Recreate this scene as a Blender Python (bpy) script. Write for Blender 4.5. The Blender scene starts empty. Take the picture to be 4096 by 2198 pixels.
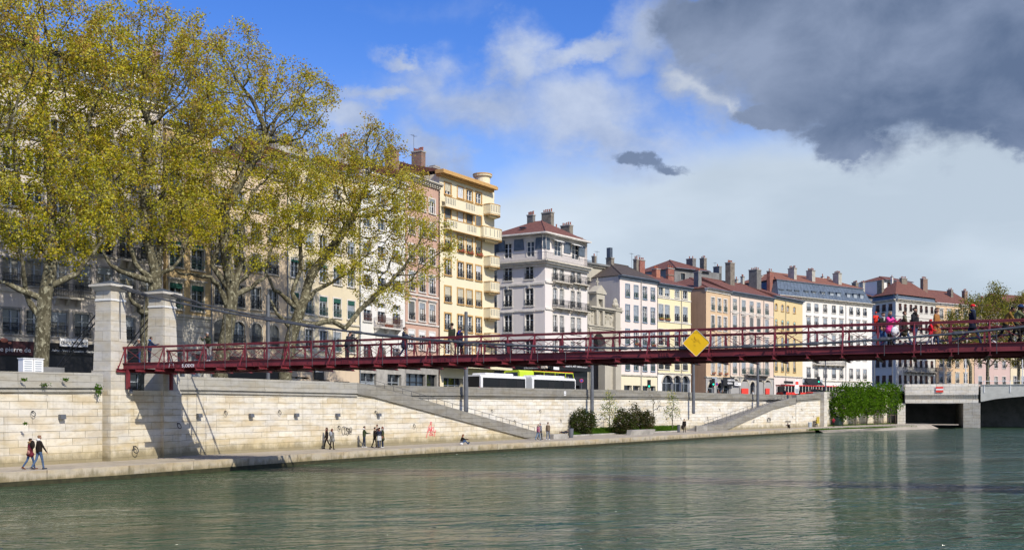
import bpy, bmesh, math, random
import numpy as np
from mathutils import Vector, Matrix
R = math.radians
sc = bpy.context.scene
COL = sc.collection

# ------------------------------------------------------------------ camera
CZ, HY, F = 3.95, 1629.0, 4000.0           # eye height above the water, horizon row, focal length in photo pixels
cam_d = bpy.data.cameras.new('camera'); cam = bpy.data.objects.new('camera', cam_d); COL.objects.link(cam)
cam.location = (0, 0, CZ); cam.rotation_euler = (R(90), 0, 0)
cam_d.sensor_width = 36; cam_d.lens = 36*F/4096; cam_d.shift_y = (HY-1099)/4096
cam_d.clip_start = 0.2; cam_d.clip_end = 5000
sc.camera = cam

# ------------------------------------------------------------------ exposure
sc.view_settings.view_transform = 'Standard'; sc.view_settings.look = 'None'
sc.view_settings.exposure = 0.0; sc.view_settings.gamma = 1; sc.view_settings.use_curve_mapping = False
sc.cycles.max_bounces = 6; sc.cycles.diffuse_bounces = 3; sc.cycles.glossy_bounces = 3
sc.cycles.transparent_max_bounces = 8; sc.cycles.use_denoising = True
sc.cycles.sample_clamp_indirect = 6

# ------------------------------------------------------------------ sun
SUN_AZ = math.atan2(.62, -.785); SUN_EL = R(40.5)
to_sun = Vector((math.sin(SUN_AZ)*math.cos(SUN_EL), math.cos(SUN_AZ)*math.cos(SUN_EL), math.sin(SUN_EL)))
sd = bpy.data.lights.new('sun', 'SUN'); sd.energy = 4.9; sd.angle = R(.55); sd.color = (1, .93, .80)
sun = bpy.data.objects.new('sun', sd); COL.objects.link(sun)
sun.rotation_euler = to_sun.to_track_quat('Z', 'Y').to_euler(); sun.location = (30, 0, 60)

# ------------------------------------------------------------------ tiny shader language
class S:
    def __init__(s, nt, sock): s.nt, s.k = nt, sock
    def _m(s, op, *o, clamp=False):
        n = s.nt.nodes.new('ShaderNodeMath'); n.operation = op; n.use_clamp = clamp
        for i, x in enumerate((s,)+o):
            if isinstance(x, S): s.nt.links.new(x.k, n.inputs[i])
            else: n.inputs[i].default_value = float(x)
        return S(s.nt, n.outputs[0])
    def __add__(s, o): return s._m('ADD', o)
    __radd__ = __add__
    def __sub__(s, o): return s._m('SUBTRACT', o)
    def __rsub__(s, o): return (s*-1)+o
    def __mul__(s, o): return s._m('MULTIPLY', o)
    __rmul__ = __mul__
    def __truediv__(s, o): return s._m('DIVIDE', o)
    def mx(s, o): return s._m('MAXIMUM', o)
    def mn(s, o): return s._m('MINIMUM', o)
    def clamp(s): return s._m('ADD', 0, clamp=True)
    def step(s, a, b):
        n = s.nt.nodes.new('ShaderNodeMapRange'); n.interpolation_type = 'SMOOTHSTEP'
        s.nt.links.new(s.k, n.inputs[0]); n.inputs[1].default_value = a; n.inputs[2].default_value = b
        return S(s.nt, n.outputs[0])
def node(nt, t, **kw):
    n = nt.nodes.new(t)
    for k, v in kw.items(): setattr(n, k, v)
    return n
def link(nt, a, b): nt.links.new(a.k if isinstance(a, S) else a, b)
def mixc(nt, fac, a, b, mode='MIX'):
    n = nt.nodes.new('ShaderNodeMix'); n.data_type = 'RGBA'; n.blend_type = mode
    for i, x in ((0, fac), (6, a), (7, b)):
        if isinstance(x, S): link(nt, x, n.inputs[i])
        elif isinstance(x, bpy.types.NodeSocket): link(nt, x, n.inputs[i])
        elif i == 0: n.inputs[0].default_value = x
        else: n.inputs[i].default_value = (x[0], x[1], x[2], 1)
    return n.outputs[2]
def noise(nt, vec, scale, detail=4, rough=.55, dist=0.0):
    n = node(nt, 'ShaderNodeTexNoise'); n.inputs['Scale'].default_value = scale
    n.inputs['Detail'].default_value = detail; n.inputs['Roughness'].default_value = rough; n.inputs['Distortion'].default_value = dist
    if vec is not None: link(nt, vec, n.inputs['Vector'])
    return S(nt, n.outputs[0])
def comb(nt, x, y, z):
    n = node(nt, 'ShaderNodeCombineXYZ')
    for i, v in enumerate((x, y, z)):
        if isinstance(v, S): link(nt, v, n.inputs[i])
        else: n.inputs[i].default_value = v
    return n.outputs[0]
def mapping(nt, vec, scale=(1,1,1), loc=(0,0,0), rot=(0,0,0)):
    n = node(nt, 'ShaderNodeMapping'); link(nt, vec, n.inputs[0]); n.inputs[1].default_value = loc
    n.inputs[2].default_value = rot; n.inputs[3].default_value = scale
    return n.outputs[0]

# ------------------------------------------------------------------ world: nishita sky with layered clouds
w = bpy.data.worlds.new('World'); sc.world = w; w.use_nodes = True
nt = w.node_tree; nt.nodes.clear()
sky = node(nt, 'ShaderNodeTexSky', sky_type='NISHITA', sun_disc=False, sun_elevation=SUN_EL, sun_rotation=SUN_AZ)
sky.air_density = 1.0; sky.dust_density = .4; sky.ozone_density = 2.0
hs = node(nt, 'ShaderNodeHueSaturation'); hs.inputs['Saturation'].default_value = 1.38; hs.inputs['Value'].default_value = 1.24
hs.inputs['Hue'].default_value = .521
link(nt, sky.outputs[0], hs.inputs['Color'])
tc = node(nt, 'ShaderNodeTexCoord')
sp = node(nt, 'ShaderNodeSeparateXYZ'); link(nt, tc.outputs['Generated'], sp.inputs[0])
X, Y, Z = (S(nt, sp.outputs[i]) for i in range(3))
hyp = (X*X + Y*Y)._m('SQRT').mx(.02)
U = X._m('ARCTAN2', Y)                       # bearing
V = (Z/hyp)._m('ARCTANGENT')                 # elevation
def uv(px, py):
    a = math.atan((px-2048)/F); return a, math.atan((HY-py)/F*math.cos(a))
vec0 = comb(nt, U, V*1.3, 0.0)
n0 = noise(nt, mapping(nt, vec0, loc=(9.1, 4.7, 3)), 5.5, 3, .5)
n1 = noise(nt, mapping(nt, vec0, loc=(3.1, 1.7, 0)), 9, 8, .60, .3)
n2 = noise(nt, mapping(nt, vec0, loc=(.4, 5.2, 1)), 34, 7, .62, .2)
n3 = noise(nt, mapping(nt, vec0, loc=(7.4, .2, 2), scale=(.7, 1.6, 1), rot=(0, 0, .5)), 4.5, 5, .5)
na = noise(nt, mapping(nt, vec0, loc=(1.4, 8.2, 5)), 11, 8, .60)
nb = noise(nt, mapping(nt, vec0, loc=(6.4, 2.2, 8)), 11, 8, .60)
nc = noise(nt, mapping(nt, vec0, loc=(2.4, 3.2, 9)), 30, 8, .62); nd = noise(nt, mapping(nt, vec0, loc=(5.4, 6.2, 3)), 30, 8, .62)
WU = U + (na-.5)*.13; WV = V + (nb-.5)*.10
wob = (n1-.5)*1.6 + (n2-.5)*.8
def blob(px, py, rx, ry, rot=0.0, warp=True):
    u, v = uv(px, py); c, s = math.cos(rot), math.sin(rot)
    du, dv = (WU-u, WV-v) if warp is True else (U + (nc-.5)*.055-u, V + (nd-.5)*.040-v)
    a = (du*c + dv*s)*(F/rx); b = (dv*c - du*s)*(F/ry)
    return 1.0 - (a*a + b*b)._m('SQRT')
def union(l):
    r = l[0]
    for x in l[1:]: r = r.mx(x)
    return r
# thin bright veil that whitens the lower sky, higher on the right
veil = (V*-1.0 + uv(2048, 690)[1] + (U+.0).mx(-.3).mn(.55)*.20 + (n3-.5)*.10 + (n1-.5)*.05).step(-.035, .055)*.95
veil_l = (V*-1.0 + uv(1200, 760)[1] - (U-.7).mx(0)*.15 + (n3-.5)*.12).step(-.16, .22)*.60
veil = veil.mx(veil_l)
# loose mid cumulus
midb = union([blob(2330, 470, 390, 180, -.15), blob(1900, 400, 420, 130, -.05), blob(2060, 260, 120, 150), blob(1500, 390, 300, 50, -.05),
              blob(2330, 200, 300, 60, .35), blob(1640, 275, 150, 40, -.25), blob(2560, 130, 190, 150, .4), blob(2800, 350, 200, 140, -.6),
              blob(1370, 470, 110, 80), blob(1790, 620, 220, 90, -.5), blob(2480, 560, 260, 110, -.2)])
mid = (midb*1.5 + (n1-.5)*1.3 + (n2-.5)*.22 + (n0-.5)*.6).step(-.55, 1.25)*.92
thin = ((n1-.5)*1.2 + (n3-.5)*2.2 + blob(1900, 60, 700, 120)*.35).step(.12, 1.0)*.35
mid = mid.mx(thin)
# big dark cloud
darkb = union([blob(3500, 70, 900, 420, .0), blob(3950, 315, 700, 285, 0), blob(3300, 330, 520, 250, -.3), blob(2830, 100, 280, 170, -.2),
               blob(3400, 530, 170, 85), blob(4150, 530, 220, 105), blob(3080, 470, 230, 60, -.3)])
dark = (darkb*2.2 + wob*.65).step(-.25, .85)
wispb = union([blob(2530, 636, 110, 28, -.22, False), blob(2600, 655, 110, 30, -.30, False), blob(2670, 684, 80, 34, -.15, False)])
wisp = (wispb*1.2 + (n1-.5)*.5 + (n2-.5)*.5).step(.0, .8)*.92
wisp2 = (blob(1850, 690, 170, 70, -.45)*1.0 + wob*.5).step(.0, .7)*.5
def bg(c, s):
    b = node(nt, 'ShaderNodeBackground')
    if isinstance(c, (tuple, list)): b.inputs[0].default_value = (*c, 1)
    else: link(nt, c, b.inputs[0])
    b.inputs[1].default_value = s
    return b.outputs[0]
def mixs(f, a, b):
    m = node(nt, 'ShaderNodeMixShader'); link(nt, f, m.inputs[0]); link(nt, a, m.inputs[1]); link(nt, b, m.inputs[2]); return m.outputs[0]
sh = bg(hs.outputs[0], .15)
vcol = mixc(nt, (U*1.6+(n3-.5)*3.2+(n0-.5)*1.6+.40).clamp(), (.70, .79, .88), (.53, .62, .71))
sh = mixs(veil, sh, bg(vcol, 1.0))
mcol = mixc(nt, ((n1-.5)*2.6+(n2-.5)*1.0+.5).clamp(), (.34, .43, .64), (.56, .64, .80))
sh = mixs(mid, sh, bg(mcol, 1.0))
dcol = mixc(nt, ((n0-.5)*3.2+(n1-.5)*2.2+.45).clamp(), (.125, .180, .300), (.290, .360, .515))
dedge = (darkb*2.2 + wob*.45).step(1.0, .1)*.45
dcol = mixc(nt, dedge, dcol, (.33, .40, .54))
sh = mixs(dark, sh, bg(dcol, 1.0))
glow = .7*(union([blob(2780, 340, 130, 60, -.6), blob(2880, 400, 90, 40, -.5)])*1.2 + wob*.5).step(-.1, 1.2)*.85
sh = mixs(glow, sh, bg((.66, .71, .78), 1.0))
sh = mixs(wisp, sh, bg((.17, .23, .36), 1.0))
sh = mixs(wisp2, sh, bg((.34, .42, .60), 1.0))
wo = node(nt, 'ShaderNodeOutputWorld'); link(nt, sh, wo.inputs[0])

# ------------------------------------------------------------------ placing: from a photo pixel to the place it shows
def gp(px, py, z=.67):
    d = F*(CZ-z)/(py-HY); return Vector(((px-2048)/F*d, d, z))
def at(px, d, z=0.0): return Vector(((px-2048)/F*d, d, z))
def zat(py, d): return CZ + (HY-py)*d/F

# ------------------------------------------------------------------ materials
M = {}
def pmat(name, col, rough=.7, metal=0.0, var=.0, vscale=1.0, bump=0.0, bscale=20.0, spec=.4, col2=None, coat=0.0):
    m = bpy.data.materials.new(name); m.use_nodes = True; t = m.node_tree
    b = t.nodes['Principled BSDF']; b.inputs['Roughness'].default_value = rough; b.inputs['Metallic'].default_value = metal
    b.inputs['Specular IOR Level'].default_value = spec; b.inputs['Base Color'].default_value = (*col, 1)
    if coat: b.inputs['Coat Weight'].default_value = coat
    if var or col2:
        g = node(t, 'ShaderNodeTexCoord').outputs['Object']
        f = noise(t, g, vscale, 6, .65)
        c2 = col2 or tuple(x*(1-var) for x in col)
        link(t, mixc(t, f.step(.35, .68), col, c2), b.inputs['Base Color'])
    if bump:
        g = node(t, 'ShaderNodeTexCoord').outputs['Object']
        bn = node(t, 'ShaderNodeBump'); bn.inputs['Strength'].default_value = bump; bn.inputs['Distance'].default_value = .03
        link(t, noise(t, g, bscale, 5, .6), bn.inputs['Height']); link(t, bn.outputs[0], b.inputs['Normal'])
    M[name] = m
    return m
def stucco(name, col, dirt=.75, streak=True):
    m = bpy.data.materials.new(name); m.use_nodes = True; t = m.node_tree
    b = t.nodes['Principled BSDF']; b.inputs['Roughness'].default_value = .92; b.inputs['Specular IOR Level'].default_value = .15
    g = node(t, 'ShaderNodeTexCoord').outputs['Object']
    a = noise(t, g, .35, 6, .7).step(.35, .75)
    s_ = noise(t, mapping(t, g, scale=(2.6, 2.6, .22)), 1.0, 5, .6).step(.48, .78)
    fine = noise(t, g, 7, 4, .6)
    c = mixc(t, a*.55, col, tuple(x*(dirt+.08) for x in col))
    c = mixc(t, s_*.45, c, tuple(x*dirt*.92 for x in col))
    c = mixc(t, (fine-.5).mx(0)*.6, c, tuple(x*.7 for x in col))
    link(t, c, b.inputs['Base Color'])
    bn = node(t, 'ShaderNodeBump'); bn.inputs['Strength'].default_value = .35; bn.inputs['Distance'].default_value = .02
    link(t, fine, bn.inputs['Height']); link(t, bn.outputs[0], b.inputs['Normal'])
    M[name] = m
    return m
def ashlar(name, c1, c2, mort, bw=1.5, rh=.40, ms=.014, stain=(.30, .25, .14), stain_amt=.5, low=True, off=.5, msm=.25):
    """coursed stone, laid by the UV map (metres along the wall, metres up)"""
    m = bpy.data.materials.new(name); m.use_nodes = True; t = m.node_tree
    b = t.nodes['Principled BSDF']; b.inputs['Roughness'].default_value = .9; b.inputs['Specular IOR Level'].default_value = .2
    uvn = node(t, 'ShaderNodeUVMap'); U0 = uvn.outputs[0]
    wob_ = noise(t, mapping(t, U0, scale=(.25, 1.2, 1)), 1.0, 3, .6)
    sx = node(t, 'ShaderNodeSeparateXYZ'); link(t, U0, sx.inputs[0])
    vec = comb(t, S(t, sx.outputs[0]), S(t, sx.outputs[1]) + (wob_-.5)*.06, 0.0)
    br = node(t, 'ShaderNodeTexBrick'); link(t, vec, br.inputs['Vector'])
    br.offset = off; br.offset_frequency = 2; br.squash = 1.35; br.squash_frequency = 3
    br.inputs['Color1'].default_value = (*c1, 1); br.inputs['Color2'].default_value = (*c2, 1); br.inputs['Mortar'].default_value = (*mort, 1)
    br.inputs['Scale'].default_value = 1; br.inputs['Mortar Size'].default_value = ms; br.inputs['Mortar Smooth'].default_value = msm
    br.inputs['Bias'].default_value = 0; br.inputs['Brick Width'].default_value = bw; br.inputs['Row Height'].default_value = rh
    blk = noise(t, mapping(t, U0, scale=(.30, 1.15, 1), loc=(2, 9, 0)), 1.6, 2, .6)
    big = noise(t, mapping(t, U0, loc=(4, 2, 0)), .33, 5, .7).step(.42, .70)
    mid_ = noise(t, mapping(t, U0, scale=(1, 1.6, 1)), 2.2, 6, .7).step(.45, .8)
    streak = noise(t, mapping(t, U0, scale=(2.2, .16, 1)), 1.0, 6, .65).step(.5, .8)
    c = mixc(t, blk.step(.46, .60)*.55, br.outputs[0], tuple(.55*x+.45*(sum(c2)/3) for x in c2))
    c = mixc(t, blk.step(.47, .36)*.40, c, (c1[0]*.92, c1[1]*.84, c1[2]*.72))
    c = mixc(t, big*.40, c, tuple(sum(c1)/3*.80 for x in c1))
    c = mixc(t, mid_*.50, c, tuple(x*.56 for x in c1))
    c = mixc(t, streak*.35*stain_amt*1.6, c, stain)
    if low == 'kerb':
        y = S(t, sx.outputs[1]); kn = noise(t, mapping(t, U0, scale=(1.5, .5, 1)), 1.3, 6, .7)
        c = mixc(t, (y*-1.0 + .62 + (kn-.5)*1.5).step(0, .45)*.75, c, (.16, .135, .07))
    elif low:
        y = S(t, sx.outputs[1])
        lo = (y*-1.0 + 2.3 + (wob_-.5)*2.6 + (noise(t, U0, 1.2, 5, .6)-.5)*1.2).step(0, 1.5)
        c = mixc(t, lo*stain_amt*.75, c, (.52, .42, .22))
        lo2 = (y*-1.0 + 1.5 + (noise(t, mapping(t, U0, scale=(.8, .5, 1)), 1.3, 6, .7)-.5)*1.8).step(0, .7)
        c = mixc(t, lo2*.72, c, (.185, .16, .095))
    link(t, c, b.inputs['Base Color'])
    h = S(t, br.outputs['Fac'])*-1.0 + noise(t, mapping(t, U0, scale=(1, 2, 1)), 5, 5, .6)*.5
    bn = node(t, 'ShaderNodeBump'); bn.inputs['Strength'].default_value = .7; bn.inputs['Distance'].default_value = .03
    link(t, h, bn.inputs['Height']); link(t, bn.outputs[0], b.inputs['Normal'])
    M[name] = m
    return m
def tiles(name, c1, c2):
    m = bpy.data.materials.new(name); m.use_nodes = True; t = m.node_tree
    b = t.nodes['Principled BSDF']; b.inputs['Roughness'].default_value = .85
    uvn = node(t, 'ShaderNodeUVMap'); U0 = uvn.outputs[0]
    br = node(t, 'ShaderNodeTexBrick'); link(t, U0, br.inputs['Vector']); br.offset = 0
    br.inputs['Color1'].default_value = (*c1, 1); br.inputs['Color2'].default_value = (*c2, 1); br.inputs['Mortar'].default_value = (*[x*.45 for x in c1], 1)
    br.inputs['Scale'].default_value = 1; br.inputs['Mortar Size'].default_value = .03; br.inputs['Mortar Smooth'].default_value = .8
    br.inputs['Brick Width'].default_value = .28; br.inputs['Row Height'].default_value = .36
    nn = noise(t, U0, .5, 6, .7).step(.4, .75)
    link(t, mixc(t, nn*.5, br.outputs[0], tuple(x*.55 for x in c1)), b.inputs['Base Color'])
    bn = node(t, 'ShaderNodeBump'); bn.inputs['Strength'].default_value = .8; bn.inputs['Distance'].default_value = .05
    link(t, S(t, br.outputs['Fac'])*-1.0, bn.inputs['Height']); link(t, bn.outputs[0], b.inputs['Normal'])
    M[name] = m
    return m
def brickmat(name, c1, c2, mort=(.25, .23, .2)):
    m = bpy.data.materials.new(name); m.use_nodes = True; t = m.node_tree
    b = t.nodes['Principled BSDF']; b.inputs['Roughness'].default_value = .95
    g = node(t, 'ShaderNodeTexCoord').outputs['Object']
    s_ = node(t, 'ShaderNodeSeparateXYZ'); link(t, g, s_.inputs[0])
    vec = comb(t, S(t, s_.outputs[0])+S(t, s_.outputs[1]), S(t, s_.outputs[2]), 0.0)
    br = node(t, 'ShaderNodeTexBrick'); link(t, vec, br.inputs['Vector'])
    br.inputs['Color1'].default_value = (*c1, 1); br.inputs['Color2'].default_value = (*c2, 1); br.inputs['Mortar'].default_value = (*mort, 1)
    br.inputs['Scale'].default_value = 1; br.inputs['Mortar Size'].default_value = .02; br.inputs['Brick Width'].default_value = .34; br.inputs['Row Height'].default_value = .17
    n_ = noise(t, g, 1.1, 6, .7).step(.42, .7)
    link(t, mixc(t, n_*.65, br.outputs[0], tuple(x*.5 for x in c1)), b.inputs['Base Color'])
    M[name] = m
    return m

pmat('iron_red', (.20, .026, .036), .55, 0, .35, 1.3, spec=.4)
pmat('cable_grey', (.10, .105, .115), .5, .3, .3, 3)
pmat('iron_black', (.03, .032, .036), .5, .2)
pmat('iron_green', (.05, .10, .09), .5, .1)
pmat('pole_grey', (.145, .155, .175), .5, .2, .25, 1.5)
pmat('wood_deck', (.13, .09, .065), .8, 0, .4, 2)
pmat('glass', (.012, .016, .022), .06, 0, 0, spec=.9)
pmat('tinted', (.010, .011, .013), .25, spec=.25)
pmat('glass_blue', (.035, .055, .085), .06, 0, 0, spec=.9)
pmat('glass_curtain', (.30, .29, .26), .35, 0, .55, 3.0, spec=.8)
pmat('white_paint', (.78, .78, .76), .5, 0, .12, 2)
pmat('grey_paint', (.36, .40, .44), .5, 0, .12, 2)
pmat('blue_grey', (.20, .27, .36), .6, 0, .12, 2)
pmat('brown_paint', (.10, .045, .035), .6, 0, .2, 2)
pmat('blind_white', (.66, .68, .70), .6, 0, .10, 2)
pmat('blind_grey', (.34, .38, .42), .6, 0, .15, 2)
pmat('blind_cream', (.58, .54, .42), .7, 0, .10, 2)
pmat('blind_dark', (.16, .17, .17), .7, 0, .2, 2)
pmat('awning_green', (.02, .10, .075), .8, 0, .3, 2)
pmat('awning_white', (.72, .72, .70), .8)
pmat('stone_trim', (.58, .53, .44), .9, 0, .3, 1.4, .3)
pmat('stone_white', (.70, .66, .60), .9, 0, .25, 1.4, .3)
pmat('stone_grey', (.36, .34, .31), .9, 0, .35, 1.2, .4)
pmat('ochre_trim', (.55, .33, .12), .9, 0, .15, 2)
pmat('zinc', (.20, .235, .28), .45, .35, .3, .9)
pmat('slate', (.075, .095, .125), .5, 0, .35, 1.5)
pmat('slate_blue', (.12, .155, .20), .5, .1, .35, 1.5)
pmat('asphalt', (.055, .055, .058), .9, 0, .3, .8, .3)
pmat('pavement', (.26, .245, .22), .9, 0, .3, .6, .3)
pmat('pot_red', (.30, .09, .05), .9)
pmat('concrete', (.42, .40, .36), .9, 0, .35, 1.0, .4)
pmat('render_grey', (.22, .22, .215), .95, 0, .35, .6, .3)
pmat('render_pale', (.46, .44, .38), .95, 0, .35, .6, .3)
pmat('dark_shop', (.018, .018, .022), .35, 0, .3, 1)
pmat('maroon', (.045, .010, .014), .5, 0, .2, 1)
pmat('white_sign', (.80, .80, .80), .5)
pmat('black', (.012, .012, .013), .5)
brickmat('brick_dark', (.155, .125, .095), (.235, .20, .15))
brickmat('brick_red', (.34, .085, .05), (.24, .06, .04))
brickmat('brick_orange', (.50, .17, .085), (.42, .13, .07))
brickmat('brick_grey', (.165, .165, .160), (.115, .115, .115))
brickmat('brick_brown', (.27, .12, .075), (.17, .12, .09))
tiles('tile_red', (.215, .085, .058), (.165, .062, .044))
tiles('tile_orange', (.30, .125, .075), (.24, .095, .058))
tiles('tile_brown', (.10, .075, .06), (.075, .06, .05))
ashlar('quay_stone', (.57, .485, .335), (.75, .695, .575), (.20, .165, .11), 1.75, .43, .015, stain_amt=.8)
ashlar('quay_stone_far', (.63, .56, .43), (.77, .73, .63), (.27, .23, .17), 1.6, .42, .016, stain_amt=.6)
ashlar('pier_stone', (.52, .47, .37), (.62, .58, .50), (.22, .18, .12), 2.6, .62, .012, stain_amt=.3, low=False)
ashlar('coping', (.22, .205, .17), (.29, .275, .235), (.12, .11, .09), 2.4, .42, .012, stain=(.10, .09, .07), stain_amt=.9, low=False)
ashlar('coping_pale', (.36, .34, .285), (.43, .41, .355), (.20, .18, .15), 2.4, .42, .012, stain=(.16, .15, .11), stain_amt=.8, low=False)
ashlar('kerb_stone', (.44, .36, .235), (.51, .43, .30), (.13, .10, .07), 3.6, 2.0, .03, stain=(.12, .10, .06), stain_amt=1.0, low='kerb')
ashlar('block_stone', (.68, .63, .53), (.76, .72, .62), (.17, .16, .14), 1.15, .62, .022, stain=(.2, .19, .17), stain_amt=.6, low=False, off=.37)
ashlar('block_shaded', (.36, .34, .29), (.44, .42, .36), (.12, .11, .10), 1.15, .62, .022, stain=(.1, .1, .08), stain_amt=.9, low=False, off=.37)  # pier stone: shade of corbels and deck put into the colour, plus dirt
ashlar('rusticated', (.54, .50, .42), (.60, .56, .48), (.20, .18, .15), 9.0, .5, .022, stain=(.2, .18, .15), stain_amt=.4, low=False)

# ------------------------------------------------------------------ mesh builder
class MB:
    def __init__(s): s.v, s.f, s.m, s.uv = [], [], [], []
    def vs(s, pts): i = len(s.v); s.v.extend([tuple(p) for p in pts]); return i
    def face(s, pts, m=0, uv=None):
        i = s.vs(pts); s.f.append(tuple(range(i, i+len(pts)))); s.m.append(m); s.uv.append(uv); return s
    def add(s, pts, faces, m=0):
        i = s.vs(pts)
        for f in faces: s.f.append(tuple(i+k for k in f)); s.m.append(m); s.uv.append(None)
        return s
    def hexa(s, p, m=0):     # p: 4 bottom (ccw from above) then 4 top
        return s.add(p, [(3,2,1,0), (4,5,6,7), (0,1,5,4), (1,2,6,5), (2,3,7,6), (3,0,4,7)], m)
    def box(s, x0, x1, y0, y1, z0, z1, m=0):
        return s.hexa([(x0,y0,z0),(x1,y0,z0),(x1,y1,z0),(x0,y1,z0),(x0,y0,z1),(x1,y0,z1),(x1,y1,z1),(x0,y1,z1)], m)
    def taper(s, cx, cy, z0, z1, ax, ay, bx, by, m=0):
        return s.hexa([(cx-ax,cy-ay,z0),(cx+ax,cy-ay,z0),(cx+ax,cy+ay,z0),(cx-ax,cy+ay,z0),(cx-bx,cy-by,z1),(cx+bx,cy-by,z1),(cx+bx,cy+by,z1),(cx-bx,cy+by,z1)], m)
    def bar(s, a, b, w_, h, up=(0,0,1), m=0):   # rectangular bar from a to b
        a, b = Vector(a), Vector(b); d = (b-a).normalized(); sd_ = d.cross(Vector(up))
        if sd_.length < 1e-4: sd_ = d.cross(Vector((1,0,0)))
        sd_.normalize(); u_ = sd_.cross(d).normalized(); sd_ *= w_/2; u_ *= h/2
        return s.hexa([a-sd_-u_, a+sd_-u_, b+sd_-u_, b-sd_-u_, a-sd_+u_, a+sd_+u_, b+sd_+u_, b-sd_+u_], m)
    def tube(s, pts, rs, n=8, m=0, cap=True):
        pts = [Vector(p) for p in pts]
        if not hasattr(rs, '__len__'): rs = [rs]*len(pts)
        base = None; rings = []
        for i, p in enumerate(pts):
            d = (pts[min(i+1, len(pts)-1)]-pts[max(i-1, 0)])
            d = d.normalized() if d.length > 1e-6 else Vector((0,0,1))
            if base is None: base = d.orthogonal().normalized()
            base = (base - d*base.dot(d)); base = base.normalized() if base.length > 1e-5 else d.orthogonal().normalized()
            c = d.cross(base)
            rings.append(s.vs([p + (base*math.cos(2*math.pi*k/n) + c*math.sin(2*math.pi*k/n))*rs[i] for k in range(n)]))
        for a, b in zip(rings, rings[1:]):
            for k in range(n):
                s.f.append((a+k, a+(k+1)%n, b+(k+1)%n, b+k)); s.m.append(m); s.uv.append(None)
        if cap:
            s.f.append(tuple(rings[0]+k for k in reversed(range(n)))); s.m.append(m); s.uv.append(None)
            s.f.append(tuple(rings[-1]+k for k in range(n))); s.m.append(m); s.uv.append(None)
        return s
    def lathe(s, prof, c=(0,0,0), n=14, m=0):
        rings = [s.vs([(c[0]+r*math.cos(2*math.pi*k/n), c[1]+r*math.sin(2*math.pi*k/n), c[2]+z) for k in range(n)]) for r, z in prof]
        for a, b in zip(rings, rings[1:]):
            for k in range(n): s.f.append((a+k, a+(k+1)%n, b+(k+1)%n, b+k)); s.m.append(m); s.uv.append(None)
        s.f.append(tuple(rings[0]+k for k in reversed(range(n)))); s.m.append(m); s.uv.append(None)
        s.f.append(tuple(rings[-1]+k for k in range(n))); s.m.append(m); s.uv.append(None)
        return s
    def ellip(s, c, r, n=10, k=6, m=0):
        prof = [(math.sin(math.pi*i/k), -math.cos(math.pi*i/k)) for i in range(k+1)]
        rings = [s.vs([(c[0]+r[0]*max(a, .01)*math.cos(2*math.pi*j/n), c[1]+r[1]*max(a, .01)*math.sin(2*math.pi*j/n), c[2]+r[2]*z) for j in range(n)]) for a, z in prof]
        for a, b in zip(rings, rings[1:]):
            for j in range(n): s.f.append((a+j, a+(j+1)%n, b+(j+1)%n, b+j)); s.m.append(m); s.uv.append(None)
        return s
    def prism(s, poly, axis_a, axis_b, origin, depth, m=0):  # poly in (a,b), extruded along vector depth
        A, B, O, D = Vector(axis_a), Vector(axis_b), Vector(origin), Vector(depth)
        p0 = [O+A*a+B*b for a, b in poly]; n = len(poly)
        i = s.vs(p0+[p+D for p in p0])
        s.f.append(tuple(i+k for k in range(n))); s.f.append(tuple(i+n+k for k in reversed(range(n))))
        s.m += [m, m]; s.uv += [None, None]
        for k in range(n): s.f.append((i+k, i+n+k, i+n+(k+1)%n, i+(k+1)%n)); s.m.append(m); s.uv.append(None)
        return s
    def mesh(s, name, mats, smooth=False):
        me = bpy.data.meshes.new(name); me.from_pydata(s.v, [], s.f)
        if not isinstance(mats, (list, tuple)): mats = [mats]
        for x in mats: me.materials.append(M[x] if isinstance(x, str) else x)
        if any(s.m): me.polygons.foreach_set('material_index', s.m)
        if any(u is not None for u in s.uv) or any(getattr(x, 'name', x) in UVM for x in mats):
            uvl = me.uv_layers.new(name='UVMap'); k = 0; data = []
            for f, u in zip(s.f, s.uv):
                if u is None:
                    p = [Vector(s.v[i]) for i in f]; nn = (p[1]-p[0]).cross(p[2]-p[0])
                    if abs(nn.z) > .85*max(nn.length, 1e-9): u = [(q.x, q.y) for q in p]
                    else:
                        h = Vector((-nn.y, nn.x, 0)); h = h.normalized() if h.length > 1e-9 else Vector((1,0,0))
                        u = [(q.dot(h), q.z) for q in p]
                for a in u: data += [a[0], a[1]]
            uvl.data.foreach_set('uv', data)
        if smooth: me.polygons.foreach_set('use_smooth', [True]*len(me.polygons))
        me.update()
        return me
    def build(s, name, mats, parent=None, loc=(0,0,0), rz=0.0, smooth=False, **kw):
        return put(name, s.mesh(name, mats, smooth), parent, loc, rz, **kw)
UVM = {'tile_red', 'tile_orange', 'tile_brown', 'quay_stone', 'quay_stone_far', 'pier_stone', 'coping', 'coping_pale', 'kerb_stone', 'block_stone', 'block_shaded', 'rusticated'}
def put(name, me, parent=None, loc=(0,0,0), rz=0.0, label=None, cat=None, group=None, kind=None):
    o = bpy.data.objects.new(name, me); COL.objects.link(o); o.location = loc; o.rotation_euler = (0, 0, rz)
    if parent is not None: o.parent = parent
    return tag(o, label, cat, group, kind)
def tag(o, label=None, cat=None, group=None, kind=None):
    if label: o['label'] = label
    if cat: o['category'] = cat
    if group: o['group'] = group
    if kind: o['kind'] = kind
    return o
def thing(name, label, cat, loc=(0,0,0), rz=0.0, group=None):
    return put(name, None, None, loc, rz, label, cat, group)
def copy_tree(o, parent=None):
    c = o.copy(); COL.objects.link(c)
    if parent is not None: c.parent = parent
    for ch in [x for x in KIDS(o)]: copy_tree(ch, c)
    return c
def KIDS(o): return [x for x in o.children]
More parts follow.
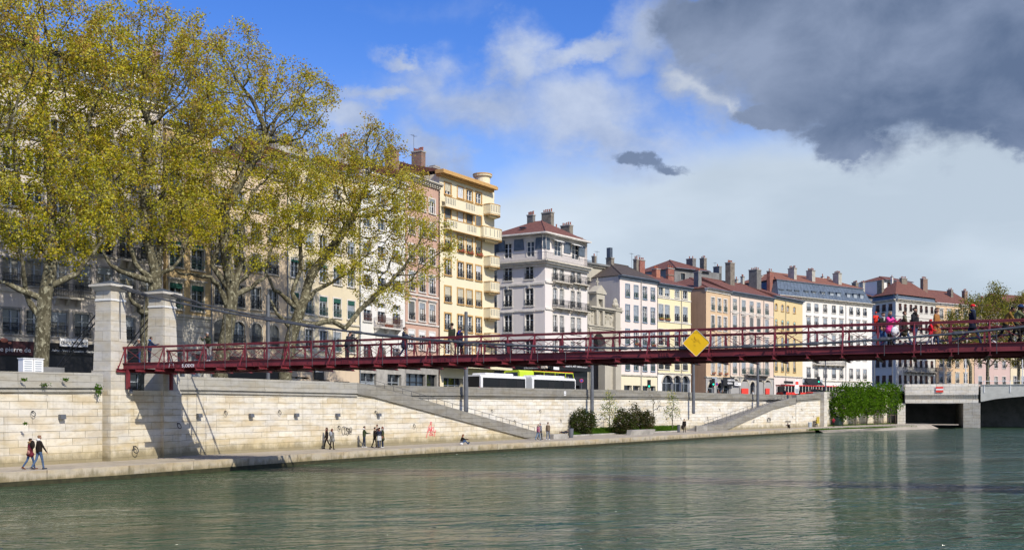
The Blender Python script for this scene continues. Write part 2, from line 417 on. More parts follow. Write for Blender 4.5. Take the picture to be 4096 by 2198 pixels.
def text_mesh(s, size, mat, parent=None, loc=(0,0,0), rz=0.0, ext=.01, align='LEFT', bold=0.0, name='lettering', shear=0.0, **kw):
    cu = bpy.data.curves.new('t', 'FONT'); cu.body = s; cu.size = size; cu.extrude = ext; cu.align_x = align; cu.offset = bold; cu.shear = shear
    cu.resolution_u = 3
    o = bpy.data.objects.new('t', cu); COL.objects.link(o)
    dg = bpy.context.evaluated_depsgraph_get(); me = bpy.data.meshes.new_from_object(o.evaluated_get(dg))
    bpy.data.objects.remove(o)
    me.materials.clear(); me.materials.append(M[mat] if isinstance(mat, str) else mat)
    me.transform(Matrix.Rotation(R(90), 4, 'X'))      # stands upright, reads along +x seen from -y
    return put(name, me, parent, loc, rz, **kw)

# ================================================================== setting: water, quay, street
def watermat():
    m = bpy.data.materials.new('river_water'); m.use_nodes = True; t = m.node_tree
    b = t.nodes['Principled BSDF']; b.inputs['Roughness'].default_value = .09; b.inputs['IOR'].default_value = 1.33
    b.inputs['Specular IOR Level'].default_value = .62
    g = node(t, 'ShaderNodeTexCoord').outputs['Object']
    big = noise(t, mapping(t, g, scale=(.03, .05, 1)), 1, 4, .6)
    link(t, mixc(t, big.step(.35, .65), (.030, .064, .026), (.038, .076, .040)), b.inputs['Base Color'])
    rot = (0, 0, R(-10))
    gr = mapping(t, g, rot=rot)
    warp = noise(t, mapping(t, gr, scale=(.25, .4, 1)), 1.0, 3, .5)
    sx_ = node(t, 'ShaderNodeSeparateXYZ'); link(t, gr, sx_.inputs[0]); gx, gy = S(t, sx_.outputs[0]), S(t, sx_.outputs[1])
    wv = comb(t, gx*.42 + (warp-.5)*2.0, gy*1.05 + (warp-.5)*2.4, 0.0)
    a = noise(t, wv, 1.0, 3, .5, .8)                    # chop, about a metre long
    c = noise(t, mapping(t, wv, scale=(2.4, 2.6, 1), loc=(4, 7, 0)), 1.0, 3, .5, .4)
    d = noise(t, mapping(t, gr, scale=(.07, .17, 1)), 1.0, 3, .5)
    e = noise(t, mapping(t, gr, scale=(.030, .075, 1), loc=(3, 1, 0)), 1.0, 4, .6).step(.36, .62)
    ridge = ((a-.5)._m('ABSOLUTE')*-2.0+1.0)
    h = (ridge*.75 + a*.5 + c*.62)*(e*.9+.35) + d*1.2
    bn = node(t, 'ShaderNodeBump'); bn.inputs['Strength'].default_value = 1.0; bn.inputs['Distance'].default_value = .50
    link(t, h, bn.inputs['Height']); link(t, bn.outputs[0], b.inputs['Normal'])
    M['river_water'] = m
watermat()
MB().face([(-400, -60, 0), (500, -60, 0), (500, 700, 0), (-400, 700, 0)]).build('river', 'river_water', kind='structure', label='green river water with ripples')
MB().face([(-4000, -400, -2.5), (4000, -400, -2.5), (4000, 4200, -2.5), (-4000, 4200, -2.5)]).build('ground', 'pavement', kind='structure')

V3 = Vector
EDGE = [(-38.2, 29), (-25.4, 49.7), (-21.7, 55.0), (-18.9, 60.5), (-14.4, 69.4), (-8.8, 78.6), (-1.1, 89.2), (6.2, 98.9), (15.5, 112.5), (26.3, 128.5), (37.5, 144), (48.0, 158.5), (57.5, 170), (69, 179), (80, 191)]
BACK = [(-42.1, 31.0), (-28.9, 55.3), (-25.6, 61.0), (-24.2, 66.2), (-21.8, 69.3), (-16.2, 78.2), (-11.3, 85.2), (-2.0, 99.2), (4.5, 114.8), (9.4, 123.6), (14.6, 131.6), (21.2, 141.6), (27.9, 149.6), (40.5, 164.6), (47, 172), (55, 176), (63, 190), (84, 212)]
WZ = .67
def path_mat():
    pmat('quay_path', (.40, .35, .27), .95, 0, .25, .8, .5, 30)
path_mat()
mb = MB()
N = 60
def poly_at(P, t):
    L = [0]
    for a, b in zip(P, P[1:]): L.append(L[-1]+math.dist(a, b))
    s_ = t*L[-1]
    for i in range(len(P)-1):
        if s_ <= L[i+1]+1e-6:
            k = (s_-L[i])/(L[i+1]-L[i]); return (P[i][0]*(1-k)+P[i+1][0]*k, P[i][1]*(1-k)+P[i+1][1]*k)
for i in range(N):
    a, b = poly_at(EDGE, i/N), poly_at(EDGE, (i+1)/N); c, d = poly_at(BACK, (i+1)/N), poly_at(BACK, i/N)
    mb.face([(*a, WZ), (*b, WZ), (*c, WZ), (*d, WZ)])
mb.face([(80, 191, WZ), (84, 188, WZ), (92, 206, WZ), (84, 212, WZ)])
mb.build('path', 'quay_path', kind='structure', label='beige gravel quay path above the water')

def strip(mb, pts, zb, zt, m=0, u0=0.0, flip=False):
    """vertical faces along a polyline; zb, zt numbers or lists; uv in metres"""
    u = u0
    for i, (a, b) in enumerate(zip(pts, pts[1:])):
        l = math.dist(a[:2], b[:2])
        za, zb_ = (zb[i], zb[i+1]) if hasattr(zb, '__len__') else (zb, zb)
        ta, tb = (zt[i], zt[i+1]) if hasattr(zt, '__len__') else (zt, zt)
        q = [(a[0], a[1], za), (b[0], b[1], zb_), (b[0], b[1], tb), (a[0], a[1], ta)]; w_ = [(u, za), (u+l, zb_), (u+l, tb), (u, ta)]
        if flip: q, w_ = q[::-1], w_[::-1]
        mb.face(q, m, w_); u += l
    return u
def offset(pts, d):
    """shift a polyline to its left (away from the river for lines that run from left to right)"""
    out = []
    for i, p in enumerate(pts):
        a = pts[max(i-1, 0)]; b = pts[min(i+1, len(pts)-1)]
        v = V3((b[0]-a[0], b[1]-a[1])).normalized(); out.append((p[0]-v.y*d, p[1]+v.x*d))
    return out
def band(mb, pts, d0, d1, zb, zt, m=0, ends=True):
    """solid band between two offsets of a polyline"""
    A, B = offset(pts, d0), offset(pts, d1); n = len(pts)
    zb = zb if hasattr(zb, '__len__') else [zb]*n; zt = zt if hasattr(zt, '__len__') else [zt]*n
    strip(mb, A, zb, zt, m); strip(mb, B, zb, zt, m, flip=True)
    for i in range(n-1):
        mb.face([(*A[i], zt[i]), (*A[i+1], zt[i+1]), (*B[i+1], zt[i+1]), (*B[i], zt[i])], m)
        mb.face([(*A[i], zb[i]), (*B[i], zb[i]), (*B[i+1], zb[i+1]), (*A[i+1], zb[i+1])], m)
    if ends:
        for i, s_ in ((0, 1), (n-1, -1)):
            q = [(*A[i], zb[i]), (*A[i], zt[i]), (*B[i], zt[i]), (*B[i], zb[i])]
            mb.face(q if s_ > 0 else q[::-1], m)
    return mb
def lerp(a, b, t): return a+(b-a)*t
def quay_wall(pts, zt, label, stone='quay_stone', cop='coping', zbase=-.6, ph=.78, led=.36, thick=.9, parts=True, zb=None, group='stone quay walls'):
    n = len(pts); zt = list(zt) if hasattr(zt, '__len__') else [zt]*n
    zl = [z-ph-led for z in zt]
    m = MB(); band(m, pts, 0, thick, zbase if zb is None else zb, zl)
    root = m.build('quay_wall', stone, label=label, cat='wall', group=group)
    p = MB(); band(p, pts, -.07, thick-.2, [z-ph for z in zt], zt); p.build('parapet', cop, root)
    l = MB(); band(l, pts, -.15, thick-.1, [z-.12 for z in [z-ph for z in zt]], [z-ph-.003 for z in zt])
    band(l, pts, -.03, thick-.15, [z+.10 for z in zl], [z-ph-.123 for z in zt])
    band(l, pts, -.13, thick-.12, [z for z in zl], [z+.097 for z in zl]); l.build('ledge', cop, root)
    return root
# kerb of the path (front face goes down into the water)
k = MB(); band(k, EDGE[:12], -.02, .55, -1.2, WZ+.06, 0); kerb = k.build('kerb', 'kerb_stone', kind='structure', label='pale stone kerb edge along the water')
k = MB(); band(k, offset(EDGE[:12], -.075), 0, .06, -1.2, .24)
pmat('algae', (.045, .043, .018), .8, 0, .5, 2.5)
k.build('waterline', 'algae', kind='structure', label='dark algae along the foot of the kerb')
k = MB(); A = EDGE[11:]; B = offset(A, -1.8)
for i in range(len(A)-1): k.face([(*B[i], -.15), (*B[i+1], -.15), (*A[i+1], WZ+.002), (*A[i], WZ+.002)])
k.build('bank', 'quay_path', kind='structure')

LEFT = [(-42.1, 31.0), (-28.2, 55.0), (-24.95, 60.9)]
quay_wall(LEFT, [5.9, 5.95, 6.05], 'pale yellow ashlar quay wall left of the bridge bastion, with the walking couple before it', cop='coping_pale')
# bridge frame of reference
BD, BQ, BP = V3((.923, -.384, 0)), V3((.384, .923, 0)), V3((-24.5, 62.5, 0)); BRZ = math.atan2(-.384, .923)
def bl(x, y, z=0): return BP + BD*x + BQ*y + V3((0, 0, z))
def bt(px):
    r = (px-2048)/F; return (r*62.5+24.5)/(.923+r*.384)
bast = MB()
c = [bl(.42, -1.2), bl(.42, .45), bl(.22, .45), bl(.22, 3.4), bl(.42, 3.4), bl(.42, 5.1), bl(-1.6, 5.1)]
c = [bl(-1.6, -1.2)]+c; u = strip(bast, c, -.3, 5.05)
bast.face([(*p.xy, 5.05) for p in c])
bastion = bast.build('bridge_bastion', 'quay_stone', label='projecting stone bastion under the left end of the red footbridge', cat='bastion')
b2 = MB(); cc = [bl(-1.55, .7), bl(.30, .7), bl(.30, 3.3), bl(-1.55, 3.3)]
MIDW = [(-22.75, 67.6), (-21.2, 70.0), (-16.2, 78.2), (-12.9, 83.0)]
quay_wall(MIDW, [6.05, 6.08, 6.05, 6.02], 'ashlar quay wall right of the bastion up to the head of the first stairs', cop='coping_pale')
# first stairs: outer wall slopes down to the right, inner wall stands behind
ST1 = [(-12.9, 83.0), (-11.9, 84.5), (-4.3, 96.0), (-1.0, 101.0), (3.3, 107.4)]
STZ = [6.02, 5.85, 3.50, 2.50, 1.20]
m = MB(); band(m, ST1, 0, .7, -.6, [z-.98 for z in STZ]); sw = m.build('stair_wall', 'quay_stone', label='ashlar wall of the long river stairs sloping down to the right, with red tag', cat='wall', group='sloping stair walls')
m = MB(); band(m, ST1, -.07, .6, [z-.86 for z in STZ], STZ); m.build('parapet', 'coping', sw)
m = MB(); band(m, ST1, -.17, .62, [z-.977 for z in STZ], [z-.863 for z in STZ]); m.build('ledge', 'coping', sw)
def stairs(A, B, zA, zB, n, name_label):
    m = MB()
    for i in range(n):
        t0, t1 = i/n, (i+1)/n; z = lerp(zA, zB, t0)
        a0, a1 = [lerp(A[0][k], A[1][k], t0) for k in (0, 1)], [lerp(A[0][k], A[1][k], t1) for k in (0, 1)]
        b0, b1 = [lerp(B[0][k], B[1][k], t0) for k in (0, 1)], [lerp(B[0][k], B[1][k], t1) for k in (0, 1)]
        m.hexa([(*a0, -.5), (*a1, -.5), (*b1, -.5), (*b0, -.5), (*a0, z), (*a1, z), (*b1, z), (*b0, z)])
    return m.build('stairs', 'concrete', label=name_label, cat='stairs')
stairs([(-13.2, 83.9), (2.4, 107.4)], [(-16.4, 86.2), (-.6, 109.6)], 4.95, .7, 34, 'long shallow stone steps climbing left behind the sloping river wall')
def handrail(A, B, zA, zB, n, label):
    r = thing('handrail', label, 'handrail', (A[0], A[1], zA))
    o = V3((A[0], A[1], zA)); E = V3((B[0], B[1], zB))-o
    for h in (.45, .9): MB().tube([(0, 0, h), E+V3((0, 0, h))], .022, 6).build('rail', 'cable_grey', r)
    for i in range(n+1): p = E*(i/n); MB().tube([p, p+V3((0, 0, .9))], .022, 6).build('post', 'cable_grey', r)
    return r
handrail((-12.3, 83.9), (2.4, 106.9), 5.55, .95, 22, 'thin grey handrail down the left river stairs')
INN = [(-15.6, 84.6), (-8.3, 95.6), (-4.4, 101.6), (4.3, 114), (9.1, 123), (14.3, 131), (20.9, 141), (27.6, 149), (40.1, 164), (49.8, 176)]
INZ = [6.02, 6.0, 6.05, 6.12, 6.19, 6.28, 6.31, 6.2, 6.15, 6.2]
quay_wall(INN, INZ, 'long pale quay wall behind stairs, shrubs and young trees, carrying the grey poles', 'quay_stone_far', 'coping')
# second stairs
ST2 = [(26.6, 139.6), (30.6, 144.4), (35.5, 150.4), (41.0, 157.1), (46.5, 163.9)]
SZ2 = [1.30, 1.57, 3.05, 4.70, 5.63]
m = MB(); band(m, ST2, 0, .7, -.6, [max(z-.98, .3) for z in SZ2]); sw2 = m.build('stair_wall', 'quay_stone_far', label='pale stone wall of the far river stairs, climbing to the right, with scrawled tags', cat='wall', group='sloping stair walls')
m = MB(); band(m, ST2, -.07, .6, [z-.86 for z in SZ2], SZ2); m.build('parapet', 'coping', sw2)
m = MB(); band(m, ST2, -.17, .62, [z-.977 for z in SZ2], [z-.863 for z in SZ2]); m.build('ledge', 'coping', sw2)
m = MB(); m.taper(26.3, 139.2, .6, 1.42, .75, .75, .75, .75); m.build('pedestal', 'concrete', sw2)
stairs([(45.9, 164.6), (27.5, 142.2)], [(43.2, 166.8), (25.2, 144.2)], 4.8, .7, 32, 'stone steps climbing right behind the far stair wall')
handrail((27.2, 141.6), (46.1, 164.8), 1.1, 5.7, 22, 'thin rusty handrail up the far river stairs')
W3 = [(46.6, 164.0), (53.1, 171.9)]
quay_wall(W3, [6.04, 6.44], 'pale quay wall between the far stairs and the stone pier, three people sitting at its foot', 'quay_stone_far', 'coping')
m = MB(); pr = [(53.15, 171.4), (54.0, 172.4)]; band(m, pr, -.35, 1.6, -.3, 6.65); m.build('wall_pier', 'pier_stone', label='square stone pier closing the quay wall beside the green maples', cat='pier')
W4 = [(54.5, 174.8), (62.3, 188.2), (80.6, 208.0)]
quay_wall(W4, [6.6, 7.2, 8.3], 'quay wall shaded by the row of green maples', 'quay_stone_far', 'coping_pale')

# street level
FR = [(-60, 26), (-37.5, 74.0), (-29.4, 84.5), (-8.9, 121), (4.6, 142), (17, 158.5), (33, 174), (58, 206), (88, 240), (140, 262), (190, 280)]
WALLTOP = [(-50, 25), (-29, 55.6), (-25.6, 61.6), (-23.4, 68.2), (-13.6, 83.6), (-8.6, 96.0), (-3.9, 102), (9.0, 123.3), (20.6, 141.3), (40, 164.3), (55, 176.5), (62, 189), (81.5, 209), (95, 206), (100, 205)]
SZ = [4.5, 4.5, 4.5, 4.5, 4.5, 4.5, 4.5, 4.5, 4.6, 5.2, 5.6, 6.2, 7.4, 7.7, 7.7]
def street_z(x):
    for (a, za), (b, zb_) in zip(list(zip(WALLTOP, SZ)), list(zip(WALLTOP, SZ))[1:]):
        if a[0] <= x <= b[0]: return lerp(za, zb_, (x-a[0])/(b[0]-a[0]))
    return 4.5 if x < 0 else 7.7
m = MB(); n_ = 40
def out(P): return [(p[0]-60, p[1]+45) for p in P]
for i in range(n_):
    a, b = poly_at(WALLTOP, i/n_), poly_at(WALLTOP, (i+1)/n_); c, d = poly_at(FR, (i+1)/n_), poly_at(FR, i/n_)
    za, zb_ = street_z(a[0]), street_z(b[0])
    m.face([(*a, za), (*b, zb_), (*c, zb_), (*d, za)])
    m.face([(*d, za), (*c, zb_), (c[0]-90, c[1]+120, zb_), (d[0]-90, d[1]+120, za)])
m.build('street', 'asphalt', kind='structure', label='asphalt street on top of the quay')

# ================================================================== red footbridge
fb = thing('footbridge', 'long dark red iron suspension footbridge with cross braced railings over the river', 'footbridge', BP, BRZ)
ZT, ZR, L0, L1, FY = 6.73, 7.73, .25, 74.0, 3.85
def cam_z(t): return ZT + .05*(1-((t-38)/38)**2)
Pp = 1.52; posts = [.45+Pp*i for i in range(48)]
def beam(y):
    m = MB(); ts = np.linspace(L0-.1, L1, 13)
    for a, b in zip(ts, ts[1:]):
        za, zb_ = cam_z(a), cam_z(b)
        m.bar((a, y, za-.19), (b, y, zb_-.19), .03, .38)
        m.bar((a, y, za-.015), (b, y, zb_-.015), .20, .03); m.bar((a, y, za-.365), (b, y, zb_-.365), .20, .03)
    return m
def girder(y, s_):
    m = beam(y)
    for i, t in enumerate(posts):       # rivets and splice plates on the outer web
        z = cam_z(t)
        for dx in (-.09, .09):
            for dz in (-.12, -.26): m.box(t+dx-.022, t+dx+.022, y+s_*.015, y+s_*.045, z+dz-.022, z+dz+.022)
        if i % 4 == 2:
            m.box(t+.5, t+1.02, y+s_*.015, y+s_*.034, z-.34, z-.04)
            for dx in (.55, .67, .79, .91, .97):
                for dz in (-.08, -.16, -.24, -.31): m.box(t+dx-.02, t+dx+.02, y+s_*.034, y+s_*.058, z+dz-.02, z+dz+.02)
    return m
girder(0, -1).build('girder', 'iron_red', fb); girder(FY, 1).build('girder', 'iron_red', fb)
m = MB(); ts = np.linspace(L0, L1, 13)
for a, b in zip(ts, ts[1:]): m.bar((a, FY/2, cam_z(a)-.05), (b, FY/2, cam_z(b)-.05), FY-.22, .06, (0, 0, 1))
m.build('deck', 'wood_deck', fb)
for i, t in enumerate(posts):
    z = cam_z(t)-.383
    mm = MB(); mm.bar((t, -.75, z-.10), (t, FY+.75, z-.10), .03, .2); mm.bar((t, -.75, z-.19), (t, FY+.75, z-.19), .16, .025); mm.bar((t, -.75, z-.013), (t, FY+.75, z-.013), .16, .022)
    mm.build('cross_beam', 'iron_red', fb)
def stringer(y):
    m = MB(); ts = np.linspace(L0, L1, 13)
    for a, b in zip(ts, ts[1:]): m.bar((a, y, cam_z(a)-.47), (b, y, cam_z(b)-.47), .12, .16)
    return m
stringer(.9).build('stringer', 'iron_red', fb); stringer(FY-.9).build('stringer', 'iron_red', fb)
for y, s_ in ((0, -1), (FY, 1)):
    m = MB()
    for a, b in zip(ts, ts[1:]):
        m.bar((a, y, cam_z(a)+.985), (b, y, cam_z(b)+.985), .13, .05); m.bar((a, y+s_*.03, cam_z(a)+.93), (b, y+s_*.03, cam_z(b)+.93), .03, .09)
    m.build('top_rail', 'iron_red', fb)
    wires = MB()
    for h in (.18, .36, .54, .72):
        for a, b in zip(ts, ts[1:]): wires.tube([(a, y, cam_z(a)+h), (b, y, cam_z(b)+h)], .006, 4)
    wires.build('guard_wires', 'cable_grey', fb)
pm = MB().hexa([(-.04,-.03,0),(.04,-.03,0),(.04,.03,0),(-.04,.03,0),(-.03,-.03,.28),(.03,-.03,.28),(.03,.03,.28),(-.03,.03,.28)])
pm.hexa([(-.03,-.03,.28),(.03,-.03,.28),(.03,.03,.28),(-.03,.03,.28),(-.06,-.035,.5),(.06,-.035,.5),(.06,.035,.5),(-.06,.035,.5)])
pm.hexa([(-.06,-.035,.5),(.06,-.035,.5),(.06,.035,.5),(-.06,.035,.5),(-.03,-.03,.72),(.03,-.03,.72),(.03,.03,.72),(-.03,.03,.72)])
pm.hexa([(-.03,-.03,.72),(.03,-.03,.72),(.03,.03,.72),(-.03,.03,.72),(-.045,-.03,.93),(.045,-.03,.93),(.045,.03,.93),(-.045,.03,.93)])
pmesh = pm.mesh('post', 'iron_red')
og = MB(); og.bar((0, -.62, -.35), (0, -.03, .93), .05, .05, (1, 0, 0)); og.bar((0, -.62, -.35), (0, -.62, -.20), .07, .07, (1, 0, 0)); ogm = og.mesh('strut', 'iron_red')
for y, s_ in ((0, 1), (FY, -1)):
    ts_ = [t for t in posts if t < (56 if s_ > 0 else 74)]
    for i, t in enumerate(ts_):
        put('railing_post', pmesh, fb, (t, y, cam_z(t)))
        if i % 2 == 0: o = put('strut', ogm, fb, (t+.02, y, cam_z(t))); o.scale.y = s_
        m = MB(); m.bar((t+.04, y-.018, cam_z(t)+.90), (t+Pp-.04, y-.018, cam_z(t)+.03), .018, .022); m.bar((t+.04, y+.018, cam_z(t)+.03), (t+Pp-.04, y+.018, cam_z(t)+.90), .018, .022)
        m.build('cross_brace', 'iron_red', fb)
# end box and anchor plate
MB().box(-.25, .25, -.12, .12, ZT-.38, ZT+1.0).build('end_post', 'iron_red', fb)
MB().box(-.25, .25, FY-.12, FY+.12, ZT-.38, ZT+1.0).build('end_post', 'iron_red', fb)
MB().box(.55, .75, -.08, .08, 5.1, ZT-.39).build('bracket', 'iron_red', fb); MB().box(.55, .75, FY-.08, FY+.08, 5.1, ZT-.39).build('bracket', 'iron_red', fb)
def cab_z(t): return 6.83 + 4.55*((t-37.2)/37.2)**2
for y0, s_ in ((-.32, -1), (FY+.32, 1)):
    pts = [(t, y0, cab_z(t)) for t in np.linspace(1.2, 74, 50)]; pts = [(-.3, y0, 11.62)]+pts
    MB().tube(pts, .058, 7).build('main_cable', 'cable_grey', fb)
    for k in (0, 1, 2): MB().tube([(-.2+k*.1, y0-.12+.12*k, 11.60+.02*k), (2.6, y0-.12+.12*k, cab_z(2.6)+.07)], .03, 5).build('eyebar', 'cable_grey', fb)
    for i in range(24):
        t = 2.0+i*3.04; p = V3((t, y0, cab_z(t))); q = V3((t+.5, y0, cab_z(t+.5)))
        MB().tube([p, p+(q-p)*.2, p+(q-p)*.8, q], [.06, .095, .095, .06], 7).build('clamp', 'cable_grey', fb)
        if cab_z(t) > 7.0:
            MB().tube([(t+.25, y0, cab_z(t+.25)), (t+.25, y0, ZT-.45)], .017, 5).build('hanger', 'cable_grey', fb)
            t2 = t+1.52
            if cab_z(t2) > 7.0: MB().tube([(t2+.25, y0, cab_z(t2+.25)), (t2+.25, y0, ZT-.45)], .017, 5).build('hanger', 'cable_grey', fb)
    for dz in (0, .45):      # back stays
        MB().tube([(-.5, y0-.1, 10.4+dz), (-6.6, y0-.1, 4.3+dz)], .035, 6).build('backstay', 'iron_black', fb)

def pylon(y, label):
    r = thing('stone_pylon', label, 'pylon', bl(-.42, y, 0), BRZ, 'stone pylons of the footbridge')
    MB().taper(0, 0, 4.9, 6.25, .80, .80, .78, .78).build('base', 'pier_stone', r)
    MB().taper(0, 0, 6.25, 10.55, .71, .71, .60, .60).build('shaft', 'pier_stone', r)
    MB().taper(0, 0, 10.55, 10.67, .64, .64, .64, .64).build('band', 'white_paint', r)
    MB().taper(0, 0, 10.67, 11.15, .60, .60, .60, .60).build('neck', 'pier_stone', r)
    m = MB(); m.taper(0, 0, 11.15, 11.42, .60, .60, .84, .84); m.taper(0, 0, 11.42, 11.56, .90, .90, .90, .90); m.build('capital', 'pier_stone', r)
    MB().taper(0, 0, 11.56, 11.86, .84, .84, .03, .03).build('roof', 'slate', r)
    return r
py1 = pylon(-.35, 'front square stone pylon carrying the near bridge cable, nearest the water wall')
py2 = pylon(4.2, 'rear square stone pylon carrying the far bridge cable, before a plane trunk')
MB().box(.61, .66, .08, .16, 5.2, 10.9).build('pipe', 'pole_grey', py1)
# yellow navigation diamond, hung on the near railing at mid span
r_ = thing('navigation_sign', 'yellow diamond navigation board hung on the middle of the footbridge railing', 'sign', bl(36.35, -.5, 7.06), BRZ)
m = MB(); q = 1.30/2*1.0; s_ = .645; cr = .07
pts = []
for k in range(4):
    a0 = math.pi/2*k
    for da in (-.075, 0, .075):
        rr = s_*(1-.035*(1 if da else 0.35)); pts.append((rr*math.cos(a0+da), rr*math.sin(a0+da)))
m.prism(pts, (1, 0, 0), (0, 0, 1), (0, 0, 0), (0, .03, 0)); 
pmat('sign_yellow', (.95, .56, .01), .5, 0, .08, 1.2, spec=.3); pmat('scuff', (.38, .24, .03), .8)
m.build('board', 'sign_yellow', r_)
ed = MB(); 
for a, b in zip(pts, pts[1:]+pts[:1]): ed.bar((a[0], -.004, a[1]), (b[0], -.004, b[1]), .012, .02, (0, 1, 0))
ed.build('edge', 'white_sign', r_)
m = MB(); random.seed(4)
for k in range(26):
    x, z = random.gauss(0, .11), random.gauss(.07, .09)
    if k > 18: x, z = random.gauss(.02, .08), random.gauss(.48, .03)
    a = random.uniform(0, 3); l = random.uniform(.02, .07)
    m.bar((x-l*math.cos(a), -.003, z-l*math.sin(a)), (x+l*math.cos(a), -.003, z+l*math.sin(a)), .002, random.uniform(.01, .025), (0, 1, 0))
m.build('scuff_mark', 'scuff', r_)
MB().box(-.05, .05, .04, .45, .3, .36).build('bracket', 'iron_red', r_)

# ================================================================== buildings
random.seed(11)
stucco('st_mauve', (.60, .545, .50)); stucco('st_yellow', (0.534, 0.396, 0.214)); stucco('st_peach', (.66, .53, .38)); stucco('st_cream', (.70, .61, .43))
stucco('st_white', (0.735, 0.713, 0.663), .85); stucco('st_salmon', (0.534, 0.345, 0.265)); stucco('st_vanilla', (.74, .665, .475), .86); stucco('st_lilac', (.70, .65, .62), .85)
stucco('st_palepink', (.72, .63, .58), .86); stucco('st_lemon', (.74, .66, .42), .85); stucco('st_orange', (.62, .45, .29), .8); stucco('st_rose', (.68, .55, .46), .84)
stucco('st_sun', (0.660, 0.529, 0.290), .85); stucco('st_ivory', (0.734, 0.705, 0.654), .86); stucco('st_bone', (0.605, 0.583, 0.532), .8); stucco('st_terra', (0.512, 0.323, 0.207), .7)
stucco('st_pinkold', (.58, .43, .39), .75); stucco('st_grey', (0.369, 0.362, 0.348), .75); stucco('st_church', (0.469, 0.433, 0.353), .7)

class Fac:
    """one facade plane: from photo column px0 at distance d0 to px1 at distance d1"""
    def __init__(s, px0, d0, px1, d1, z0=4.2):
        s.A, s.B = at(px0, d0), at(px1, d1); s.e = (s.B-s.A).normalized(); s.len = (s.B-s.A).length
        s.rz = math.atan2(s.e.y, s.e.x); s.n = V3((-s.e.y, s.e.x, 0)); s.z0 = z0
    def u(s, px, back=0.0):
        r = (px-2048)/F; A = s.A + s.n*back; return (r*A.y-A.x)/(s.e.x-r*s.e.y)
    def d(s, px, back=0.0): A = s.A + s.n*back; return A.y+s.e.y*s.u(px, back)
    def z(s, px, py, back=0.0): return zat(py, s.d(px, back))
def wave(t0, t1, n=10): return [lerp(t0, t1, i/n) for i in range(n+1)]

